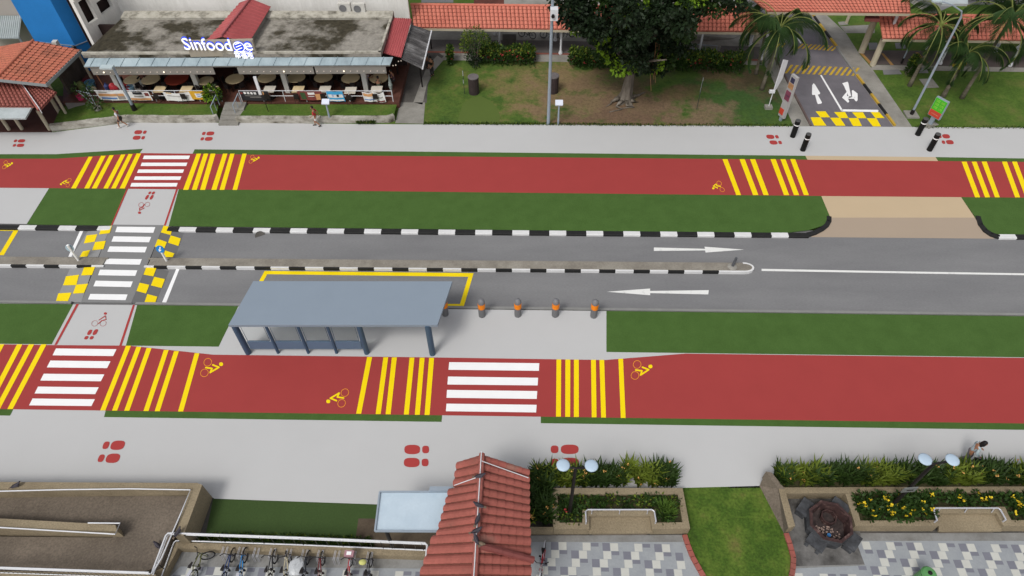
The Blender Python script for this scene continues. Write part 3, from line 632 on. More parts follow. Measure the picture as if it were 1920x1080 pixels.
# ---- long covered walkway
def col(mb, bx, by, z1, w_=.18, z0=ZL, foot_=True):
    p = U(bx, by, z0); mb.tube(p, p + V((0, 0, z1 - z0)), w_ / 2, n=10)
    if foot_: mb.lathe(p, [(w_ * .95, 0), (w_ * .95, .12), (w_ * .6, .3)], 8)
def walkway(label, ridge, eave, zr, ze, cols, mat=TERRA, colw=.18, colm=None, floor=None, back=2.2, z0=ZL, per=.34):
    c0 = U(*cols[0], z0) if cols else U(*eave[0], z0)
    t = thing('covered_walkway', label, 'covered walkway', c0)
    r0, r1 = U(*ridge[0], zr), U(*ridge[1], zr); e0, e1 = U(*eave[0], ze), U(*eave[1], ze)
    mb = MB(); tile_roof(mb, r0, r1, e1, e0, per)
    f0, f1 = r0 * 2 - e0, r1 * 2 - e1; f0.z = f1.z = ze
    tile_roof(mb, r1, r0, f0, f1, per); ridge_cap(mb, r0 + V((0, 0, .05)), r1 + V((0, 0, .05)))
    mb.build('roof', [mat, GRIME_SHADE], t)
    mb = MB()
    dn = V((0, 0, .18)); 
    for a, b in ((e0, e1), (f0, f1)): mb.slab([a - V((0, 0, .09)), b - V((0, 0, .09)), b - V((0, 0, .09)) - dn, a - V((0, 0, .09)) - dn], .05, V((0, .05, 0)))
    mb.build('fascia', BEIGE, t)
    for bx, by in cols:
        for q in (0, 1):
            m = MB(); p = U(bx, by, z0)
            if q: p = p + (f0 - e0).normalized() * back
            m.tube(p, p + V((0, 0, ze - z0 + .05)), colw / 2, n=10); m.lathe(p, [(colw * .95, 0), (colw * .95, .14), (colw * .6, .32)], 8)
            m.build('column', colm or WHITEM, t)
    return t, (r0, r1, e0, e1, f0, f1)
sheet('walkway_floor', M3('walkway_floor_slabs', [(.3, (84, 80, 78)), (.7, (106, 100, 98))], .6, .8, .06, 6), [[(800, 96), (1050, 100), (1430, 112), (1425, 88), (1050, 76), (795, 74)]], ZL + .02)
sheet('walkway_edging', M('red_edging', (138, 84, 72), .1, 2, .85), [[(795, 98.5), (1050, 102.5), (1430, 114.5), (1430, 111), (1050, 99.5), (797, 95.5)]], ZL + .024)
walkway('long covered walkway with orange clay tiles running behind the big tree and hedges', ((770, 9), (1425, 16)), ((776, 51.5), (1424, 59.5)), 3.7, 2.75, [(937, 90), (1051, 101), (1180, 104), (1309, 106), (1426, 112)])
# cream gate column beside the road end of that walkway
t = thing('gate_post', 'squat beige stone pier among fronds at the road end of the long walkway', 'pier', U(1417, 80, ZL)); mb = MB(); p = U(1417, 80, ZL); mb.box(p + V((0, 0, 1.2)), (.5, .5, 2.4)); mb.build('shaft', BEIGE, t); mb = MB(); mb.box(p + V((0, 0, 2.46)), (.66, .66, .12)); mb.build('cap', CONC, t)
# ---- high roof spanning the side road, and the lower roof to its east
t2, g2 = walkway('high orange tiled roof bridging over the side road', ((1380, -26), (1704, -22)), ((1440, 21), (1708, 24)), 6.0, 5.0, [], TERRA)
for (bx, by), ty in (((1615, 98), 38), ((1587, 43), 22)):
    m = MB(); p = U(bx, by, ZL); h = H(bx, by, ty, ZL); m.tube(p, p + V((0, 0, h)), .26 if by > 60 else .14, n=12); m.build('column', BEIGE, t2)
m = MB(); p = U(1671, 56, 3.0); m.tube(p, p + V((0, 0, 1.9)), .12, n=10); m.box(p + V((0, 0, .05)), (.4, .4, .3)); m.build('column', WHITEM, t2)
m = MB(); m.slab([U(1622, 30, 4.4), U(1648, 29, 4.4), U(1650, 38, 4.4), U(1622, 37, 4.4)], .15); m.build('canopy_slab', M('maroon_slab', (112, 62, 58), .1, 1), t2)
t3, g3 = walkway('lower covered walkway with red to orange clay tiles behind the palms', ((1648, 29), (2080, 32)), ((1656, 72), (2080, 78)), 3.9, 2.9, [(1762, 120), (1893, 124), (2010, 128)], TERRA)
m = MB(); p = U(1636, 122, ZL); m.tube(p, p + V((0, 0, H(1636, 122, 73, ZL))), .24, n=12); m.build('column', BEIGE, t3)
for bx, by in ((1862, 97), (1909, 92)):
    m = MB(); p = U(bx, by, ZL); m.tube(p, p + V((0, 0, 2.6)), .09, n=10); m.lathe(p, [(.2, 0), (.2, .14), (.11, .3)], 8); m.build('column', WHITEM, t3)
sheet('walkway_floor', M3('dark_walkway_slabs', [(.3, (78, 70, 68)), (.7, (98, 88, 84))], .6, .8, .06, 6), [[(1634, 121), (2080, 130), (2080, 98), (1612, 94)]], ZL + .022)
sheet('walkway_edging', M('ochre_edging', (168, 130, 76), .1, 2, .85), [[(1612, 100), (1618, 100), (1640, 123), (1633, 123)], [(1652, 100), (1657, 100), (1676, 122), (1670, 122)], [(1716, 98), (1721, 98), (1742, 118), (1735, 118)]], ZL + .026)
sheet('pavement', CONC, [[(1634, 131), (2080, 137), (2080, 129), (1634, 121.5)]], ZL + .018)
# ---- ramp wall and rails behind the hedge, seen under the walkway roof
t = thing('access_ramp', 'grey concrete access ramp with thin rails beyond the hedge by the big tree', 'ramp', U(1300, 75, ZL))
m = MB(); m.slab([U(1250, 60, 1.0), U(1375, 72, .15), U(1400, 60, .15), U(1300, 50, 1.0)], .9, V((0, 0, -.9))); m.build('slab', CONC, t)
for k, (x0, y0, x1, y1) in enumerate(((1255, 80, 1345, 86), (1255, 88, 1345, 95))):
    m = MB(); a, b = U(x0, y0, .7), U(x1, y1, .7); m.tube(a, b, .035); 
    for i in range(5): p = a.lerp(b, i / 4); m.tube(V((p.x, p.y, ZL)), p, .03)
    m.build('handrail', GALV, t)
m = MB(); m.slab([U(1255, 79.5, .5), U(1352, 85.5, .5), U(1352, 88, .5), U(1255, 82, .5)], .4, V((0, 0, -.4))); m.build('parapet', CONC, t)
for k, q in enumerate(([(1263, 74), (1292, 75), (1290, 68), (1264, 67)], [(942, 64), (968, 64), (968, 72), (942, 72)], [(1190, 68), (1212, 68), (1212, 75), (1190, 75)])):
    m = MB(); m.slab([U(x, y, .9) for x, y in q], .8, V((0, 0, -.8)))
    tag(m.build('vent_box', CONCD), ['dark vent box beside the access ramp rails', 'dark vent box behind the first pair of walkway columns', 'dark vent box behind the trunk of the big tree'][k], 'vent box', 'low dark vent boxes behind the walkway')
# ---- far buildings and planting beyond the walkways
m = MB(); m.prism([U(1770, 6, 0), U(1812, 6, 0), U(1812, -30, 0), U(1770, -30, 0)], 0, 3.2); t = thing('pale_building', 'small white block with seams beyond the car park', 'building', U(1790, 6, 0))
m.build('wall', WALLW, t); m = MB(); m.slab([U(1766, 7, 3.4), U(1815, 7, 3.4), U(1815, -30, 3.4), U(1766, -30, 3.4)], .2); m.build('roof', PALESHEET, t)
# ================================================================ FOOD COURT
ZF = .6
sheet('lawn', GRASSG, [[(98, 236), (112, 206), (135, 192), (410, 196), (405, 221), (320, 221), (240, 220), (190, 225.5), (140, 231.5)], [(446, 221), (466, 195), (744, 196), (738, 218), (730, 220.5), (560, 221.5)]], .52)
# stone edging that holds the raised lawn
def low_wall(pts, z0, z1, w_=.3, name='retaining_wall', mat=None, **kw):
    mb = MB(); P = [U(x, y, z0) for x, y in pts]
    for a, b in zip(P, P[1:]):
        n = V((-(b - a).y, (b - a).x, 0)).normalized() * w_
        k = max(1, int((b - a).length / .8))
        for i in range(k):
            p, q = a.lerp(b, i / k), a.lerp(b, (i + 1) / k); j = V((0, 0, random.uniform(-.02, .03)))
            mb.slab([p + j + V((0, 0, z1 - z0)), q + j + V((0, 0, z1 - z0)), q + n + j + V((0, 0, z1 - z0)), p + n + j + V((0, 0, z1 - z0))], 0, V((0, 0, z0 - z1 - .1)))
    return mb.build(name, mat)
MOSSY = M3('mossy_plaster', [(.28, (84, 78, 66)), (.42, (150, 145, 134)), (.7, (206, 202, 192))], 1.1, .95, .12, 6, stretch=(1, 1, 2), bmp=.3)
struct(low_wall([(98, 247), (140, 242), (190, 236), (240, 230), (320, 231), (405, 230.5), (412, 228)], .1, .62, .3, mat=MOSSY))
struct(low_wall([(444, 231), (560, 231.5), (730, 230.5), (741, 227)], .1, .58, .3, mat=MOSSY))

fc = thing('food_court', 'food court with stained flat roof, grey metal awning and lit name sign', 'food court', U(440, 190, 0))
m = MB(); m.slab([U(x, y, ZF) for x, y in ((118, 191), (748, 192), (770, 100), (780, 40), (190, 40), (120, 120))], 0, V((0, 0, -.6))); m.build('floor', FLOORB, fc)
FA, FB = U(118, 191, ZF), U(748, 192, ZF); FD = (FB - FA).normalized(); FN = V((-FD.y, FD.x, 0))
def fcp(px, back=0.0, z=0.0):                  # a point of the front line, moved inwards
    p = U(px, lerp(191, 192, (px - 118) / 630), ZF); return p + FN * back + V((0, 0, z))
ZR4 = 4.35
roofp = [(154, 103), (714, 101), (739, 27), (236, 27)]
RP = [U(x, y, ZR4) for x, y in roofp]
m = MB(); m.slab(RP, .25); m.build('roof', STAIN, fc)
m = MB()                                       # upstand along the roof edge
for a, b in ((RP[0], RP[1]), (RP[1], RP[2])):
    n = V((-(b - a).y, (b - a).x, 0)).normalized() * .18
    m.slab([a + V((0, 0, .16)), b + V((0, 0, .16)), b + n + V((0, 0, .16)), a + n + V((0, 0, .16))], 0, V((0, 0, -.15)))
a, b = RP[3], RP[2]; m.slab([a + V((0, -.9, .2)), b + V((0, -.9, .2)), b + V((0, 0, .3)), a + V((0, 0, .3))], .2)
m.build('parapet', M3('stained_edge', [(.25, (70, 66, 56)), (.5, (176, 172, 160)), (.75, (204, 200, 190))], 1.4, .9, .08, 8), fc)
m = MB()                                       # awning: sloping sheets with ribs
A0, A1, A2, A3 = U(166, 109, 4.12), U(737, 107, 4.12), U(731, 122, 3.72), U(157, 125, 3.72)
m.slab([A0, A1, A2, A3], .04)
for i in range(20):
    u = (i + .4) / 20; p, q = A0.lerp(A1, u), A3.lerp(A2, u); m.tube(p + V((0, 0, .03)), q + V((0, 0, .03)), .03, n=4)
m.build('awning', GREYSHEET, fc)
m = MB(); m.slab([A3 - V((0, 0, .06)), A2 - V((0, 0, .06)), A2 + FN * .8 - V((0, 0, .06)), A3 + FN * .8 - V((0, 0, .06))], .03); m.build('soffit', GREYM, fc)
def fz(px, z): return U(px, lerp(125, 122, (px - 157) / 574), 3.72) + FN * .12 + V((0, 0, z - 3.72))
for x0, x1 in ((166, 397), (442, 585), (588, 722)):
    m = MB(); m.slab([fz(x0, 3.62), fz(x1, 3.62), fz(x1, 2.98), fz(x0, 2.98)], .05); m.build('fascia', GREYM, fc)
BULB = glow('warm_bulb', (255, 240, 214), 1.2); DIMB = glow('dim_bulb', (214, 200, 186), .5)
for i in range(44):
    x = 176 + i * 12.6
    if 398 < x < 441: continue
    m = MB(); m.blob(fz(x, 3.22) - FN * .1, .06 if i % 9 == 1 else .035, 4, 6); m.build('bulb', BULB if i % 9 == 1 else DIMB, fc)
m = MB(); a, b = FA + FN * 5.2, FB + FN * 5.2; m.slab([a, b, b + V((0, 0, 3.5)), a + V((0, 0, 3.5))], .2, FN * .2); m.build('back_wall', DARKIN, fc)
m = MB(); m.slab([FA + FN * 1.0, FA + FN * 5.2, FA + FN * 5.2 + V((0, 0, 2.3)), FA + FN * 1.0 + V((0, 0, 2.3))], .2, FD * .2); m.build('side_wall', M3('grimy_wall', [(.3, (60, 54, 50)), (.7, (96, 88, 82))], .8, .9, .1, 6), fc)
for px, py in ((228, 171), (376, 172.5), (541, 172), (688, 171), (143, 150)):
    m = MB(); p = U(px, py, ZF); m.box(p + V((0, 0, 1.7)), (.36, .36, 3.4)); m.build('column', M('column_paint', (206, 204, 198), .05, 1, .8), fc)
# railing along the front, in two lengths
for x0, x1 in ((170, 416), (454, 737)):
    t = thing('railing', 'white pipe railing hung with banners %s the entrance steps' % ('between the clutter and' if x0 < 400 else 'between the side path and'), 'railing', fcp((x0 + x1) / 2, .1))
    m = MB()
    for z in (.95, .5): m.tube(fcp(x0, .1, z), fcp(x1, .1, z), .026, n=6)
    m.build('rail', WHITEM, t)
    k = int((x1 - x0) / 40)
    for i in range(k + 1):
        p = fcp(lerp(x0, x1, i / k), .1); m = MB(); m.tube(p, p + V((0, 0, .97)), .03, n=6); m.build('post', WHITEM, t)
# red gabled roof that crosses the flat roof
t = thing('gable_roof', 'red sheet-metal gable roof standing across the flat food court roof', 'roof', U(440, 60, ZR4))
r0, r1 = U(415, 68, 5.6), U(470, -3, 5.6); eR0, eR1 = U(468, 78, 4.9), U(508, 12, 4.9); eL0, eL1 = U(386, 77, 4.9), U(450, 4, 4.9)
m = MB(); corrug(m, r0, r1, eR1, eR0, .45, .02); corrug(m, r1, r0, eL0, eL1, .45, .02); m.build('sheeting', REDSHEET, t)
m = MB(); m.path([r0 + V((0, 0, .04)), r1 + V((0, 0, .04))], .09); m.build('ridge_cap', M('red_cap', (168, 92, 96), .1, 2, .6), t)
m = MB(); m.slab([eL0 + V((0, .15, -.06)), eR0 + V((0, .15, -.06)), r0 + V((0, .15, -.06))], .1, V((0, .1, 0))); m.slab([eR0 + V((-.2, 0, -.1)), eR1 + V((-.2, 0, -.1)), V((eR1.x - .2, eR1.y, 4.35)), V((eR0.x - .2, eR0.y, 4.35))], .05, V((-.05, 0, 0)))
m.build('gable_wall', GREYM, t)
# the sign
b0, b1 = U(358, 107, 4.2), U(482, 104, 4.2); sd_ = (b1 - b0).normalized(); sn = V((sd_.y, -sd_.x, 0))
hS = H(358, 107, 79, 4.2)
t = thing('name_sign', 'lit white and blue letters Sinfood with round emblem and Chinese characters on beige board', 'sign', b0.lerp(b1, .5))
m = MB(); m.slab([b0, b1, b1 + V((0, 0, hS)), b0 + V((0, 0, hS))], .3, -sn * .3); m.build('board', M('sign_board', (166, 158, 144), .05, 1, .6), t)
LIT = glow('lit_white', (250, 252, 255), .55); LITB = glow('lit_blue', (40, 70, 205), .55)
def text(body, p, h, wd, mat, name, parent, right, nrm, depth=.08):
    cu = bpy.data.curves.new('lettering', 'FONT'); cu.body = body; cu.size = 1; cu.extrude = .02; cu.resolution_u = 3
    ob = bpy.data.objects.new('lettering', cu); COL.objects.link(ob); dg = bpy.context.evaluated_depsgraph_get()
    me = bpy.data.meshes.new_from_object(ob.evaluated_get(dg)); bpy.data.objects.remove(ob); bpy.data.curves.remove(cu)
    xs = [v.co.x for v in me.vertices]; ys = [v.co.y for v in me.vertices]
    x0, x1, y0, y1 = min(xs), max(xs), min(ys), max(ys); me.materials.clear()
    o_ = V((0, 0, 0)); q = parent
    while q is not None: o_ += q.location; q = q.parent
    for v in me.vertices:
        a, b_, c = v.co; v.co = p + right * ((a - x0) / (x1 - x0) * wd) + V((0, 0, (b_ - y0) / (y1 - y0) * h)) + nrm * (c / .02 * depth / 2 + depth / 2) - o_
    me.materials.append(mat); ob = bpy.data.objects.new(name, me); COL.objects.link(ob); ob.parent = parent; return ob
def onsign(px, py):                            # where a pixel of the photograph meets the plane of the sign board
    d = CF + CR * ((px - 960) / FPX) - CU * ((py - 540) / FPX); q = b0 + sn * .02; return CP + d * ((q - CP).dot(sn) / d.dot(sn))
pL, pR = onsign(348, 92), onsign(437, 94.5)
wS = (pR - pL).length; hh = .92
for k, (mt, nm, dz, dd) in enumerate(((LITB, 'letter_sides', .09, .06), (LIT, 'letters', 0, .12))):
    rt = (pR - pL).normalized()
    text('Sinfood', pL + V((0, 0, dz)) - sn * 0, hh, wS, mt, nm, t, rt, sn, dd)
    pe = onsign(461, 93.5); text('e', pe + V((0, 0, dz)), .62, .56, mt, nm, t, rt, sn, dd)
    pc = onsign(443.5, 107); text('幸福地', pc + V((0, 0, dz * .8)), .62, (onsign(477, 107) - pc).length, mt, nm, t, rt, sn, dd + .1)
c = onsign(449, 86); m = MB(); Mr = Matrix((sd_, V((0, 0, 1)), sn)).transposed()
m.lathe(c, [(.40, 0), (.40, .12)], 20, Mr); em = m.build('emblem', LITB, t)
m = MB(); m.torus(c + sn * .14, .38, .035, Mr, 24, 5)
for a_ in (-.5, .1, .7): m.tube(c + sn * .15 + Mr @ V((-.22, a_ * .35 - .05, 0)), c + sn * .15 + Mr @ V((.2, a_ * .35 + .1, 0)), .035)
m.build('emblem_rings', LIT, t)
# aircon units on the roof
MAC = M('aircon_casing', (206, 204, 198), .05, 2, .5)
for i, (px, py) in enumerate(((649, 26), (676, 27))):
    p = U(px, py, ZR4); t = thing('aircon_unit', ['pale aircon condenser on the roof, nearer to the red gable', 'pale aircon condenser on the roof, nearer to the terracotta walkway'][i], 'aircon', p, 'aircon condensers on the flat roof')
    m = MB(); m.box(p + V((0, 0, .55)), (.95, .4, .75)); m.build('casing', MAC, t)
    m = MB(); m.torus(p + V((-.12, -.22, .55)), .27, .02, Matrix.Rotation(PI / 2, 3, 'X'), 18, 5); m.lathe(p + V((-.12, -.2, .55)), [(.25, 0), (.25, .015)], 16, Matrix.Rotation(PI / 2, 3, 'X')); m.build('fan_grille', M('grille_grey', (120, 120, 122), .1, 2, .5), t)
    for s in (-.35, .35): m = MB(); m.box(p + V((s, 0, .09)), (.08, .4, .18)); m.build('foot', CONC, t)
# red and dirty lean-to roofs at the east end
t = thing('lean_to', 'red corrugated lean-to with dirty grey awning at the end of the food court', 'lean-to', U(760, 150, 0))
m = MB(); corrug(m, U(738, 33, 4.3), U(772, 35, 4.3), U(752, 107, 3.9), U(714, 98, 3.9), .16, .02); m.build('red_roof', REDSHEET, t)
m = MB(); corrug(m, U(753, 110, 3.75), U(771, 45, 3.9), U(808, 58, 3.2), U(791, 128, 3.0), .22, .025); m.build('grey_awning', DARKSHEET, t)
m = MB(); m.path([U(809, 58, 3.15), U(792, 129, 2.95)], .07, 6); m.build('gutter', WHITEM, t)
for px, py in ((792, 163), (809, 92), (748, 150)):
    p = U(px, py, .1); m = MB(); m.tube(p, p + V((0, 0, 2.9)), .06, n=8); m.build('post', BLACK, t)
for i in range(4):
    m = MB(); m.blob(U(737 + i * 5, 123 - i * 4 + (i % 2) * 3, 2.7), .05, 4, 6); m.build('bulb', DIMB, t)
# ---- white building and blue tower behind
t = thing('white_block', 'white apartment block base rising behind the food court roof', 'building', U(300, 20, 0))
E0, E1 = U(173, 74, 3.5), U(231, 29, 3.5); E2 = U(768, 31, 3.5); E2 = V((E2.x, E1.y + (E2 - E1).y, 0))
dd = (E1 - E0).normalized(); en = V((dd.y, -dd.x, 0))
def wallq(m, a, b, z0, z1, th, n_): m.slab([V((a.x, a.y, z0)), V((b.x, b.y, z0)), V((b.x, b.y, z1)), V((a.x, a.y, z1))], th, n_ * -th)
def wall_open(m, a, b, z0, z1, th, n_, ops):     # wall with real openings: (u0,u1,za,zb)
    us = sorted({0, 1} | {u for o in ops for u in o[:2]}); zs = sorted({z0, z1} | {z for o in ops for z in o[2:]})
    for u0, u1 in zip(us, us[1:]):
        for q0, q1 in zip(zs, zs[1:]):
            if any(o[0] <= u0 and u1 <= o[1] and o[2] <= q0 and q1 <= o[3] for o in ops): continue
            wallq(m, a.lerp(b, u0), a.lerp(b, u1), q0, q1, th, n_)
m = MB()
wall_open(m, E0, E1, 0, 14, .3, en, [(.10, .36, 4.5, 6.3), (.50, .86, 4.5, 5.5), (.24, .5, 7.6, 10.2)])
m.build('wall', WALLW, t)
m = MB(); wallq(m, E1, E2, 0, 14, .3, V((0, -1, 0))); m.build('wall', WALLW, t)
m = MB(); m.slab([E1 + V((0, -.18, 7.0 - 3.5)), V((E2.x, E2.y - .18, 7.0)), V((E2.x, E2.y, 7.0)), E1 + V((0, 0, 3.5))], .25)
m.slab([V((E0.x, E0.y, 6.75)) + en * .12, V((E1.x, E1.y, 6.75)) + en * .12, V((E1.x, E1.y, 6.75)), V((E0.x, E0.y, 6.75))], .22); m.build('ledge', WALLW, t)
WIN = M('dark_pane', (44, 46, 52), .2, 1, .15, spec=.5)
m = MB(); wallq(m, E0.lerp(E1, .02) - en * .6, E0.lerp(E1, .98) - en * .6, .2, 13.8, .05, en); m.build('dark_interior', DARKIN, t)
a, b = E0.lerp(E1, .24), E0.lerp(E1, .5); m = MB(); wallq(m, a - en * .12, b - en * .12, 7.6, 10.2, .04, en); wn = m.build('window', WIN, t)
m = MB()
for z in (7.62, 8.8, 9.0, 10.17): m.tube(V((a.x, a.y, z)) - en * .08, V((b.x, b.y, z)) - en * .08, .05, n=4)
for u in (0, .5, 1): p = a.lerp(b, u) - en * .08; m.tube(V((p.x, p.y, 7.6)), V((p.x, p.y, 10.2)), .05, n=4)
m.build('frame', WHITEM, wn)
L0, M0, R0 = U(64, 75, 3), U(139, 83, 3), U(172, 70, 3)
t = thing('blue_tower', 'blue rendered stair tower with pale string lines beside the white block', 'tower', V((M0.x, M0.y, 0)))
Q = L0 + (R0 - M0)
m = MB(); m.prism([L0, M0, R0, Q], 0, 16); m.build('wall', BLUE, t)
for z in (2.9, 6.9):
    m = MB()
    for a, b in ((L0, M0), (M0, R0)):
        n_ = V(((b - a).y, -(b - a).x, 0)).normalized(); m.slab([V((a.x, a.y, z)) + n_ * .03, V((b.x, b.y, z)) + n_ * .03, V((b.x, b.y, z)), V((a.x, a.y, z))], .07)
    m.build('string_line', M('string_line', (150, 160, 172), .05), t)
# ---- grey sheet lean-to by the tower
t = thing('sheet_lean_to', 'pale corrugated lean-to roof against the beige wall behind the pavilion', 'lean-to', U(20, 60, 0))
m = MB(); corrug(m, U(-60, 29, 3.6), U(40, 29, 3.6), U(35, 72, 3.2), U(-70, 72, 3.2), .16, .025); m.build('sheeting', PALESHEET, t)
m = MB(); a, b = U(-60, 28, 3.6), U(40, 28, 3.6); wallq(m, V((a.x, a.y, 0)), V((b.x, b.y, 0)), 0, 12, .3, V((0, -1, 0))); m.build('wall', M('beige_block', (176, 168, 160), .05, .8), t)
m = MB(); p = U(34, 68, 3.1); m.tube(V((p.x, p.y, 0)), p, .08); m.build('post', WHITEM, t)
# ---- west pavilions
t = thing('pavilion', 'shelter with weathered orange clay tile roof in front of the blue tower', 'pavilion', U(70, 170, 0))
g0, g1 = U(63, 76, 4.3), U(-6, 148, 4.3); b0_, b1_ = U(152, 93, 3.5), U(85, 158, 3.5); c0_, c1_ = U(0, 88, 3.4), U(-90, 150, 3.4)
m = MB(); tile_roof(m, g1, g0, b0_, b1_, .34, .4); tile_roof(m, g0, g1, c1_, c0_, .34, .4); ridge_cap(m, g0 + V((0, 0, .04)), g1 + V((0, 0, .04)), .10); m.build('roof', [TERRAO, GRIME_SHADE], t)
m = MB(); 
for a, b in ((b0_, b1_), (b1_, g1)): m.slab([a + V((0, 0, .02)), b + V((0, 0, .02)), b + V((0, 0, -.22)), a + V((0, 0, -.22))], .06, V((.06, -.03, 0)))
m.build('barge_board', M('barge_grey', (156, 164, 166), .05, 1, .6), t)
for px, py in ((145, 97), (86, 150), (60, 110)):
    p = U(px, py, 3.4); m = MB(); m.tube(V((p.x, p.y, 0)), p, .1); m.build('post', BEIGE, t)
t = thing('entrance_shelter', 'lower shelter with maroon hipped tiles, beige posts and pale side canopy', 'shelter', U(60, 235, 0))
h0, h1 = U(36, 152, 3.3), U(74, 207, 2.65); el = U(-120, 150, 3.3)
m = MB(); tile_roof(m, el, h0, U(63, 200, 2.7), U(-110, 199, 2.7), .32, .34); m.build('roof', [TERRAM, GRIME_SHADE], t)
m = MB(); tile_roof(m, h0, U(66, 150, 3.25), U(106, 172, 2.75), h1, .32, .34); m.build('roof', [TERRAM, GRIME_SHADE], t)
m = MB(); ridge_cap(m, h0 + V((0, 0, .05)), h1 + V((0, 0, .05)), .11); m.build('hip_cap', TERRAM, t)
m = MB(); m.path([h0 + V((.08, 0, .17)), h1 + V((.08, 0, .17)), h1 + V((.1, -.05, -.2))], .03); m.build('conduit', WHITEM, t)
m = MB(); m.slab([U(-90, 200, 2.6), U(60, 200, 2.6), U(47, 222, 2.4), U(-90, 222, 2.4)], .12); m.build('canopy', PALESHEET, t)
for px, py, ty in ((94, 244, 206), (113.5, 215, 184), (42, 243, 222), (18, 244, 222)):
    p = U(px, py, .1); m = MB(); m.tube(p, p + V((0, 0, H(px, py, ty, .1))), .13, n=10); m.build('post', BEIGE, t)
m = MB(); m.slab([U(x, y, .14) for x, y in ((-120, 248), (96, 247), (118, 214), (120, 180), (-120, 170))], .1); m.build('floor', M('dark_red_floor', (86, 56, 50), .12, .8, .8), t)
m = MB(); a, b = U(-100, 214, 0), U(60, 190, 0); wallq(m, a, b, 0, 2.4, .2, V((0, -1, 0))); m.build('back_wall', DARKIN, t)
# ---- entrance steps
t = thing('entrance_steps', 'four pale concrete steps climbing from the path to the food court', 'steps', U(432, 215, 0))
for i in range(4):
    y0 = 233 - i * 9.3; m = MB(); xa, xb = 409 + i * 3, 446 + i * 3.6; z = .12 + .13 * (i + 1)
    m.slab([U(xa, y0 - .0, z), U(xb, y0, z), U(xb + 5, y0 - 14, z), U(xa + 4, y0 - 14, z)], 0, V((0, 0, -z + .02))); m.build('step', CONC, t)
for s, (px, py) in enumerate(((402, 219), (443, 216))):
    m = MB(); p = U(px, py, .3); q = U(px + 10, py - 22, .65)
    m.path([p, p + V((0, 0, .9)), q + V((0, 0, .9)), q], .035); mid = p.lerp(q, .5); m.tube(mid, mid + V((0, 0, .9)), .025); m.build('handrail', GALV, t)
# ---- furniture
def chair_mb(): pass
proto = thing('stool', 'dark plastic chair tucked under a food court table', 'chair', (0, 0, 0), 'dark chairs round the food court tables')
CH = M('dark_chair', (40, 34, 34), .15, 2, .5)
m = MB(); m.box((0, 0, .44), (.4, .4, .05)); m.build('seat', CH, proto); m = MB(); m.box((0, .2, .68), (.38, .05, .36)); m.build('backrest', CH, proto)
for sx in (-.17, .17):
    for sy in (-.17, .17): m = MB(); m.tube((sx, sy, .43), (sx * 1.12, sy * 1.12, 0), .02, n=5); m.build('leg', CH, proto)
first = [True]
def chair(x, y, rz):
    if first[0]: place(proto, (x, y, ZF), rz); first[0] = False
    else: dup(proto, (x, y, ZF), rz)
def table(px, py, rad, mat, label, group, square=False):
    p = U(px, py, ZF + .76); b = V((p.x, p.y, ZF)); t = thing('round_table' if not square else 'square_table', label, 'table', b, group)
    m = MB()
    if square: m.box(b + V((0, 0, .745)), (.86, .86, .04), .02)
    else: m.lathe(b, [(rad - .03, .715), (rad, .73), (rad, .755), (rad - .02, .765)], 28)
    m.build('tabletop', mat, t); m = MB(); m.tube(b + V((0, 0, .02)), b + V((0, 0, .72)), .05); m.lathe(b, [(.3, 0), (.3, .03), (.06, .07)], 12); m.build('pedestal', BLACK, t)
    for k in range(5 if not square else 2):
        an = k * 2 * PI / 5 + .5 if not square else (PI / 2 + k * PI); r = rad + .12 if not square else .62
        x, y = b.x + r * math.cos(an), b.y + r * math.sin(an); chair(x, y, an - PI / 2)
for i, (px, py) in enumerate(((247, 149), (282.5, 148.5), (331, 147), (386, 151), (440, 147.5), (500, 145), (555, 145), (606, 144.5), (657, 146), (710, 146))):
    lab = 'round cream table in the food court, %s from the clutter corner' % ORD[i] if i != 2 else 'large round red-topped table inside the food court'
    table(px, py, .92 if i == 2 else (.72 if i not in (0, 3) else .62), TREDT if i == 2 else CREAM, lab, 'round tables in the food court')
for i, (px, py) in enumerate(((299, 167), (349, 167), (397, 167), (505, 167), (559, 167), (609, 167), (657, 169), (706, 167))):
    table(px, py, 0, CREAM if i in (0, 1, 2, 4) else IVORY, 'square %s table at the railing, %s from the clutter corner' % ('cream' if i in (0, 1, 2, 4) else 'white', ORD[i]), 'square tables along the railing', True)
# ---- banners on the railing (plain colour bands where the print cannot be read)
def banner(x0, x1, top, bot, base, bits, label, sag=.0):
    t = thing('banner', label, 'banner', fcp((x0 + x1) / 2, -.02, bot), 'banners tied to the railing'); n = 8
    m = MB(); vs = []
    for i in range(n + 1):
        u = i / n; s = sag * math.sin(PI * u); wv = .03 * math.sin(u * 9)
        vs += [fcp(lerp(x0, x1, u), -.0 + wv, top - s), fcp(lerp(x0 + 3, x1 + 3, u), -.10 + wv, bot - s * .3)]
    m.add(vs, [[2 * i, 2 * i + 2, 2 * i + 3, 2 * i + 1] for i in range(n)]); m.build('cloth', base, t)
    for mt, u0, u1, v0, v1 in bits:
        m = MB(); vs = []
        for i in range(5):
            u = lerp(u0, u1, i / 4); s = sag * math.sin(PI * u); wv = .03 * math.sin(u * 9)
            T = fcp(lerp(x0, x1, u), wv - .0, top - s); B = fcp(lerp(x0 + 3, x1 + 3, u), wv - .10, bot - s * .3)
            off = -FN * .02; vs += [T.lerp(B, v0) + off, T.lerp(B, v1) + off]
        m.add(vs, [[2 * i, 2 * i + 2, 2 * i + 3, 2 * i + 1] for i in range(4)]); m.build('printed_panel', mt, t)
pc_ = lambda nm, c: M('print_' + nm, c, .12, 3, .6)
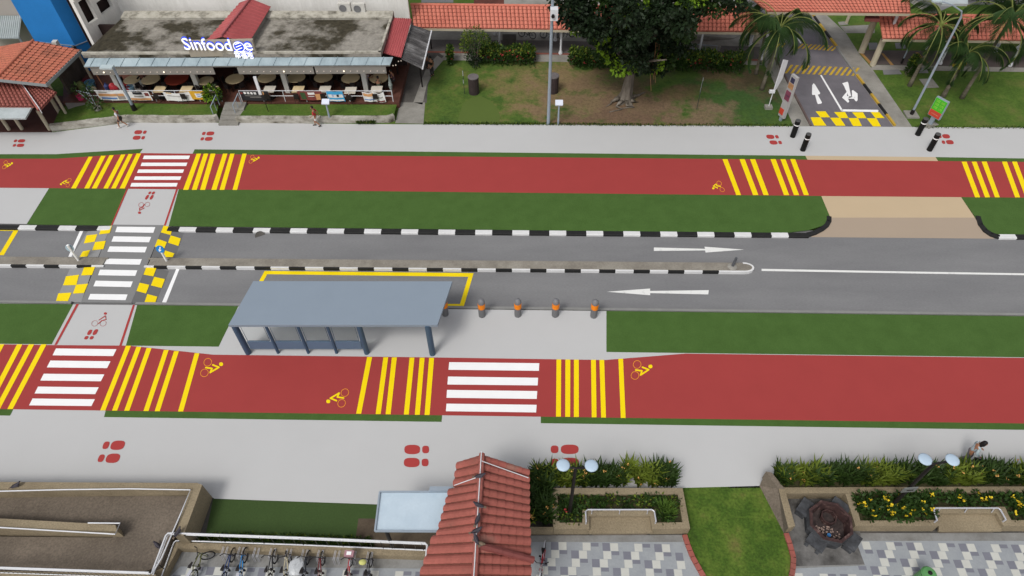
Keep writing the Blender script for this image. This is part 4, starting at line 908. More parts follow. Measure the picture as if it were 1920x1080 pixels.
W_, OR_, BL_, YE_, BK_, MA_, GN_, GY_, LB_ = pc_('white', (226, 224, 222)), pc_('orange', (206, 152, 104)), pc_('blue', (96, 132, 190)), pc_('yellow', (214, 164, 48)), pc_('black', (44, 42, 46)), pc_('maroon', (124, 62, 58)), pc_('green', (60, 84, 50)), pc_('grey', (150, 144, 140)), pc_('sky', (72, 164, 214))
banner(189, 241, .98, .22, W_, [(OR_, .05, .95, .28, .55), (GY_, .7, .95, .3, .9), (BL_, .1, .65, .68, .85), (GY_, .1, .4, .08, .18)], 'white and orange banner with blue strip nearest the clutter corner')
banner(243, 287, .92, .2, W_, [(BK_, .3, .7, .02, .3), (OR_, .1, .95, .72, .95), (GY_, .3, .7, .42, .6), (MA_, .78, .95, .15, .5)], 'white banner with black print and brown lower edge behind the lamp post')
banner(313, 364, .9, .2, W_, [(GY_, .1, .9, .35, .42), (YE_, .1, .3, .02, .1)], 'plain white banner sagging from the railing', .12)
banner(362, 391, .97, .3, YE_, [(W_, .3, .75, .25, .75), (BL_, .38, .68, .5, .62), (BL_, .4, .66, .32, .4)], 'yellow banner with white panel beside the leafy plant')
banner(455, 508, .97, .2, BK_, [(W_, .14, .22, .06, .3), (W_, .26, .34, .06, .3), (W_, .38, .46, .06, .3), (W_, .50, .58, .06, .3), (OR_, .68, .84, .05, .38), (GY_, .15, .7, .45, .5), (GY_, .3, .7, .6, .65), (MA_, .02, .1, .1, .3)], 'black banner with white characters beside the entrance steps')
banner(562, 607, .97, .25, MA_, [(GN_, .1, .3, .15, .9), (W_, .42, .7, .1, .35), (OR_, .7, .98, .3, .95), (W_, .4, .66, .5, .56)], 'maroon banner with green picture and pale lettering on the railing')
banner(616, 646, .96, .15, LB_, [(W_, .05, .95, .3, .62), (BL_, .08, .4, .32, .4), (BL_, .08, .4, .46, .52), (BK_, .58, .72, .3, .52), (W_, .05, .95, .8, .95)], 'sky blue banner with white band on the railing')
banner(682, 704, .93, .15, W_, [(OR_, .05, .9, .1, .4), (BL_, .05, .95, .7, .8)], 'white and orange banner knotted beside the last column', .1)
banner(704, 722, .93, .1, W_, [(MA_, .1, .9, .8, .95), (GY_, .3, .8, .4, .5)], 'crumpled white banner at the open end of the railing', .16)
# ---- clutter at the west corner
def clutter(name, px, py, build, mat, label, cat, z=ZF, group=None):
    m = MB(); build(m, U(px, py, z)); tag(m.build(name, mat, smooth=False), label, cat, group)
def bucket(r, h): return lambda m, p: m.lathe(p, [(r * .8, 0), (r, h), (r * 1.06, h), (r * 1.06, h + .03), (r * .92, h + .03), (r * .75, .06)], 16)
def sack(r): return lambda m, p: m.blob(p + V((0, 0, r * .8)), (r, r * .8, r), 7, 10, .12)
MR = M('red_bag', (170, 44, 52), .2, 4, .4)
for i, (px, py) in enumerate(((219, 172), (224, 166), (239, 168), (242, 174))):
    clutter('bin_bag', px, py, sack(.42 - i * .03), MR, ['shiny red bag heaped at the clutter corner, lowest', 'shiny red bag heaped behind the lamp post, topmost', 'red bag against the far side of the lamp post', 'small red bag beside the white box'][i], 'bag', ZF, 'red bags at the food court corner')
clutter('bucket', 173, 164, bucket(.38, .5), M('blue_bucket', (92, 140, 170), .1, 3), 'big light blue tub among the clutter at the food court corner', 'tub')
clutter('bucket', 154, 188, bucket(.26, .45), M('pink_bucket', (206, 52, 104), .1, 3), 'pink bucket on the concrete by the sapling', 'bucket', .5)
clutter('bucket', 249, 172, bucket(.3, .5), M('pale_blue_basin', (150, 190, 214), .1, 3), 'pale blue basin leaning near the second banner', 'basin')
clutter('carton', 265, 168, lambda m, p: (m.box(p + V((0, 0, .35)), (.7, .5, .7), .2), m.box(p + V((.38, 0, .72)), (.25, .5, .03), .2)), M('white_carton', (216, 214, 206), .05, 3), 'open white carton behind the second banner', 'carton')
clutter('sack', 155, 166, sack(.35), M('olive_sack', (116, 122, 74), .3, 4), 'olive green sack among the clutter at the food court corner', 'sack')
clutter('sack', 178, 170, sack(.22), M('cream_sack', (186, 178, 150), .1, 4), 'small cream sack at the foot of the blue tub', 'sack')
clutter('crate', 165, 158, lambda m, p: [m.box(p + V((0, 0, .06 + .14 * k)), (.6, .42, .1)) for k in range(3)] + [m.box(p + V((sx * .29, sy * .2, .2)), (.05, .05, .44)) for sx in (-1, 1) for sy in (-1, 1)], M('dark_red_crate', (126, 44, 56), .1, 3), 'slatted dark red crate beside the blue tub', 'crate')
clutter('gas_cylinder', 205, 172, lambda m, p: m.lathe(p, [(.16, 0), (.2, .05), (.2, .55), (.1, .68), (.05, .7), (.05, .78)], 14), M('navy_cylinder', (60, 72, 120), .15, 3, .4), 'navy gas cylinder between the clutter and the red bags', 'gas cylinder')
clutter('umbrella', 735, 178, lambda m, p: (m.lathe(p, [(.02, 0), (.04, .2), (.16, .9), (.05, 1.5), (.02, 1.8)], 10),), M('patterned_cloth', (150, 160, 156), .5, 6), 'folded patterned parasol at the open end of the railing', 'parasol')
clutter('plank', 198, 168, lambda m, p: m.tube(p, p + V((-.5, .5, 1.5)), .05, n=5), M('brown_wood', (134, 88, 60), .2, 3), 'brown wooden pole leaning by the gas cylinder', 'pole')
# concrete apron by the sapling
sheet('pavement', CONC, [[(128, 205), (142, 200), (160, 196), (158, 190), (120, 190)]], .53)
# ================================================================ NORTH SIDE: plants
def rdir(zmin=-1, zmax=1):
    z = random.uniform(zmin, zmax); t = random.uniform(0, 2 * PI); r = math.sqrt(max(0, 1 - z * z)); return V((r * math.cos(t), r * math.sin(t), z))
def clump(m, c, r, n, L, W, mats, flat=.5, shell=.55):
    """n leaves spread through an ellipsoid; material picked per clump"""
    r = V(r) if hasattr(r, '__len__') else V((r, r, r)); m.cur = mats
    for _ in range(n):
        d = rdir(); q = random.uniform(shell, 1) ; p = V((c[0] + d.x * r.x * q, c[1] + d.y * r.y * q, c[2] + d.z * r.z * q))
        o = (d + rdir() * .9 + V((0, 0, -flat * random.random()))).normalized(); m.leaf(p, o, rdir(), L * random.uniform(.6, 1.3), W * random.uniform(.7, 1.2))
# ---- the big tree
tb = U(1172, 188, ZL + .01)
t = thing('broadleaf_tree', 'big dark leafy tree with buttressed grey trunk on the worn lawn', 'tree', tb)
m = MB(); rt = random.Random(3)
hts = [0, .25, .7, 1.4, 2.4, 3.8, 5.5, 7.5]; rr = [.64, .48, .40, .37, .34, .3, .25, .18]; vs = []; N_ = 20
for i, (z, r) in enumerate(zip(hts, rr)):
    for k in range(N_):
        a_ = 2 * PI * k / N_; w_ = 1 + (.42 if i < 2 else .16 if i < 4 else .08) * math.sin(a_ * 5 + .6 * i) + rt.uniform(-.05, .05)
        vs.append(tb + V((r * w_ * math.cos(a_) + .05 * z, r * w_ * math.sin(a_), z)))
m.add(vs, [[i * N_ + k, i * N_ + (k + 1) % N_, (i + 1) * N_ + (k + 1) % N_, (i + 1) * N_ + k] for i in range(len(hts) - 1) for k in range(N_)])
for a_ in (.3, 3.3, 4.1, 4.8, 5.6):        # surface roots
    L_ = rt.uniform(.5, 1.3); pts = [tb + V((math.cos(a_ + rt.uniform(-.2, .2) * j) * (.5 + L_ * j / 4), math.sin(a_ + .1 * j) * (.5 + L_ * j / 4), .22 - .05 * j)) for j in range(5)]
    m.path(pts, .1, 6, [.17, .13, .09, .06, .03])
limbs = []
for k in range(11):
    a_ = k * 2.4; z0 = rt.uniform(2.6, 6); p0 = tb + V((.05 * z0, 0, z0)); L_ = rt.uniform(2.5, 4.6)
    p1 = p0 + V((math.cos(a_) * L_ * .5, math.sin(a_) * L_ * .5, L_ * .45)); p2 = p0 + V((math.cos(a_) * L_, math.sin(a_) * L_, L_ * .75)); m.path([p0, p1, p2], .12, 6, [.16, .1, .04])
m.build('trunk', BARK, t, smooth=True)
cr = MB(); random.seed(11)
CL = []
for _ in range(96):                                    # crown: narrow skirt low down, wide head
    z = 2.7 + 8.3 * random.random() ** .75; wr = lerp(1.9, 5.6, min(1, max(0, (z - 3) / 5.2))); a_ = random.uniform(0, 2 * PI); q = math.sqrt(random.random()) * wr
    CL.append((tb.x + .3 + q * math.cos(a_), tb.y + .4 + q * .85 * math.sin(a_), z))
for px, py, z in ((1070, 22, 8.2), (1095, 40, 7.0), (1062, 0, 9.0), (1300, 5, 8.6), (1340, 4, 8.8), (1270, 10, 8.2), (1120, 30, 7.4), (1235, 12, 7.8), (1085, 5, 8.6), (1185, 60, 5.6), (1215, 100, 3.4), (1240, 95, 3.6), (1130, 100, 3.4), (1155, 60, 5.2), (1380, 0, 9.2), (1235, 128, 2.4), (1190, 124, 2.6)):
    p = U(px, py, z); CL.append((p.x, p.y, p.z))
for i, c in enumerate(CL):
    r = random.uniform(.75, 1.35); 
    if PX(c)[1] > 40: r *= .8
    clump(cr, c, (r, r, r * .75), int(330 * r), .34, .20, 0 if random.random() < .8 else 1, shell=.35)
for px, py, z in ((1170, 20, 7.4), (1165, 46, 6), (1240, 30, 7), (1282, 4, 8.3), (1130, 90, 3.9), (1147, 110, 3.2), (1235, 118, 2.9), (1242, 90, 3.8), (1120, 62, 5), (1190, 60, 5.6), (1180, 128, 2.8), (1160, 132, 2.6), (1200, 126, 2.8), (1205, 5, 8.4), (1128, 72, 4.8), (1225, 126, 2.5), (1084, 56, 5.6), (1310, 0, 8.8)):
    p = U(px, py, z) ; d = (CP - p).normalized() * 1.7; clump(cr, p + d, (.5, .4, .35), 60, .3, .2, 2)
cr.build('crown', [LEAFD, LEAFM, LEAFL], t)
for dx, dy, z in ((1.6, -.6, 6.2), (1.75, -.7, 6.0), (1.5, -.9, 5.4), (2.6, .2, 6.5)):
    m = MB(); p = tb + V((dx, dy, z)); m.path([p, p + V((.05, -.15, -1.2)), p + V((-.05, -.1, -2.6)), p + V((.2, -.1, -3.9))], .022, 5); m.build('aerial_root', M('root_brown', (150, 112, 80), .15, 3), t)
# ---- palms
def palm(bx, by, cx, cy, label, nf=15, L=3.0, r=.15, coco=False, seed=1, aim=None):
    b = U(bx, by, ZL); h = H(bx, by, cy, ZL); rn = random.Random(seed)
    tp = b + V((0, 0, h)); q = PX(tp); tp = tp + CR * ((cx - q[0]) * (tp - CP).dot(CF) / FPX)
    t = thing('palm_tree', label, 'palm tree', b, 'palms beside the side road'); m = MB()
    pts = []
    for i in range(9):
        u = i / 8; pts.append(b.lerp(tp, u) + V((math.sin(u * 2.4) * .12, .1 * math.sin(u * 3), 0)))
    m.path(pts, r, 9, [r * 1.5, r * 1.1, r, r * .95, r * .9, r * .85, r * .8, r * .9, r * 1.0]); m.build('trunk', BARKP, t, smooth=True); tp = pts[-1]
    cr = MB()
    for k in range(nf):
        a_ = 2 * PI * k / nf + rn.uniform(-.25, .25); el = rn.choice((.1, .35, .6, .9, 1.2)); Lf = L * rn.uniform(.8, 1.1); d = V((math.cos(a_), math.sin(a_), 0)); sdv = V((-d.y, d.x, 0))
        P = []; p = tp.copy(); an = el; n = 12
        for i in range(n + 1): P.append(p.copy()); p = p + (d * math.cos(an) + V((0, 0, math.sin(an)))) * (Lf / n); an -= (.16 + .05 * i / n) * (1.25 - .2 * el)
        cr.cur = 1; cr.path(P, .03, 4, [.05 * (1 - .8 * i / n) for i in range(n + 1)]); cr.cur = 0
        for i in range(11, n * 7):
            u = i / 7; j = min(int(u), n - 1); pp = P[j].lerp(P[j + 1], u - j); tg = (P[j + 1] - P[j]).normalized(); ll = Lf * .27 * (math.sin(PI * min(1, (u / n) * .86 + .14)) ** .7 + .1)
            for s in (-1, 1):
                dr = (sdv * s * .75 + tg * .55 + V((0, 0, -.75 - .25 * rn.random()))).normalized(); cr.leaf(pp, dr, tg, ll * rn.uniform(.8, 1.1), .05)
    cr.build('crown', [PALMG, PALMR], t)
    if coco:
        m = MB()
        for k in range(9): m.blob(tp + V((-.35 + rn.uniform(-.25, .25), -.3 + rn.uniform(-.25, .25), -.55 + rn.uniform(-.3, .15))), .15, 5, 8)
        m.build('coconut_bunch', M('yellow_coconut', (176, 156, 52), .2, 4, .6), t)
    return t
palm(1428, 168, 1460, 55, 'tallest palm leaning over the feather banner near the side road', 17, 4.3, .13, seed=2)
palm(1417, 139, 1436, 46, 'slimmer palm half hidden beside the long walkway roof end', 13, 3.4, .11, seed=5)
palm(1705, 161, 1762, 48, 'palm in front of the lower walkway, nearest the round clipped bush', 16, 4.2, .13, seed=8)
palm(1768, 181, 1812, 102, 'short palm bearing a yellow coconut bunch behind the green sign', 14, 3.5, .14, True, seed=14)
palm(1803, 184, 1893, 36, 'palm standing farthest from the side road at the edge of the photo', 17, 4.6, .13, seed=21)
# ---- hedges and bushes along the walkway
def shrub(name, label, cat, boxes, n, z0, z1, mats=(0, 1), flowers=0, L=.24, W=.15, group=None, fl=None):
    t = thing(name, label, cat, boxes[0][0].lerp(boxes[0][1], .5)); m = MB(); f = MB(); s = MB(); s_ = []
    if group: t['group'] = group
    for a, b, wd in boxes:
        d = (b - a); nn = V((-d.y, d.x, 0)).normalized(); k = max(1, int(d.length / .5))
        for i in range(k + 1):
            c = a.lerp(b, i / max(1, k)); 
            for j in range(2): s.tube(V((c.x, c.y, z0)) + nn * random.uniform(-wd, wd) * .3, V((c.x, c.y, z0 + (z1 - z0) * .7)) + nn * random.uniform(-wd, wd) * .4, .025, n=4)
        for _ in range(int(n * max(1, d.length))):
            u = random.uniform(-.02, 1.02); v = random.uniform(-1, 1); zz = random.random() ** .55; wob = .10 * math.sin(u * d.length * 2.3) + .06 * math.sin(u * d.length * 5.1 + 1)
            c = a + d * u + nn * (v * wd / 2 * (1 - .15 * zz)); p = V((c.x, c.y, z0 + (z1 - z0) * zz * (1 + wob)))
            m.cur = mats[0] if zz < .8 or random.random() < .7 else mats[1]; o = (V((0, 0, .5)) + nn * v * .6 + rdir() * .9).normalized(); m.leaf(p, o, rdir(), L * random.uniform(.6, 1.3), W * random.uniform(.7, 1.2))
        for _ in range(int(flowers * max(1, d.length))):
            c = a + d * random.random() - nn * (wd / 2 * random.uniform(.2, 1.02)) ; p = V((c.x, c.y, z0 + (z1 - z0) * random.uniform(.45, 1.02)))
            for _k in range(4): f.leaf(p + rdir() * .05, rdir(-.2, 1), rdir(), .09, .07)
    m.build('foliage', [LEAFH, LEAFY, LEAFM], t); s.build('stems', BARK, t)
    if flowers: f.build('blossoms', fl or FLOWR, t)
    return t
def seg(x0, y0, x1, y1, w_): return (U(x0, y0, ZL), U(x1, y1, ZL), w_)
shrub('hedge', 'clipped hedge with red flowers beside the airy small tree', 'hedge', [seg(903, 115, 1000, 117, 1.5)], 800, ZL, 1.35, flowers=14)
shrub('hedge', 'hedge with red flowers between the tall lamp and the big tree', 'hedge', [seg(1068, 121, 1150, 124, 1.5)], 800, ZL, 1.3, flowers=9)
shrub('hedge', 'long dark hedge with red flowers between the big tree and the palms', 'hedge', [seg(1240, 126, 1386, 131, 1.6)], 800, ZL, 1.4, flowers=8)
shrub('bush', 'rounded bush with pink red flowers by the dirty awning', 'bush', [seg(840, 119, 850, 119, 1.1)], 700, ZL, 1.35, flowers=10)
shrub('bush', 'round clipped yellow green bush beside the drain covers', 'bush', [seg(1698, 141, 1712, 141, 1.1)], 800, ZL, 1.5, (0, 1))
# airy small tree
b = U(893, 121, ZL); t = thing('small_tree', 'small airy yellow green tree rising from the hedge end', 'tree', b)
m = MB(); 
for k in range(7): a_ = k * .9; m.path([b + V((.08 * math.cos(a_), .08 * math.sin(a_), 0)), b + V((.3 * math.cos(a_), .3 * math.sin(a_), 1.4)), b + V((.8 * math.cos(a_), .8 * math.sin(a_), 2.6))], .04, 5, [.05, .04, .015])
m.build('trunk', BARK, t); m = MB()
for _ in range(34):
    d = rdir(-.6, 1); clump(m, b + V((d.x * .95, d.y * .95, 1.95 + d.z * .95)), .42, 46, .2, .07, 1 if random.random() < .6 else 0)
for _ in range(14): d = rdir(-.6, 1); clump(m, b + V((d.x * .55, d.y * .55, .7 + d.z * .5)), .4, 60, .2, .09, 2)
m.build('crown', [LEAFH, LEAFY, LEAFD], t)
# plant beside the steps and the sapling
def leafy(px, py, label, h, r, n, z0, mats=(1, 0), name='leafy_plant'):
    b = U(px, py, z0); t = thing(name, label, 'plant', b); m = MB()
    m.path([b, b + V((0, 0, h * .5))], .03, 5)
    for k in range(5): a_ = k * 1.3; m.path([b, b + V((r * .4 * math.cos(a_), r * .4 * math.sin(a_), h * .5)), b + V((r * .8 * math.cos(a_), r * .8 * math.sin(a_), h * .9))], .02, 4)
    m.build('stems', BARK, t); m = MB()
    for _ in range(n):
        d = rdir(-.7, 1); m.cur = mats[0] if random.random() < .5 else mats[1]; q = random.uniform(.4, 1); p = b + V((d.x * r * q, d.y * r * q, h * .55 + d.z * h * .45 * q)); m.leaf(p, (d + rdir() * .6).normalized(), rdir(), .3, .14)
    m.build('foliage', [LEAFM, LEAFL, LEAFH], t); return t
leafy(404, 195, 'bright leafy plant beside the yellow banner and steps', 1.6, .6, 420, .52)
b = U(184, 205, .52); t = leafy(184, 206, 'thin staked sapling on a concrete block among the clutter', .9, .5, 60, .52, (0, 2), 'sapling')
m = MB(); m.tube(b, b + V((0, 0, 1.9)), .03); m.tube(b + V((.1, .05, 0)), b + V((-1.1, .3, 1.5)), .03); m.tube(b + V((0, 0, 1.4)), b + V((-1.0, .3, 1.45)), .025); m.build('stake', GALV, t)
m = MB(); m.lathe(b, [(.3, 0), (.28, .22)], 6); m.build('block', CONC, t); m = MB()
for c in ((-.15, .1, 1.5), (.15, .05, 1.9), (-1, .3, 1.6), (-.6, .2, 1.3)): clump(m, b + V(c), .4, 60, .2, .08, random.choice((0, 1)))
m.build('crown', [LEAFM, LEAFH], t)
def weeds(name, pts, n, label, h=.2, z=.13):
    m = MB()
    for _ in range(n):
        i = random.randrange(len(pts) - 1); a, b = pts[i], pts[i + 1]; u = random.random(); p = U(lerp(a[0], b[0], u), lerp(a[1], b[1], u) + random.uniform(-3, 1.5), z); m.cur = random.choice((0, 0, 1)); m.leaf(p, V((random.uniform(-.6, .6), random.uniform(-.6, .3), 1)), rdir(), h * random.uniform(.5, 1.4), .05)
    o = m.build(name, [LEAFM, LEAFY], label=label); o['kind'] = 'stuff'
weeds('weeds', [(668, 232), (704, 232)], 420, 'bright weeds growing over the stone edging', .28)
weeds('grass_fringe', [(794, 233), (1000, 234), (1200, 235.5), (1487, 237)], 2600, 'ragged grass along the back of the path', .16, .11)
weeds('grass_fringe', [(1711, 239.5), (1920, 241), (2100, 242)], 700, 'ragged grass along the back of the path', .16, .11)
# beyond: dark plants past the lower walkway
for i, (px, py, r) in enumerate(((1850, 8, 1.5), (1900, 14, 1.7), (1822, -6, 1.3))):
    b = U(px, py, ZL); t = thing('bush', ['dark bush past the lower walkway, beside the small white block', 'dark bush past the lower walkway at the photo edge', 'dark bush farthest beyond the car park'][i], 'bush', b, 'bushes beyond the lower walkway'); m = MB()
    for _ in range(18): d = rdir(-.2, 1); clump(m, b + V((d.x * r, d.y * r, 1.0 + d.z * r * .8)), .6, 50, .3, .16, random.choice((0, 0, 1)))
    m.build('foliage', [LEAFD, LEAFM], t); m = MB(); m.tube(b, b + V((0, 0, 1.5)), .08); m.build('stems', BARK, t)

# ================================================================ NORTH SIDE: posts, signs, bollards
def bollard(label_list, pts, group, kind):
    first = None
    for (px, py), lab in zip(pts, label_list):
        p = U(px, py, ZP)
        if first is None:
            t = thing('bollard', lab, 'bollard', p, group); first = t
            if kind == 'black':
                m = MB(); m.lathe(p, [(.19, 0), (.19, 1.38)], 18); m.build('shaft', M('bollard_black', (14, 14, 14), .2, 2, .6), t)
                m = MB(); m.lathe(p, [(.197, 1.02), (.197, 1.09)], 18); m.build('white_band', WHITE, t)
                m = MB(); m.lathe(p, [(.19, 1.38), (.18, 1.42), (.02, 1.43)], 18); m.build('cap', M('bollard_cap', (84, 84, 84), .05, 2, .7), t)
            else:
                m = MB(); m.lathe(p, [(.2, 0), (.2, 1.18)], 18); m.build('shaft', M('bollard_grey', (116, 116, 118), .05, 2, .6), t)
                m = MB(); m.lathe(p, [(.207, .72), (.207, 1.12)], 18); m.build('orange_band', M('bollard_orange', (250, 140, 20), .04, 2, .6), t)
                m = MB(); m.blob(p + V((0, 0, 1.2)), (.205, .205, .24), 8, 16); m.build('dome', M('bollard_dome', (124, 124, 128), .05, 2, .45), t, smooth=True)
        else: dup(first, p, 0, lab)
bollard(['black bollard by the grey kerb path, nearer the lawn with palms', 'black bollard nearer the cycle track, on the big tree side of the driveway', 'black bollard nearest the green and red sign board', 'black bollard beside the red footprints, on the sign board side'],
        [(1486, 256), (1505, 281.5), (1720.5, 252.5), (1742.5, 281.5)], 'black bollards at the side road mouth', 'black')
bollard(['grey bollard with orange band half hidden by the shelter roof'] + ['grey bollard with orange band, %s from the bus shelter along the bay' % ORD[i] for i in range(1, 4)] + ['grey bollard with orange band nearest the turf verge'],
        [(835, 589), (904, 591.5), (971, 591), (1041, 591), (1113, 592.5)], 'orange banded bollards at the bus bay', 'orange')
# lamp posts
def lamp_post(px, py, ty, label, r=.09, arm=None, base=True, z0=ZL, cat='lamp post'):
    b = U(px, py, z0); h = H(px, py, ty, z0); t = thing('lamp_post', label, cat, b); m = MB(); tp = b + V((0, 0, h))
    m.tube(b, tp, r, r * .75, 10); m.build('pole', GALV, t)
    if base:
        m = MB(); m.tube(b, b + V((0, 0, .5)), r * 1.6, r * 1.4, 10); m.build('sleeve', BLACK, t)
    return t, b, tp
t, b, tp = lamp_post(252.5, 206, 122, 'grey lamp post rising across the food court banners', .12, z0=.53)
m = MB(); m.box(tp + V((-.2, -.35, .05)), (.9, .45, .12)); m.build('lamp_head', M('lamp_head', (190, 204, 208), .05, 2, .4), t)
t, b, tp = lamp_post(1028, 233, -45, 'tall grey lamp post with white camera box in front of the lawn', .125, base=False)
m = MB(); c = b + V((0, 0, H(1028, 233, 22, ZL))); m.box(c + V((.12, -.25, 0)), (.5, .5, .75)); m.build('camera_box', WHITEM, t); m = MB(); m.lathe(c + V((.05, -.56, 0)), [(.1, -.1), (.12, .1)], 10, Matrix.Rotation(PI / 2, 3, 'X')); m.build('lens', BLACK, t)
t, b, tp = lamp_post(1708, 216, 32, 'slim grey street lamp with curved arm among the palms', .09)
m = MB(); a1 = tp + CR * -.3 + V((0, 0, .5)); m.path([tp, tp + V((-.15, 0, .4)), a1 + V((-.7, 0, .35)), a1 + V((-1.5, .1, .55))], .05, 6); m.build('arm', GALV, t)
m = MB(); m.box(a1 + V((-1.75, .1, .55)), (.6, .2, .1)); m.build('lamp_head', M('lamp_head', (190, 204, 208), .05, 2, .4), t)
m = MB(); m.box(b + V((0, 0, .05)), (.9, .9, .14)); m.build('base_block', CONC, t)
t, b, tp = lamp_post(1690, 119, 60, 'thin white post close behind the slim street lamp', .06)
for px, py, ty, lab in ((620, 229, 192, 'short grey post with white sensor box before the food court lawn'), (1046.5, 233, 194, 'short grey post with white sensor box beside the tall lamp post')):
    b = U(px, py, .12); h = H(px, py, ty, .12); t = thing('sensor_post', lab, 'post', b, 'sensor posts on the path edge'); m = MB(); m.tube(b, b + V((0, 0, h)), .075, .06, 10); m.build('pole', GALV, t)
    m = MB(); m.slab([b + V((x, y, h + z)) for x, y, z in ((-.28, -.2, 0), (.28, -.2, 0), (.28, .2, .18), (-.28, .2, .18))], .12); m.build('panel', M('panel_white', (224, 230, 244), .03, 2, .3), t)
for px, py, lab in ((889, 174, 'squat black ribbed bin on the green lawn'), (1037, 172, 'squat dark brown bin half behind the tall lamp post')):
    b = U(px, py, ZL); t = thing('litter_bin', lab, 'bin', b); hh_ = H(px, py, py - 30, ZL); m = MB(); MBN = M('bin_dark', (62, 52, 52), .2, 3, .7); N_ = 36
    vs = [b + V(((.4 + (.015 if k % 2 else 0)) * math.cos(2 * PI * k / N_), (.4 + (.015 if k % 2 else 0)) * math.sin(2 * PI * k / N_), z)) for z in (0, hh_) for k in range(N_)]
    m.add(vs, [[k, (k + 1) % N_, (k + 1) % N_ + N_, k + N_] for k in range(N_)]); m.build('body', MBN, t)
    m = MB(); m.lathe(b + V((0, 0, hh_)), [(.43, -.04), (.43, .03), (.3, .05), (.29, .02), (.02, .02)], 24); m.build('lid', M('bin_lid', (112, 106, 106), .1, 3, .6), t)
for px, py, ty, lab in ((871, 176, 133, 'thin dark stake with small green tags beside the black bin'), (1306, 205, 152, 'thin metal frame sign seen edge on in the shaded lawn')):
    b = U(px, py, ZL); h = H(px, py, ty, ZL); t = thing('stake_sign', lab, 'sign', b); m = MB(); m.tube(b, b + V((0, 0, h)), .025, n=5); m.build('stake', M('stake_dark', (52, 60, 56), .1, 2), t)
    m = MB()
    if px > 1000: q = b + V((.1, .45, 0)); m.path([b + V((0, 0, h)), q + V((0, 0, h)), q + V((0, 0, h * .55)), b + V((0, 0, h * .55))], .025, 5)
    else: m.box(b + V((-.02, 0, h * .55)), (.06, .1, .3)); m.box(b + V((-.02, 0, h * .9)), (.06, .1, .4))
    m.build('frame' if px > 1000 else 'tag', M('stake_grey', (150, 156, 150), .1, 2), t)
b = U(548, 201, .53); t = thing('signpost', 'slim dark signpost with upright white board in front of the black banner', 'sign', U(503, 209, .53)); m = MB(); b = U(503, 209, .53); h = H(503, 209, 172, .53); m.tube(b, b + V((0, 0, h)), .03, n=6); m.build('post', BLACK, t)
m = MB(); m.box(b + V((-.2, .1, h + .45)), (.22, .1, 1.5)); m.build('board', WHITEM, t)
# pylon signs by the side road
def pylon(px, py, ty, wd, th, rz, label, parts, body, legs):
    b = U(px, py, ZL); h = H(px, py, ty, ZL); t = thing('pylon_sign', label, 'sign', b); R = Matrix.Rotation(rz, 3, 'Z')
    m = MB(); m.box(b + V((0, 0, (h + legs) / 2)), (wd, th, h - legs), 0, R); m.build('body', body, t)
    for nm, mt, u0, u1, v0, v1 in parts:
        m = MB(); z0, z1 = legs + (h - legs) * v0, legs + (h - legs) * v1
        m.box(b + R @ V((wd * ((u0 + u1) / 2 - .5), -th / 2 - .015, 0)) + V((0, 0, (z0 + z1) / 2)), (wd * (u1 - u0), .03, z1 - z0), 0, R); m.build(nm, mt, t)
    m = MB(); 
    m.box(b + V((0, 0, legs / 2)), (wd * .3, th * .8, legs), 0, R); m.build('leg', GALV, t)
    return t, b, h
GRN = M('sign_green', (76, 190, 44), .05, 2, .4); SRD = M('sign_red', (206, 74, 56), .05, 2, .4); PGR = M('sign_yellowgreen', (140, 224, 76), .05, 2, .4)
pp = [('green_panel', GRN, .04, .96, .36, .97), ('red_panel', SRD, .04, .96, .04, .36)]
for i in range(2):
    for j in range(3): pp.append(('pale_square', PGR, .14 + i * .4, .46 + i * .4, .44 + j * .17, .57 + j * .17))
pp.append(('pale_strip', M('sign_pink', (232, 150, 130), .05, 2, .4), .2, .8, .16, .2))
t, b, h = pylon(1743, 234, 186, .95, .2, -1.0, 'pylon sign with pale green squares above a red panel', pp, GALV, .7)
b = U(1743, 234, ZL); m = MB(); m.box(b + V((0, 0, .04)), (1, .7, .1), .5); tag(m.build('concrete_pad', CONC), 'pale pad under the green and red pylon sign', 'pad')
DK = M('sign_navy', (64, 62, 88), .2, 3, .4); PK = M('sign_maroon', (134, 72, 92), .2, 3, .4); TN = M('sign_tan', (186, 140, 100), .2, 3, .4)
pylon(1463, 226, 142, .62, .2, -1.15, 'grey pylon sign with small dark pictures beside the side road kerb', [('picture', DK, .2, .8, .84, .95), ('picture', TN, .1, .9, .7, .82), ('picture', PK, .1, .9, .42, .64), ('caption', DK, .2, .8, .52, .54), ('picture', SRD, .05, .7, .06, .2)], M('sign_grey', (176, 174, 174), .05, 2, .5), .35)
b = U(1440, 203, ZL); h = H(1440, 203, 112, ZL); t = thing('feather_banner', 'narrow white feather banner on a square concrete foot', 'banner', b)
m = MB(); m.box(b + V((0, 0, .1)), (.55, .45, .22)); m.build('foot', CONC, t); m = MB(); m.tube(b, b + V((0, 0, h)), .035, n=6); m.build('pole', WHITEM, t)
m = MB(); m.slab([b + V((.03, 0, h * .36)), b + V((.2, .06, h * .40)), b + V((.42, .12, h * .62)), b + V((.4, .1, h * .97)), b + V((.03, 0, h))], .03, V((0, .03, 0))); m.build('flag', M('flag_white', (206, 206, 210), .04, 2, .6), t)
m = MB(); m.box(b + V((-.1, 0, h * .36)), (.4, .2, .2)); m.build('clamp', WHITEM, t)
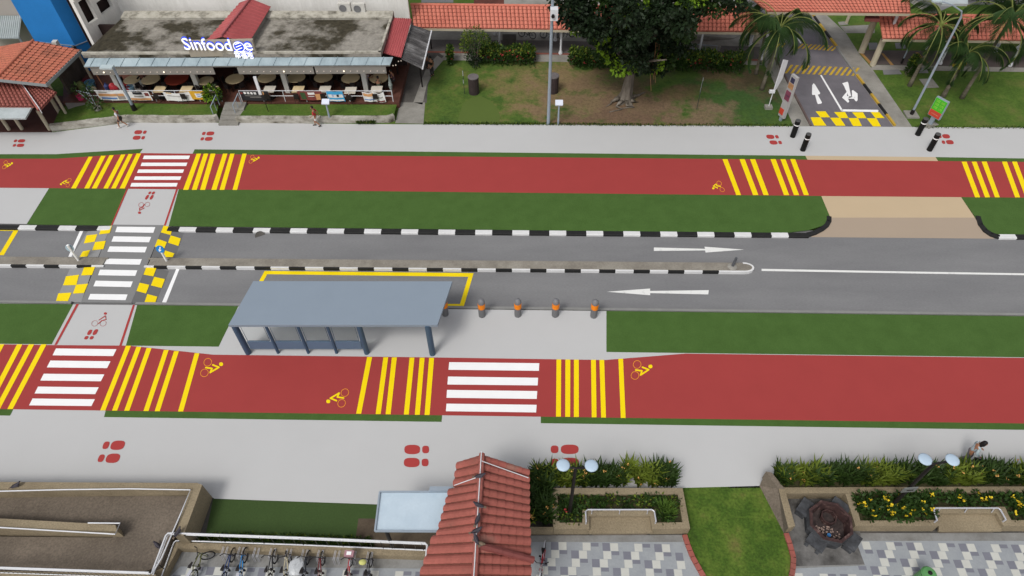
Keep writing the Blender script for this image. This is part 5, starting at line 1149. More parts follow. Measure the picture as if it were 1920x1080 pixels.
# keep-left signs on the median
SB = M('sign_blue', (32, 132, 208), .03, 2, .4); SGY = M('sign_back', (166, 186, 196), .05, 2, .5)
for px, py, lab, fr in ((312.5, 489, 'white post with round blue arrow disc beside the raised crossing', 1), (147, 488, 'white post with pale disc seen from behind, on the median before the crossing', 0)):
    b = U(px, py, .2); t = thing('arrow_sign', lab, 'road sign', b, 'signs on the median at the crossing'); m = MB(); m.tube(b, b + V((0, 0, .8 if fr else 1.35)), .07, n=10); m.build('post', WHITE, t)
    c = b + V((0, .02, 1.02)) if fr else b + V((-.08, .09, 1.0)); Rd = Matrix.Rotation(PI / 2 - .25, 3, 'X')
    m = MB(); m.lathe(c, [(.25, -.02), (.25, .02)], 24, Rd); m.build('disc', SB if fr else SGY, t)
    if fr:
        m = MB()
        def dp(x, y, z=.03): return c + Rd @ V((x, y, z))
        for q in ([(.03, .18), (.09, .16), (.0, -.05), (-.05, -.03)], [(-.09, -.18), (.1, -.03), (-.02, -.06), (-.1, .02)]): m.slab([dp(x, y) for x, y in q], .008)
        m.build('arrow', WHITE, t)
b = U(1373, 500, .2); t = thing('stub_post', 'short dark grey stub post near the rounded end of the median', 'post', b); m = MB(); m.tube(b, b + V((.08, .03, .75)), .09, .08, 10); m.build('post', M('stub_grey', (92, 94, 98), .1, 2, .5), t); m = MB(); m.lathe(b, [(.3, 0), (.22, .05), (.12, .09)], 12); m.build('collar', CONC, t)

# ================================================================ BUS SHELTER
SN = M('shelter_navy', (66, 92, 116), .03, 2, .5); SPANEL = M('shelter_board', (96, 120, 144), .03, 2, .5); SROOF = M('shelter_roof', (139, 152, 166), .02, .8, .6)
b = U(620, 662, ZP); t = thing('bus_shelter', 'blue grey bus shelter with wide flat roof and glazed back', 'bus shelter', b)
zt = ZP + 2.75
m = MB(); m.slab([U(428, 609.5, zt), U(820, 609.5, zt), U(848, 527.5, zt), U(475, 527, zt)], .16); m.build('roof', SROOF, t)
pxs = ((466, 661.5, .17), (688, 661.5, .15), (811, 663.5, .17))
posts = []
for px, py, r in pxs:
    p = U(px, py, ZP); posts.append(p); m = MB(); m.tube(p, p + V((0, 0, zt - ZP - .1)), r, n=14); m.build('post', SN, t)
for i, p in enumerate(posts):
    m = MB(); q = p + (U(475, 527, zt) - U(428, 609.5, zt)) .lerp(U(848, 527.5, zt) - U(820, 609.5, zt), (0, .6, 1)[i]) * .93; m.slab([p + V((-.06, 0, 2.55)), p + V((.06, 0, 2.55)), q + V((.06, 0, 2.58)), q + V((-.06, 0, 2.58))], .14); m.build('beam', SN, t)
A_, B_ = posts[0], posts[1]; dv = (B_ - A_).normalized(); L_ = (B_ - A_).length
GL = M('shelter_glass', (196, 198, 198), .02, 2, .1); 
g_, n_, l_, bb = nodes('clear_glass', .05); bb.inputs['Transmission Weight'].default_value = 1; bb.inputs['IOR'].default_value = 1.02; bb.inputs['Base Color'].default_value = (.93, .95, .95, 1)
for i in range(1, 4):
    p = A_.lerp(B_, (.252, .507, .745)[i - 1]); m = MB(); m.tube(p, p + V((0, 0, 2.5)), .085, n=10); m.build('mullion', SN, t)
us = [.0, .252, .507, .745, 1.0]
for i in range(4):
    a, c = A_.lerp(B_, us[i]) + dv * (.22 if i == 0 else .1), A_.lerp(B_, us[i + 1]) - dv * (.19 if i == 3 else .1)
    m = MB(); m.slab([a + V((0, 0, .36)), c + V((0, 0, .36)), c + V((0, 0, 1.02)), a + V((0, 0, 1.02))], .05, V((0, .05, 0))); m.build('lower_board', SPANEL, t)
    m = MB(); a2, c2 = a + dv * .06, c - dv * .06; m.path([a2 + V((0, .02, 1.1)), c2 + V((0, .02, 1.1)), c2 + V((0, .02, 2.4)), a2 + V((0, .02, 2.4)), a2 + V((0, .02, 1.1))], .018, 4); f = m.build('pane_frame', SN, t)
    m = MB(); m.slab([a2 + V((0, .02, 1.1)), c2 + V((0, .02, 1.1)), c2 + V((0, .02, 2.4)), a2 + V((0, .02, 2.4))], .012, V((0, .012, 0))); m.build('pane', g_, f)
# ================================================================ SOUTH SIDE: ramp, cycle bays, tiled roof, planters, plaza
ZB = .12
g = MB(); g.poly([U(x, y, .06) for x, y in ((-1200, 905), (402, 934), (715, 942), (1000, 942), (1460, 910), (3200, 905), (3600, 1500), (-1600, 1500))]); struct(g.build('pavement', CONCD))
TILE = [M('tile_white', (200, 200, 193), .05, 2, .6, fine=.03), M('tile_slate', (124, 125, 135), .06, 2, .6, fine=.03), M3('tile_grey', [(.3, (146, 150, 156)), (.7, (164, 168, 170))], .9, .6, .04, 10)]
BORD = M3('plaza_border', [(.3, (118, 116, 112)), (.6, (146, 146, 144))], .8, .8, .08, 10)
def inside(p, poly):
    c = False; j = len(poly) - 1
    for i in range(len(poly)):
        a, b = poly[i], poly[j]
        if (a[1] > p[1]) != (b[1] > p[1]) and p[0] < (b[0] - a[0]) * (p[1] - a[1]) / (b[1] - a[1]) + a[0]: c = not c
        j = i
    return c
def tiles(poly, org, z=ZB):
    P = [U(x, y, z) for x, y in poly]; pl = [(p.x, p.y) for p in P]; u = .362; m = MB(); o = U(*org, z); per = 6.4
    m.cur = 2; m.poly([V((p.x, p.y, z - .004)) for p in P])
    x0, x1, y0, y1 = min(a[0] for a in pl), max(a[0] for a in pl), min(a[1] for a in pl), max(a[1] for a in pl); g_ = .006
    for r in range(int((o.y - y0) / u) + 2):
        yt = o.y - r * u; xs = o.x - r * (-2.5 * u); k0 = int((x0 - xs) / (per * u)) - 2
        for k in range(k0, k0 + int((x1 - x0) / (per * u)) + 5):
            for a, w_, h_, c in ((0, 1, 1, 0), (1.03, .97, .5, 1), (2.45, .95, 1, 1), (3.42, 1, 1, 0)):
                xa = xs + (k * per + a) * u; q = [(xa + g_, yt - g_), (xa + w_ * u - g_, yt - g_), (xa + w_ * u - g_, yt - h_ * u + g_), (xa + g_, yt - h_ * u + g_)]
                if all(inside(p, pl) for p in q): m.cur = c; m.poly([V((p[0], p[1], z)) for p in q])
    o = m.build('tiled_plaza', TILE); o['kind'] = 'structure'
sheet('pavement', BORD, [[(995, 1004), (1282, 1003), (1295, 1045), (1322, 1100), (995, 1100)], [(1471, 1000), (2300, 998), (2300, 1200), (1470, 1100), (1487, 1050)], [(300, 1100), (345, 1018), (800, 1040), (800, 1100)]], ZB - .014)
tiles([(995, 1016), (1284, 1016), (1295, 1045), (1322, 1100), (995, 1100)], (1092, 1017)); tiles([(1605, 1014), (2200, 1014), (2300, 1200), (1475, 1110), (1483, 1066), (1622, 1060)], (1660, 1016)); tiles([(300, 1100), (338, 1062), (800, 1066), (800, 1120)], (352, 1062))
sheet('pavement', M3('sooty_slab', [(.3, (64, 62, 60)), (.55, (112, 110, 108)), (.8, (140, 138, 136))], .9, .8, .1, 8), [[(1472, 925), (1602, 925), (1622, 1058), (1484, 1062), (1486, 1030), (1471, 1000)]], ZB - .009)
sheet('lawn', M3('near_turf', [(.28, (52, 74, 24)), (.45, (68, 94, 30)), (.57, (88, 110, 40)), (.68, (108, 108, 56)), (.76, (104, 90, 62))], .6, .95, .4, 8, bmp=.6, detail=9), [[(1270, 915), (1425, 911), (1440, 935), (1470, 1000), (1486, 1050), (1478, 1110), (1330, 1110), (1299, 1045), (1282, 1004), (1290, 990)]], ZB)
sheet('lawn', M('dark_bank_turf', (62, 82, 42), .05, .8, .95, fine=.1, fs=14), [[(400, 934), (715, 941), (720, 1010), (720, 1035), (330, 1020), (385, 1005)]], ZB - .03)
sheet('pavement', M3('brown_slab', [(.3, (72, 60, 50)), (.7, (108, 96, 80))], .7, .9, .12, 10), [[(672, 972), (860, 975), (860, 1035), (664, 1028)]], ZB - .02)
for pts in ([(1283, 1003), (1289, 1022), (1298, 1045), (1312, 1070), (1332, 1105)], [(1473, 1000), (1480, 1020), (1487, 1046), (1486, 1068), (1478, 1105)]):
    m = MB(); P = [U(x, y, ZB) for x, y in pts]; Q = []
    for a, b in zip(P, P[1:]):
        k = max(1, int((b - a).length / .25))
        for i in range(k): Q.append(a.lerp(b, i / k))
    Q.append(P[-1])
    for a, b in zip(Q, Q[1:]):
        n = V((-(b - a).y, (b - a).x, 0)).normalized() * .11; e = (b - a) * .04
        m.slab([a + e + n + V((0, 0, .09)), b - e + n + V((0, 0, .09)), b - e - n + V((0, 0, .09)), a + e - n + V((0, 0, .09))], 0, V((0, 0, -.15)))
    struct(m.build('brick_edging', TERRAR))

# ---- planters
ZW = .72
def rim(m, q, z=ZW, z0=ZB, zt=None):           # wall piece from its top outline
    P = [U(x, y, z) for x, y in q]; m.slab(P, 0, V((0, 0, z0 - z - .03)))
def bench(label, seat, rail, grp='benches set into the planters'):
    P = [U(x, y, .5) for x, y in seat]; c = sum(P, V((0, 0, 0))) / 4; t = thing('bench', label, 'bench', V((c.x, c.y, ZB)), grp)
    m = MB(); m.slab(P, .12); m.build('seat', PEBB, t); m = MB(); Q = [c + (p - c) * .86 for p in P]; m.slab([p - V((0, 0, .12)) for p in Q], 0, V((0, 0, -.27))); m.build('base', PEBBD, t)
    R = [U(x, y, .98) for x, y in rail]; m = MB(); m.path(R, .035, 8); m.build('handrail', STEEL, t)
    for i in (0, len(R) - 1): m = MB(); m.path([R[i], R[i] - V((0, 0, .26))], .035, 8); m.build('rail_end', STEEL, t)
    a, b = (R[1] + R[2]) / 2, (R[-2] + R[-3]) / 2
    for u in (.08, .5, .92): p = a.lerp(b, u); m = MB(); m.tube(p, p + V((0, -.05, -.26)), .022); m.build('rail_stay', STEEL, t)
t = thing('planter', 'beige pebble planter with mixed greenery and one twin-disc lamp, west of the small lawn', 'planter', U(1160, 985, ZB))
for q in ([(1032, 915), (1280, 915), (1271, 927), (1045, 927)], [(1032, 915), (1045, 927), (1049, 980), (1038, 992)], [(1280, 915), (1294, 991), (1280, 979), (1271, 927)],
          [(1038, 992), (1049, 980), (1092, 980), (1105, 992)], [(1230, 980), (1280, 979), (1294, 991), (1223, 992)], [(1092, 955), (1105, 967), (1105, 992), (1092, 980)], [(1092, 955), (1230, 955), (1219, 967), (1105, 967)], [(1230, 955), (1230, 980), (1223, 992), (1219, 967)]):
    m = MB(); rim(m, q); m.build('wall', PEBB, t)
m = MB(); m.poly([U(x, y, .6) for x, y in ((1040, 922), (1276, 922), (1285, 985), (1225, 985), (1225, 960), (1098, 960), (1098, 985), (1044, 985))]); m.build('soil', SOIL, t)
bench('beige stone bench with steel backrail in the planter west of the small lawn', [(1105, 967), (1219, 967), (1224, 999), (1104, 1000)], [(1099, 978), (1098, 959), (1102, 955.5), (1222, 955.5), (1227, 959), (1230, 977)])
t = thing('low_wall', 'low beige kerb wall between the red tiled roof and the planter', 'wall', U(1014, 1000, ZB)); m = MB(); rim(m, [(990, 988), (1037, 988), (1037, 996), (990, 996)], .5); m.build('coping', PEBB, t)
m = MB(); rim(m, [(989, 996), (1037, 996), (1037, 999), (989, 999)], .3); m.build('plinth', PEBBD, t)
t = thing('planter', 'long beige planter with yellow flowers beside the sooty stone burner', 'planter', U(1700, 990, ZB))
for q in ([(1459, 914), (2150, 911), (2150, 922), (1474, 925)], [(1459, 914), (1474, 925), (1491, 986), (1478, 990)], [(1585, 925), (1600, 925), (1613, 976), (1604, 986)], [(1613, 976), (1758, 975), (1760, 986), (1604, 986)],
          [(1748, 950), (1760, 962), (1760, 986), (1758, 975)], [(1748, 950), (1884, 950), (1868, 962), (1760, 962)], [(1884, 950), (1896, 975), (1882, 986), (1868, 962)], [(1896, 975), (2150, 975), (2150, 986), (1882, 986)]):
    m = MB(); rim(m, q); m.build('wall', PEBB, t)
m = MB(); m.slab([U(1436, 884, 1.35), U(1447, 886, 1.35), U(1472, 917, .73), U(1459, 916, .73)], 0, V((0, 0, -.7))); 
a, b, c, d = U(1424, 911, ZB), U(1447, 924, ZB), U(1436, 884, 1.35), U(1459, 916, .73)
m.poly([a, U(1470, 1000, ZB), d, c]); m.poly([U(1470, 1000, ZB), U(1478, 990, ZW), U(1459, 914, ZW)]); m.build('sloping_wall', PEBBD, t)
m = MB(); m.poly([U(x, y, .6) for x, y in ((1592, 921), (2150, 918), (2150, 982), (1890, 982), (1876, 955), (1754, 955), (1758, 982), (1606, 982))]); m.build('soil', SOIL, t)
m = MB(); m.slab([U(x, y, .6) for x, y in ((1440, 890), (2150, 884), (2150, 915), (1462, 917))], .5, V((0, 0, -.5))); m.build('bed', SOIL, t)
bench('beige stone bench with steel backrail among the yellow flowers', [(1760, 962), (1868, 962), (1879, 995), (1760, 996)], [(1757, 975), (1751, 957), (1754, 952.5), (1871, 952.5), (1876, 956), (1886, 974)])
# ---- plants of the beds
def straps(name, label, quads, n, z0, h, flowers, fm, mats=(0, 1), w_=.055):
    """strap-leaved border plants: tufts of arching blades"""
    c = quads[0]; p0 = U(sum(q[0] for q in c) / 4, sum(q[1] for q in c) / 4, z0); t = thing(name, label, 'plant bed', p0); m = MB(); f = MB(); pl = [[(U(x, y, z0).x, U(x, y, z0).y) for x, y in q] for q in quads]
    for P in pl:
        ar = .5 * abs(sum(P[i][0] * P[(i + 1) % len(P)][1] - P[(i + 1) % len(P)][0] * P[i][1] for i in range(len(P)))); x0, x1, y0, y1 = min(a[0] for a in P), max(a[0] for a in P), min(a[1] for a in P), max(a[1] for a in P); k = 0; need = int(n * ar); tries = 0
        while k < need and tries < need * 20:
            tries += 1; x, y = random.uniform(x0, x1), random.uniform(y0, y1)
            if not inside((x, y), P): continue
            k += 1; p = V((x, y, z0)); a0 = random.uniform(0, 6.3); hk = h * random.uniform(.65, 1.2); mt = mats[0] if math.sin(x * 1.7 + y) + random.uniform(-.8, .8) > -.25 else mats[1]
            for j in range(9):
                an = a0 + j * .7; d = V((math.cos(an), math.sin(an), 0)); L = hk * random.uniform(.7, 1.1); sd2 = V((-d.y, d.x, 0)) * w_ * random.uniform(.7, 1.2)
                q1 = p + d * L * .14 + V((0, 0, L * .62)); q2 = p + d * L * .40 + V((0, 0, L * random.uniform(.75, 1.05))); m.cur = mt
                m.add([p - sd2 * .5, p + sd2 * .5, q1 + sd2, q1 - sd2, q2], [[0, 1, 2, 3], [3, 2, 4]])
            if random.random() < flowers:
                q = p + V((random.uniform(-.2, .2), random.uniform(-.2, .2), hk * random.uniform(.7, 1.0)))
                for _ in range(5): f.leaf(q + rdir() * .05, rdir(-.1, 1), rdir(), .09, .065)
    m.build('foliage', [LEAFS, LEAFY, LEAFM, LEAFH], t)
    if f.v: f.build('blossoms', fm, t)
    return t
straps('flower_border', 'tall strap-leaved border with peach flowers behind the planter by the red tiled roof', [[(1003, 890), (1252, 886), (1264, 915), (1000, 916)], [(990, 902), (1031, 909), (1033, 984), (990, 984)]], 46, ZB, 1.15, .10, FLOWO)
straps('flower_border', 'strap-leaved hedge border with small orange flowers along the path edge', [[(1446, 887), (2150, 881), (2150, 910), (1459, 913)]], 46, .6, 1.1, .09, FLOWO)
def low_plants(name, label, quad, n, z0, h, flowers, fm, mats, L=.16, W=.1, hole=None):
    P = [(U(x, y, z0).x, U(x, y, z0).y) for x, y in quad]; c = V((sum(p[0] for p in P) / len(P), sum(p[1] for p in P) / len(P), z0)); t = thing(name, label, 'plant bed', c); m = MB(); f = MB()
    hl = [(U(x, y, z0).x, U(x, y, z0).y) for x, y in hole] if hole else None
    x0, x1, y0, y1 = min(a[0] for a in P), max(a[0] for a in P), min(a[1] for a in P), max(a[1] for a in P); ar = (x1 - x0) * (y1 - y0)
    for _ in range(int(n * ar)):
        x, y = random.uniform(x0, x1), random.uniform(y0, y1)
        if not inside((x, y), P) or (hl and inside((x, y), hl)): continue
        hk = h * random.uniform(.4, 1.1) * (1 + .35 * math.sin(x * 3.1) * math.sin(y * 4.3 + x)); mt = mats[int((math.sin(x * 2.3 + 1.7 * y) + 1) * .5 * len(mats) * .999)]
        for j in range(16):
            m.cur = mt if random.random() < .75 else random.choice(mats); d = rdir(-.2, 1); p = V((x, y, z0)) + V((d.x * .2, d.y * .2, hk * random.uniform(.35, 1))); m.leaf(p, (d + rdir() * .5).normalized(), rdir(), L * random.uniform(.6, 1.3), W)
        if random.random() < flowers:
            q = V((x + random.uniform(-.1, .1), y + random.uniform(-.1, .1), z0 + hk * 1.05))
            for _k in range(6): f.leaf(q + rdir() * .04, rdir(0, 1), rdir(), .12, .1)
    m.build('foliage', [LEAFH, LEAFM, LEAFY, LEAFL], t)
    if f.v: f.build('blossoms', fm, t)
    return t
low_plants('mixed_plants', 'low mixed greenery filling the planter with the twin-disc lamp', [(1048, 936), (1264, 936), (1272, 976), (1054, 976)], 44, .6, .24, .012, FLOWR, [0, 1, 2, 0, 1], hole=[(1086, 948), (1236, 948), (1236, 990), (1086, 990)])
t = thing('grass_clump', 'spiky light green grass clump at the lawn end of the planter', 'plant', U(1248, 957, .6)); m = MB(); p = U(1248, 960, .6)
for _ in range(160): a_ = random.uniform(0, 6.3); d = V((math.cos(a_) * .6, math.sin(a_) * .6, 1)); m.leaf(p + V((random.uniform(-.25, .25), random.uniform(-.25, .25), 0)), d, rdir(), random.uniform(.4, .8), .045)
m.build('blades', leafmat('spiky_grass', (96, 126, 52), .2, 3), t)
low_plants('flower_bed', 'bushy bed of yellow flowers round the leaning twin-disc lamp', [(1603, 934), (2150, 931), (2150, 972), (1613, 972)], 42, .6, .42, .26, FLOWY, [0, 1, 0, 1], .18, .12, hole=[(1741, 944), (1892, 944), (1904, 990), (1748, 990)])
weeds('weeds', [(400, 1003), (560, 1005), (690, 1012), (700, 1024)], 900, 'low weeds along the foot of the cycle bay railing', .22, ZB)
weeds('weeds', [(330, 1008), (420, 1012), (560, 1016), (700, 1024)], 1600, 'low weeds along the foot of the cycle bay railing', .22, ZB)
# ---- sooty octagonal burner
c0 = U(1547, 990, ZB); t = thing('stone_burner', 'sooty octagonal stone burner with dark red rim and four block feet', 'burner', c0)
def oct_(r, z, rot=.2): return [c0 + V((r * math.cos(rot + k * PI / 4), r * math.sin(rot + k * PI / 4), z)) for k in range(8)]
SOOT = M3('sooty_stone', [(.3, (48, 48, 50)), (.6, (78, 80, 84)), (.85, (120, 120, 122))], 2.2, .8, .15, 9, bmp=.3); SRIM = M3('sooty_red', [(.3, (50, 38, 38)), (.55, (76, 54, 52)), (.72, (132, 110, 104))], 4, .8, .15, 9)
m = MB(); vs = oct_(.98, 0) + oct_(1.04, .5) + oct_(1.0, .78); m.add(vs, [[i * 8 + k, i * 8 + (k + 1) % 8, (i + 1) * 8 + (k + 1) % 8, (i + 1) * 8 + k] for i in range(2) for k in range(8)]); m.build('bowl', SOOT, t)
m = MB(); vs = oct_(1.0, .78) + oct_(.98, .82) + oct_(.86, .82) + oct_(.82, .12); m.add(vs, [[i * 8 + k, i * 8 + (k + 1) % 8, (i + 1) * 8 + (k + 1) % 8, (i + 1) * 8 + k] for i in range(3) for k in range(8)]); m.build('rim', SRIM, t)
m = MB(); m.poly(oct_(.84, .14)); m.build('ash_floor', M3('ash', [(.3, (46, 40, 40)), (.7, (84, 72, 70))], 4, .95, .2, 10), t)
m = MB(); o_ = c0 + V((.15, .38, 0)); 
for r0, r1, z0_, z1_ in ((.36, .36, .14, .4),): m.add([o_ + V((r0 * math.cos(k * PI / 4), r0 * math.sin(k * PI / 4), z0_)) for k in range(8)] + [o_ + V((r1 * math.cos(k * PI / 4), r1 * math.sin(k * PI / 4), z1_)) for k in range(8)] + [o_ + V((.3 * math.cos(k * PI / 4), .3 * math.sin(k * PI / 4), z1_)) for k in range(8)] + [o_ + V((.3 * math.cos(k * PI / 4), .3 * math.sin(k * PI / 4), .16)) for k in range(8)], [[i * 8 + k, i * 8 + (k + 1) % 8, (i + 1) * 8 + (k + 1) % 8, (i + 1) * 8 + k] for i in range(3) for k in range(8)])
m.build('inner_ring', SRIM, t)
for k in range(4):
    a_ = PI / 4 + k * PI / 2 + .05; p = c0 + V((1.15 * math.cos(a_), 1.15 * math.sin(a_), 0)); R = Matrix.Rotation(a_, 3, 'Z'); m = MB(); m.box(p + V((0, 0, .46)), (.52, .8, .12), 0, R); fb = m.build('block_seat', SOOT, t)
    for s in (-1, 1): m = MB(); m.box(p + R @ V((0, s * .26, 0)) + V((0, 0, .2)), (.42, .16, .4), 0, R); m.build('block_foot', SOOT, fb)
m = MB(); 
for _ in range(46): p = c0 + V((random.uniform(-.55, .5), random.uniform(-.62, .05), .16 + random.uniform(0, .08))); m.box(p, (random.uniform(.03, .09), random.uniform(.03, .09), .03), random.uniform(0, 3))
o = m.build('paper_scraps', M('paper_scraps', (160, 138, 128), .4, 6), label='pale paper scraps lying in the sooty burner'); o['kind'] = 'stuff'
m = MB(); m.lathe(c0 + V((-.02, -.42, .15)), [(.07, 0), (.09, .12)], 10); tag(m.build('cup', M('blue_cup', (70, 130, 190), .1, 3)), 'small blue cup among the scraps in the burner', 'cup')
# ---- twin-disc garden lamps
def garden_lamp(bx, by, ty, arms, label, board=False):
    b = U(bx, by, .6); h = H(bx, by, ty, .6); t = thing('garden_lamp', label, 'lamp post', b, 'twin-disc garden lamps'); m = MB(); m.tube(b, b + V((0, 0, h)), .085, .07, 10); m.build('pole', BLACK, t)
    m = MB(); m.tube(b, b + V((0, 0, .9)), .1, .09, 10); m.build('sleeve', BLACK, t); tp = b + V((0, 0, h))
    (x0, y0), (x1, y1) = arms; ends = [U(x0, y0, .6 + h), U(x1, y1, .6 + h)]
    m = MB(); m.path([ends[0] - V((0, 0, .12)), tp, ends[1] - V((0, 0, .12))], .055, 6); m.build('crossarm', BLACK, t)
    for e in ends:
        m = MB(); m.lathe(e, [(.03, -.14), (.16, -.1), (.27, -.03), (.28, 0), (.24, .03), (.1, .05), (.02, .055)], 24); m.build('disc_shade', M('disc_pale', (186, 206, 224), .05, 3, .35), t, smooth=True)
        m = MB(); m.tube(e - V((0, 0, .3)), e - V((0, 0, .12)), .04, n=8); m.build('lamp_holder', BLACK, t)
    if board:
        p = b + V((-.05, -.1, h * .46)); m = MB(); m.box(p, (.62, .04, .42), .1); pb = m.build('notice_board', M('board_grey', (120, 122, 120), .08, 3, .6), t); m = MB(); m.box(p + V((.02, -.03, 0)), (.28, .012, .08), .1); m.build('notice_mark', BLACK, pb)
garden_lamp(1068, 962, 878, ((1056, 872), (1109, 873)), 'black garden lamp with two pale discs over the footprints, at the greenery planter')
garden_lamp(1672, 948, 870, ((1735, 861), (1786, 862)), 'black garden lamp with two pale discs and a grey notice, in the yellow flowers', True)
# ---- west ramp
t = thing('ramp', 'pebble-finished walled switchback ramp with white handrails west of the cycle bays', 'ramp', U(180, 1000, ZB))
for q, z in (([(-300, 902), (370, 905.5), (358, 917), (-300, 919)], 1.5), ([(370, 905.5), (379, 909), (344, 1004), (326, 1004), (358, 917)], 1.5)):
    m = MB(); rim(m, q, z); m.build('wall', PEBB, t)
m = MB(); rim(m, [(-300, 964), (0, 972), (216, 984), (220, 996), (213, 996), (0, 990), (-300, 982)], 1.5); m.build('middle_wall', PEBB, t)
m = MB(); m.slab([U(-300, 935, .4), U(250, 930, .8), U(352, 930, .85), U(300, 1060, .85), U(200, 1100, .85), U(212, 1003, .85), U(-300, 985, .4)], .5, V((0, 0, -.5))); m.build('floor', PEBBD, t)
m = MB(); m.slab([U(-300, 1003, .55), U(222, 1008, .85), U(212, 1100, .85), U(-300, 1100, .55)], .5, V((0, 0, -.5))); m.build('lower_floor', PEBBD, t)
m = MB(); rim(m, [(-300, 1064), (0, 1070), (292, 1077), (292, 1090), (-300, 1090)], 1.15); m.build('front_kerb', PEBB, t)
for pts, z, r in (([(-300, 930), (0, 921), (120, 918), (245, 916.5), (357, 918.5), (339, 963), (303, 1046), (286, 1074)], 1.62, .03), ([(-300, 978), (0, 989), (216, 1001.5), (225, 981), (165, 980.5)], 1.62, .03)):
    m = MB(); P = [U(x, y, z) for x, y in pts]; m.path(P, r, 8); m.build('handrail', WHITEM, t)
# ---- cycle bay: ledge, railing, racks, bicycles
t = thing('ledge_wall', 'tan pebble ledge wall running behind the parked bicycles', 'wall', U(560, 1040, ZB))
m = MB(); rim(m, [(322, 1016), (800, 1031), (800, 1044), (334, 1028)], .55); m.build('ledge', PEBB, t)
m = MB(); rim(m, [(322, 1016), (334, 1028), (300, 1092), (278, 1092)], .55); m.build('ledge', PEBB, t)
t = thing('guard_rail', 'double white steel guard rail bent round the corner of the cycle bay', 'railing', U(320, 1014, .55)); zt_ = 1.5
top = [(284, 1076), (311, 1004), (315, 1000), (322, 999.5), (560, 1008), (797, 1018), (801, 1022), (796, 1066)]
for nm, dz, r in (('top_rail', 0, .04), ('second_rail', -.16, .025), ('bottom_rail', -.88, .03)):
    m = MB(); m.path([U(x, y, zt_) + V((0, 0, dz)) for x, y in top], r, 8); m.build(nm, WHITEM, t)
bal = MB(); P = [U(x, y, zt_) for x, y in top]; bl_ = []
for a, b in zip(P, P[1:]):
    k = max(1, int((b - a).length / .16))
    for i in range(k): p = a.lerp(b, i / k); bl_.append(p)
for i, p in enumerate(bl_[::3][:96]): m = MB(); m.tube(p - V((0, 0, .16)), p - V((0, 0, .88)), .008, n=4); m.build('baluster', M('baluster_grey', (112, 108, 104), .05, 3, .5), t)
for i, p in enumerate(bl_[3::11]): m = MB(); m.tube(p - V((0, 0, 1.0)), p, .018, n=6); m.build('post', BLACK, t)
t = thing('guard_rail', 'double white steel guard rail along the near kerb of the ramp', 'railing', U(140, 1072, 1.15)); A_, B_ = U(-200, 1057, 1.95), U(279, 1073.5, 1.95)
for nm, dz, r in (('top_rail', 0, .035), ('second_rail', -.16, .025), ('bottom_rail', -.7, .02)): m = MB(); m.tube(A_ + V((0, 0, dz)), B_ + V((0, 0, dz)), r); m.build(nm, WHITEM, t)
for i in range(56): p = A_.lerp(B_, (i + .5) / 56); m = MB(); m.tube(p - V((0, 0, .16)), p - V((0, 0, .7)), .01, n=4); m.build('baluster', M('baluster_grey', (112, 108, 104), .05, 3, .5), t)
rx = [425, 455, 484, 514, 544, 574, 603, 634, 664, 695]
for i, px in enumerate(rx):
    py = 1027 + (px - 425) * .036; b = U(px, py, .5); bb = V((b.x, b.y, ZB)); t = thing('bike_rack', 'steel wheel rack on the ledge wall, %s from the bent guard rail corner' % ORD[i], 'bike rack', bb, 'wheel racks along the ledge wall')
    for s in (-.09, .09):
        m = MB(); q = b + V((s, -.02, .18)); m.path([q + V((-.03, .05, -.1)), q, q + V((-.06, -.35, -.12)), q + V((-.06, -.42, -.62))], .010, 5); m.path([q + V((.05, 0, 0)), q + V((0, -.35, -.12)), q + V((0, -.42, -.62))], .010, 5); m.build('hoop', STEEL, t)
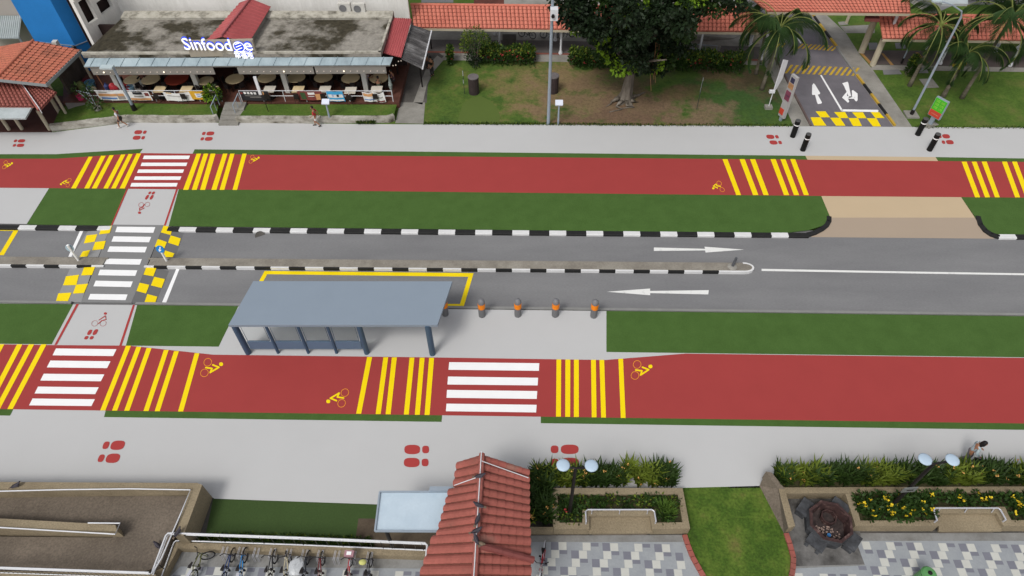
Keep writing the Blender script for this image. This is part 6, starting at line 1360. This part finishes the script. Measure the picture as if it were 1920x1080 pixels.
def bicycle(label, frame_mat, loc, rz, lean=0.0, extras=(), wheel=.33, steer=0.0):
    """built along +Y (front wheel forward) at the origin, then set in place"""
    t = thing('bicycle', label, 'bicycle', V((0, 0, 0)), 'bicycles parked at the racks'); RX = Matrix.Rotation(PI / 2, 3, 'Y')
    TY = M('tyre_black', (32, 31, 32), .1, 4, .8); RM = M('rim_grey', (96, 96, 100), .08, 4, .4)
    f = V((0, .52, wheel)); r = V((0, -.52, wheel)); St = Matrix.Rotation(steer, 3, 'Z'); hd = V((0, .36, .78))
    for c, nm, Q in ((f, 'front_wheel', St), (r, 'rear_wheel', Matrix())):
        Q = Q.to_3x3() if len(Q.row) == 4 else Q
        cc = hd + Q @ (c - hd) if nm == 'front_wheel' else c
        m = MB(); m.torus(cc, wheel - .03, .026, Q @ RX, 26, 6); w_ = m.build(nm, TY, t)
        m = MB(); m.torus(cc, wheel - .062, .012, Q @ RX, 22, 4)
        for k in range(12):
            a_ = k * PI / 6; m.tube(cc, cc + Q @ V((0, math.cos(a_) * (wheel - .06), math.sin(a_) * (wheel - .06))), .004, n=3)
        m.tube(cc + Q @ V((-.06, 0, 0)), cc + Q @ V((.06, 0, 0)), .025); m.build('rim', RM, w_)
    bb = V((0, -.06, .28)); st = V((0, -.2, .80)); hl = V((0, .39, .62))
    m = MB()
    for a, b, q in ((bb, hl, .024), (bb, st, .02), (st - V((0, -.02, .08)), hd, .022), (hl, hd + V((0, -.01, .05)), .024)): m.tube(a, b, q)
    for s in (-.05, .05): m.tube(bb + V((s, 0, 0)), r + V((s, 0, 0)), .012); m.tube(st - V((-s * .3, 0, .1)), r + V((s, 0, 0)), .011)
    m.build('frame', frame_mat, t)
    m = MB()
    fw = hd + St @ (f - hd)
    for s in (-.05, .05): m.tube(hl + St @ V((s, .02, 0)), fw + St @ V((s, 0, 0)), .014)
    m.build('fork', frame_mat, t)
    m = MB(); top_ = hd + V((0, -.03, .2)); m.tube(hd, top_, .018); m.path([top_ + St @ V((-.30, -.08, .02)), top_ + St @ V((-.2, .02, .03)), top_, top_ + St @ V((.2, .02, .03)), top_ + St @ V((.30, -.08, .02))], .015, 6); m.build('handlebar', BLACK, t)
    for s in (-1, 1): m = MB(); m.tube(top_ + St @ V((s * .2, -.0, .03)), top_ + St @ V((s * .32, -.09, .02)), .02, n=7); m.build('grip', BLACK, t)
    m = MB(); m.tube(st, st + V((0, -.02, .13)), .015); m.build('seat_post', STEEL, t)
    m = MB(); m.add([st + V(p) for p in ((-.08, -.16, .13), (.08, -.16, .13), (.075, -.06, .15), (.022, .12, .14), (-.022, .12, .14), (-.075, -.06, .15), (-.06, -.15, .08), (.06, -.15, .08), (.02, .1, .09), (-.02, .1, .09))], [[0, 1, 2, 3, 4, 5], [0, 6, 7, 1], [1, 7, 8, 3, 2], [3, 8, 9, 4], [4, 9, 6, 0, 5], [6, 9, 8, 7]]); m.build('saddle', BLACK, t)
    m = MB(); m.torus(bb, .09, .008, RX, 16, 4); m.tube(bb + V((-.1, 0, 0)), bb + V((-.1, .1, -.12)), .012); m.tube(bb + V((.1, 0, 0)), bb + V((.1, -.1, .12)), .012); m.tube(bb + V((-.1, 0, 0)), bb + V((.1, 0, 0)), .02); m.build('crankset', BLACK, t)
    for s, q in ((-1, V((-.14, .1, -.12))), (1, V((.14, -.1, .12)))): m = MB(); m.box(bb + q, (.1, .08, .025)); m.build('pedal', BLACK, t)
    if 'basket' in extras:
        m = MB(); o_ = hd + St @ V((0, .2, .02)); N_ = 14; W2 = M('basket_pale', (190, 192, 190), .05, 3, .5)
        for z, k_ in ((0, .75), (.1, .87), (.2, 1.0)): m.path([o_ + V((.17 * k_ * math.cos(2 * PI * i / N_), .14 * k_ * math.sin(2 * PI * i / N_), z)) for i in range(N_ + 1)], .008, 4)
        for i in range(N_): a_ = 2 * PI * i / N_; m.tube(o_ + V((.127 * math.cos(a_), .105 * math.sin(a_), 0)), o_ + V((.17 * math.cos(a_), .14 * math.sin(a_), .2)), .005, n=3)
        m.build('basket', W2, t)
    if 'pink_basket' in extras:
        PKM = M('pink_plastic', (172, 130, 138), .06, 3, .5); o_ = hd + V((0, .16, .08)); m = MB()
        m.slab([o_ + V(p) for p in ((-.2, -.13, .2), (.2, -.13, .2), (.2, .13, .2), (-.2, .13, .2))], .22); m.build('front_basket', PKM, t); m = MB(); m.box(o_ + V((0, 0, .215)), (.2, .14, .02)); m.build('white_plate', WHITE, t)
    if 'mudguard' in extras:
        for c in (f, r):
            m = MB(); 
            pts = [c + V((0, math.cos(a_ * PI / 10) * (wheel + .03), math.sin(a_ * PI / 10) * (wheel + .03))) for a_ in range(0, 10)]; m.path(pts, .03, 5); m.build('mudguard', STEEL, t)
    if 'rack' in extras: m = MB(); m.box(r + V((0, -.02, .38)), (.14, .36, .02)); m.tube(r + V((.07, 0, 0)), r + V((.07, -.02, .37)), .008); m.tube(r + V((-.07, 0, 0)), r + V((-.07, -.02, .37)), .008); m.build('carrier', STEEL, t)
    t.location = loc; t.rotation_euler = (0, lean, rz); return t
def bm(nm, c): return M('frame_' + nm, c, .08, 4, .35)
def at_rack(px, back=.52, dx=0): p = U(px, 1040 + (px - 425) * .036, ZB + .33); return V((p.x + dx, p.y - back, ZB))
bicycle('old olive framed bicycle standing askew at the open corner of the bay', bm('olive', (110, 112, 66)), V((U(383, 1056, ZB).x, U(383, 1056, ZB).y - .2, ZB)), -.25, -.1, ('rack',), steer=-.9)
bicycle('navy framed mountain bicycle in the first rack', bm('navy', (40, 62, 110)), at_rack(433), -.12, .1, steer=.1)
bicycle('bright blue mountain bicycle with thick front tyre in the second rack', bm('blue', (40, 130, 196)), at_rack(460), .05, .06, ('rack',), .35)
bicycle('black bicycle with cyan grips in the fourth rack', bm('black', (44, 44, 48)), at_rack(517), .02, -.06)
bicycle('cream framed bicycle beside the one under the clear bag', bm('cream', (200, 190, 160)), at_rack(546), .04, -.1, steer=.4)
b7 = bicycle('dark bicycle whose bars carry a clear plastic bag', bm('dark', (52, 56, 66)), at_rack(576), -.03, .08)
bicycle('maroon bicycle in the seventh rack', bm('maroon', (112, 34, 40)), at_rack(607), .06, -.05)
bicycle('red bicycle with pink front basket and white plate', bm('red', (176, 34, 44)), at_rack(658), .0, .05, ('pink_basket', 'mudguard'))
bicycle('black bicycle with yellow saddle cover in the last rack', bm('black', (44, 44, 48)), at_rack(696), .02, -.04, ('rack',))
p = at_rack(691); m = MB(); m.blob(p + V((-.08, .18, 1.02)), (.17, .13, .08), 7, 12, .05); tag(m.build('cap', M('pale_yellow_cloth', (196, 196, 120), .1, 4, .8), smooth=True), 'pale yellow cap hung over the bars of the last bicycle', 'cap')
p = at_rack(566); m = MB(); PB, pn, pl_, pb = nodes('clear_plastic', .25); pb.inputs['Base Color'].default_value = (.62, .64, .66, 1); pb.inputs['Alpha'].default_value = .62
m.blob(p + V((0, -.05, .82)), (.33, .42, .2), 9, 14, .08); tag(m.build('plastic_bag', PB), 'big clear plastic bag lying over the bicycle bars', 'bag')
bicycle('silver mudguarded bicycle with pale basket and red frame beside the red tiled roof', bm('red', (176, 34, 44)), V((U(1018, 1040, ZB).x, U(1018, 1046, ZB).y - .25, ZB)), PI - .15, .06, ('basket', 'mudguard'))
# ---- big red tiled roof and pale canopy
t = thing('tiled_walkway', 'brick red gable-roofed walkway running toward the camera beside the cycle bays', 'covered walkway', U(900, 1000, ZB))
zr, ze = 4.3, 3.35
A_, B_ = U(904, 852, zr), U(889, 1100, zr); L0, L1 = U(860, 866, ze), U(797, 1100, ze); R0, R1 = U(992, 880, ze), U(996, 1100, ze)
m = MB(); k0 = .26
def roof_piece(m, a, b, e1, e0): tile_roof(m, a, b, e1, e0, .38, .36, .05, .035)
# western slope steps outwards toward the camera
ya = [0, .24, .62, 1.0]; eav = [(858, 866, 850, 914), (843, 916, 818, 1008), (812, 1004, 780, 1100)]
for i in range(3):
    a, b = A_.lerp(B_, ya[i]), A_.lerp(B_, ya[i + 1]); x0, y0, x1, y1 = eav[i]; roof_piece(m, a, b, U(x1, y1, ze - .02 * i), U(x0, y0, ze - .02 * i))
m.build('west_slope', [TERRAR, GRIME_SHADE], t)
m = MB(); roof_piece(m, A_, A_.lerp(B_, .55), U(993, 990, ze), R0); roof_piece(m, A_.lerp(B_, .55), B_, R1, U(994, 990, ze)); m.build('east_slope', [TERRAR, GRIME_SHADE], t)
m = MB(); ridge_cap(m, A_ + V((0, 0, .07)), B_ + V((0, 0, .07)), .13); m.build('ridge_cap', TERRAM, t)
h_ = A_.lerp(B_, .72); m = MB(); ridge_cap(m, h_ + V((.12, 0, .05)), U(1000, 1050, ze + .12), .14); m.build('hip_cap', M('maroon_cap', (128, 70, 66), .1, 3, .6), t)
m = MB(); m.path([A_ + V((-.02, .02, .22)), B_ + V((-.02, 0, .22))], .022, 5); m.path([A_ + V((0, -.4, .2)), U(991, 896, ze + .1)], .02, 5); m.path([A_.lerp(B_, .2) + V((0, 0, .2)), U(852, 910, ze + .1)], .02, 5); m.build('lightning_strip', WHITEM, t)
for px, py, x2, y2 in ((870, 960, 0, 0), (985, 985, 0, 0), (850, 1090, 0, 0), (985, 1090, 0, 0)):
    q = U(px, py, 3.25); m = MB(); m.tube(V((q.x, q.y, ZB)), q, .14, n=10); m.build('column', BEIGE, t)
m = MB(); m.slab([A_ - V((0, -.02, .15)), L0 + V((.2, .02, -.1)), R0 + V((-.2, .02, -.1))], .1, V((0, -.1, 0))); m.build('gable_wall', BEIGE, t)
t = thing('flat_canopy', 'pale blue flat metal canopy attached to the red tiled walkway', 'canopy', U(770, 1010, ZB)); zc = 2.9
m = MB(); m.slab([U(712, 922, zc), U(845, 922, zc), U(841, 997, zc), U(703, 996, zc)], .12); m.build('sheet', PALEBLUE, t)
m = MB()
for a, b in (((712, 922), (845, 922)), ((703, 996), (841, 997)), ((712, 922), (703, 996))): m.path([U(*a, zc + .05), U(*b, zc + .05)], .05, 4)
m.build('frame', GALV, t)
m = MB(); m.slab([U(806, 912, zc + .25), U(848, 912, zc + .25), U(846, 920, zc + .25), U(804, 920, zc + .25)], .15); m.build('gutter_box', GALV, t)
for px, py in ((722, 990), (835, 990)): q = U(px, py, zc - .1); m = MB(); m.tube(V((q.x, q.y, ZB)), q, .09, n=8); m.build('post', BLACK, t)
# ---- green bin at the bottom edge
b = U(1743, 1075, ZB + 1.0); b.z = ZB; t = thing('litter_bin', 'round green litter bin standing on the chequered plaza', 'bin', b); GB = M('bin_green', (92, 148, 90), .06, 3, .5)
m = MB(); m.lathe(b, [(.26, 0), (.3, .1), (.3, .78), (.28, .8)], 24); m.build('body', GB, t); m = MB(); m.lathe(b, [(.27, .8), (.27, .9)], 20); m.build('neck', BLACK, t)
m = MB(); m.lathe(b, [(.31, .9), (.32, .94), (.26, 1.02), (.1, 1.05), (.02, 1.05)], 24); m.build('lid', GB, t); m = MB(); m.lathe(b, [(.09, 1.045), (.09, 1.08), (.03, 1.09)], 14); m.build('ash_tray', BLACK, t)
# ---- pigeons
PG = M('pigeon_grey', (62, 58, 66), .25, 9, .6); PGD = M('pigeon_brown', (112, 96, 80), .2, 9, .6)
def pigeon(p, rz, label, mat=PG):
    t = thing('pigeon', label, 'pigeon', V((0, 0, 0)), 'pigeons perched on walls and roofs'); m = MB(); n = 10; vs = []
    prof = [(-.20, .012, .13), (-.12, .035, .12), (-.04, .062, .115), (.05, .07, .125), (.10, .055, .15), (.125, .036, .19), (.145, .036, .215), (.165, .028, .22), (.18, .008, .215)]
    for x, r, z in prof:
        for k in range(n): a_ = 2 * PI * k / n; vs.append(V((x, r * math.cos(a_), z + r * .95 * math.sin(a_))))
    m.add(vs, [[i * n + k, i * n + (k + 1) % n, (i + 1) * n + (k + 1) % n, (i + 1) * n + k] for i in range(len(prof) - 1) for k in range(n)] + [list(range(n)), [8 * n + k for k in range(n)]]); m.tube((.175, 0, .213), (.205, 0, .205), .008, .003, 5)
    for s in (-.03, .03): m.path([V((0, s, .07)), V((.0, s, .015)), V((.04, s, .004))], .007, 4)
    m.build('body', mat, t, smooth=True)
    for s in (-1, 1): m = MB(); m.add([V(q) for q in ((.08, s * .066, .15), (.02, s * .076, .10), (-.15, s * .045, .10), (-.2, s * .02, .125), (-.1, s * .05, .16))], [[0, 1, 2, 3, 4]]); m.build('wing', M('pigeon_wing', (88, 84, 92), .2, 9, .6), t)
    m = MB(); m.add([V(q) for q in ((-.18, .03, .13), (-.18, -.03, .13), (-.27, -.035, .12), (-.27, .035, .12))], [[0, 1, 2, 3]]); m.build('tail', PGD, t)
    t.location = p; t.rotation_euler = (0, 0, rz); t.scale = (1.25,) * 3
pigeon(U(34, 912, 1.5), .6, 'dark pigeon on the far wall of the ramp'); pigeon(U(336, 1000, 1.54), 1.2, 'dark pigeon on the bend of the cycle bay guard rail'); pigeon(U(298, 1025, .85), 2.5, 'dark pigeon beside the sloping end of the guard rail')
def ridge_at(u): return A_.lerp(B_, u) + V((0, 0, .2))
A_, B_ = U(904, 852, zr), U(889, 1100, zr)
for u, rz, lb, mt in ((.21, .2, 'pigeon farthest along the red roof ridge', PG), (.44, 2.8, 'second pigeon along the red roof ridge', PG), (.55, 1.2, 'pigeon in the middle of the red roof ridge', PG), (.63, .4, 'pigeon before the last pair on the red roof ridge', PG), (.695, 2.0, 'dark pigeon above the brown one on the ridge', PG)): pigeon(ridge_at(u), rz, lb, mt)
pigeon(h_ + V((.16, .0, .16)), -.4, 'plump brown pigeon at the top of the hip cap', PGD)
# ================================================================ PEOPLE
def skinned(name, mat, V_, E_, Rr, parent, sub=2, root=0):
    me = bpy.data.meshes.new(name); me.from_pydata([tuple(v) for v in V_], E_, []); ob = bpy.data.objects.new(name, me); COL.objects.link(ob)
    md = ob.modifiers.new('skin', 'SKIN'); md.use_smooth_shade = True; md.branch_smoothing = .3
    if not me.skin_vertices: 
        bpy.context.view_layer.objects.active = ob
    ly = me.skin_vertices[0].data
    for i, r in enumerate(Rr): ly[i].radius = (r, r) if not hasattr(r, '__len__') else r; ly[i].use_root = (i == root)
    sb = ob.modifiers.new('sub', 'SUBSURF'); sb.levels = sub; sb.render_levels = sub
    dg = bpy.context.evaluated_depsgraph_get(); m2 = bpy.data.meshes.new_from_object(ob.evaluated_get(dg)); m2.name = name
    bpy.data.objects.remove(ob); bpy.data.meshes.remove(me)
    m2.materials.clear(); m2.materials.append(mat); o = bpy.data.objects.new(name, m2); COL.objects.link(o); o.parent = parent
    for p in m2.polygons: p.use_smooth = True
    return o
SKIN = M('skin', (164, 118, 92), .06, 5, .6); HAIR = M('black_hair', (30, 26, 26), .2, 6, .6); SHOE = M('dark_shoe', (46, 42, 42), .1, 4, .6)
def person(label, loc, rz, J, shirt, shorts, sleeve='short', shortlen=.85, hair='short', shoes=SHOE, scale=1.0, lean=0.0):
    """J: joint positions, facing +X; le/re elbows, lw/rw wrists, lk/rk knees, la/ra ankles"""
    t = thing('person', label, 'person', V((0, 0, 0)))
    VV, EE, RR, ix = [], [], [], {}
    def add(k, p, r, par=None):
        ix[k] = len(VV); VV.append(V(p)); RR.append(r)
        if par is not None: EE.append((ix[par], ix[k]))
    hz = J.get('hz', .93); lx = J.get('lean', .04); up = lambda z: (lx * (z - hz) * 1.6, 0, z)
    ch = hz + .40; 
    add('pel', (0, 0, hz), (.15, .11)); add('sp', up(hz + .2), (.135, .1), 'pel'); add('chest', up(ch), (.15, .11), 'sp'); add('nk', up(ch + .15), .055, 'chest')
    hx, hy, hzz = up(ch + .25); hx += J.get('head', .03)
    add('h1', (hx, hy, hzz), .075, 'nk'); add('h2', (hx + .012, 0, hzz + .1), .092, 'h1'); add('h3', (hx + .005, 0, hzz + .19), .06, 'h2')
    add('nose', (hx + .115, 0, hzz + .075), .014, 'h2')
    for s, k in ((1, 'l'), (-1, 'r')):
        add(k + 'ear', (hx, s * .092, hzz + .08), .016, 'h2')
        x, y, z = up(ch + .05); add(k + 's', (x, s * .19, z), .062, 'chest'); add(k + 'e', J[k + 'e'], .044, k + 's'); add(k + 'w', J[k + 'w'], .029, k + 'e')
        a = (V(J[k + 'w']) - V(J[k + 'e'])).normalized(); b = a.cross(V((0, 1, 0))); b = b.normalized() if b.length > .1 else V((1, 0, 0)); c = a.cross(b)
        w_ = V(J[k + 'w']); add(k + 'p', w_ + a * .07, (.036, .02), k + 'w')
        for j in range(4):
            o_ = b * (-.027 + .018 * j); L = (.065, .078, .074, .058)[j]; add(f'{k}f{j}', w_ + a * .095 + o_, .0095, k + 'p'); add(f'{k}g{j}', w_ + a * (.095 + L * .55) + o_ + c * s * .012, .0085, f'{k}f{j}'); add(f'{k}t{j}', w_ + a * (.095 + L) + o_ + c * s * .03, .0075, f'{k}g{j}')
        add(k + 'th', w_ + a * .055 - b * .045, .011, k + 'p'); add(k + 'tt', w_ + a * .09 - b * .06, .009, k + 'th')
        add(k + 'hip', (0, s * .09, hz - .07), .095, 'pel'); add(k + 'k', J[k + 'k'], .058, k + 'hip'); add(k + 'a', J[k + 'a'], .038, k + 'k')
        q = V(J[k + 'a']); q2 = q + V((.15, 0, -.055)); 
        add(k + 'toe', J.get(k + 't', q2), .032, k + 'a')
    skinned('body', SKIN, VV, EE, RR, t)
    g_ = lambda k: VV[ix[k]]
    A = [g_('pel') + V((0, 0, -.02)), g_('sp'), g_('chest'), g_('nk') - V((0, 0, .05))]; E2 = [(0, 1), (1, 2), (2, 3)]; R2 = [(.165, .125), (.155, .12), (.172, .13), .08]
    for s in 'lr':
        i = len(A); sh, el, wr = g_(s + 's'), g_(s + 'e'), g_(s + 'w'); A.append(sh); E2.append((2, i)); R2.append(.08)
        A.append(sh.lerp(el, .8 if sleeve == 'short' else 1.0)); E2.append((i, i + 1)); R2.append(.066)
        if sleeve == 'long': A.append(el.lerp(wr, .92)); E2.append((i + 1, i + 2)); R2.append(.046)
    skinned('shirt', shirt, A, E2, R2, t)
    A = [g_('pel') + V((0, 0, .04)), g_('pel') + V((0, 0, -.04))]; E2 = [(0, 1)]; R2 = [(.16, .12), (.165, .13)]
    for s in 'lr':
        i = len(A); A.append(g_(s + 'hip')); E2.append((1, i)); R2.append(.112); kn, an = g_(s + 'k'), g_(s + 'a')
        A.append(g_(s + 'hip').lerp(kn, min(1, shortlen))); E2.append((i, i + 1)); R2.append(.088)
        if shortlen > 1: A.append(kn.lerp(an, shortlen - 1)); E2.append((i + 1, i + 2)); R2.append(.06)
    skinned('trousers' if shortlen > 1 else 'shorts', shorts, A, E2, R2, t)
    hd = g_('h2'); m = MB(); n = 12; vs = []
    for i in range(7):
        ph = PI * .62 * i / 6
        for k in range(n):
            th = 2 * PI * k / n; p = V((.112 * math.sin(ph) * math.cos(th), .108 * math.sin(ph) * math.sin(th), .128 * math.cos(ph)))
            if p.x > .03 and p.z < .07: p.x = .03; 
            vs.append(hd + p + V((-.018, 0, .012)))
    m.add(vs, [[i * n + k, (i + 1) * n + k, (i + 1) * n + (k + 1) % n, i * n + (k + 1) % n] for i in range(6) for k in range(n)])
    if hair == 'long': m.blob(hd + V((-.085, 0, -.13)), (.07, .115, .2), 8, 12); m.blob(hd + V((-.04, .07, -.05)), (.07, .05, .14), 6, 8); m.blob(hd + V((-.04, -.07, -.05)), (.07, .05, .14), 6, 8)
    m.build('hair', HAIR, t, smooth=True)
    m = MB()
    for s in (-.035, .035): m.blob(hd + V((.088, s, .012)), .011, 4, 6)
    m.build('eyes', BLACK, t); m = MB(); m.tube(hd + V((.086, -.025, -.06)), hd + V((.086, .025, -.06)), .006, n=5); m.build('mouth', M('lips', (140, 82, 74), .05, 5), t)
    for s in 'lr':
        m = MB(); a, b = g_(s + 'a'), g_(s + 'toe'); d = (b - a); d.z = 0 if abs(d.z) < .09 else d.z; d.normalize(); lo = min(b.z, a.z)
        m.path([a + V((0, 0, -.02)) - d * .06 + V((0, 0, -.02)), a + d * .04 + V((0, 0, -.03)), b + V((0, 0, 0)), b + d * .05 + V((0, 0, -.005))], .045, 8, [.04, .052, .043, .022]); m.build('shoe', shoes, t, smooth=True)
    t.location = loc; t.rotation_euler = (0, 0, rz); t.scale = (scale,) * 3
    return t
walk = dict(lean=.05, le=(-.14, .25, 1.15), lw=(-.10, .27, .92), re=(.06, -.25, 1.12), rw=(.27, -.2, .98), lk=(.22, .09, .51), la=(.30, .09, .085), rk=(.03, -.09, .47), ra=(-.30, -.09, .17), rt=(-.19, -.09, .05), hz=.90)
walk2 = dict(lean=.05, le=(.05, .25, 1.12), lw=(.24, .22, .98), re=(-.14, -.25, 1.15), rw=(-.14, -.27, .92), lk=(.06, .09, .47), la=(-.22, .09, .15), lt=(-.11, .09, .04), rk=(.18, -.09, .50), ra=(.2, -.09, .085), hz=.90)
WS = M('white_shirt', (214, 218, 226), .06, 5, .8); DS = M('dark_shorts', (72, 56, 58), .1, 5, .8)
RS = M('red_shirt', (184, 54, 58), .12, 5, .8); PS = M('pale_shorts', (220, 216, 214), .05, 5, .8)
K1 = M('white_shoe', (214, 212, 206), .05, 5, .6)
p1 = U(233, 239, ZP); person('person in white shirt and dark shorts striding along the path with a shoulder strap', p1, PI, walk, WS, DS, shoes=K1)
t = thing('sling_bag', 'dark shoulder bag with strap across the walker in white', 'bag', p1 + V((0, 0, .9))); m = MB(); m.path([p1 + V(q) for q in ((.17, -.12, 1.0), (.0, -.17, 1.2), (-.1, .0, 1.38), (-.08, .15, 1.48), (.05, .1, 1.46), (.13, -.05, 1.25), (.17, -.12, 1.0))], .014, 5); m.build('strap', BLACK, t); m = MB(); m.box(p1 + V((.2, -.14, .95)), (.1, .24, .2)); m.build('pouch', BLACK, t)
p2 = U(596, 236.5, ZP); person('person in red shirt and pale shorts walking along the path by the food court', p2, PI, walk2, RS, PS)
p3 = U(1803, 862, ZP); wk3 = dict(lean=.12, head=.06, le=(.05, .26, 1.12), lw=(.28, .16, 1.08), re=(.1, -.27, 1.1), rw=(.3, -.24, .95), lk=(.2, .09, .51), la=(.24, .09, .085), rk=(.04, -.09, .48), ra=(-.2, -.09, .12), hz=.91)
GT = M3('patterned_blouse', [(.35, (150, 170, 176)), (.5, (186, 200, 206)), (.65, (118, 138, 140))], 9, .8, .1, 20, bmp=0)
person('long-haired person in pale blue patterned top passing behind the twin-disc lamp', p3, -.35, wk3, GT, M('grey_trousers', (96, 92, 96), .1, 5, .8), 'long', 1.85, 'long', scale=1.08)
Rb = Matrix.Rotation(-.35, 3, 'Z'); hb = p3 + Rb @ V((.36, -.26, .88)); t = thing('handbag', 'black handbag hanging from the hand of the long-haired person', 'bag', hb - V((0, 0, .4))); m = MB()
m.slab([hb + Rb @ V(q) for q in ((-.15, .06, -.06), (.15, .06, -.06), (.15, -.06, -.06), (-.15, -.06, -.06))], 0, V((.02, -.02, -.32))); m.build('body', BLACK, t); m = MB(); m.path([hb + Rb @ V(q) for q in ((-.1, 0, -.06), (-.07, 0, .06), (.07, 0, .06), (.1, 0, -.06))], .012, 5); m.build('strap', BLACK, t)
sit = dict(lean=.15, hz=.52, le=(.12, .24, .82), lw=(.36, .16, .80), re=(.12, -.24, .82), rw=(.36, -.16, .80), lk=(.42, .1, .50), la=(.40, .1, .085), rk=(.42, -.1, .50), ra=(.38, -.1, .085))
c = U(710, 146, ZF + .76); OG = M('olive_shirt', (96, 102, 84), .1, 5, .8); TR = M('dark_trousers', (58, 54, 56), .1, 5, .8)
person('seated person in olive shirt, back to the railing, at the last round table', V((c.x + .1, c.y - .95, ZF)), PI / 2 - .1, sit, OG, TR, 'short', 1.85)
person('seated person in pale top leaning at the last round table beside the column', V((c.x - .95, c.y + .15, ZF)), .1, sit, M('mauve_top', (168, 156, 170), .1, 5, .8), TR, 'short', 1.85)
person('seated person in dark clothes at the open end of the food court', V((c.x + 1.15, c.y + .2, ZF)), PI, sit, M('plum_top', (92, 66, 74), .15, 5, .8), TR, 'short', 1.85)
for i, (px, py, lab) in enumerate(((801, 128, 'person in dark clothes standing in the shade of the dirty awning'), (811, 143, 'person in black standing at the lawn corner by the awning'))):
    st_ = dict(lean=.02, le=(0, .25, 1.12), lw=(.08, .26, .88), re=(0, -.25, 1.12), rw=(.08, -.26, .88), lk=(.03, .1, .49), la=(0, .1, .085), rk=(.02, -.1, .49), ra=(-.02, -.1, .085))
    person(lab, U(px, py, .12), (.5, 2.4)[i], st_, BLACK, TR, 'short', 1.85)
# parked bicycles and a trolley seen dark under the long walkway roof
for i, (px, py, lab) in enumerate(((988, 71, 'dark parked bicycle behind the walkway, nearer the food court'), (1030, 72, 'dark parked bicycle behind the walkway in line with the tall lamp'), (1062, 71, 'dark parked bicycle behind the walkway, next to the big tree'))):
    p = U(px, py, ZL); bicycle(lab, bm('black', (44, 44, 48)), V((p.x, p.y, ZL)), 1.2 + .3 * i, .08)
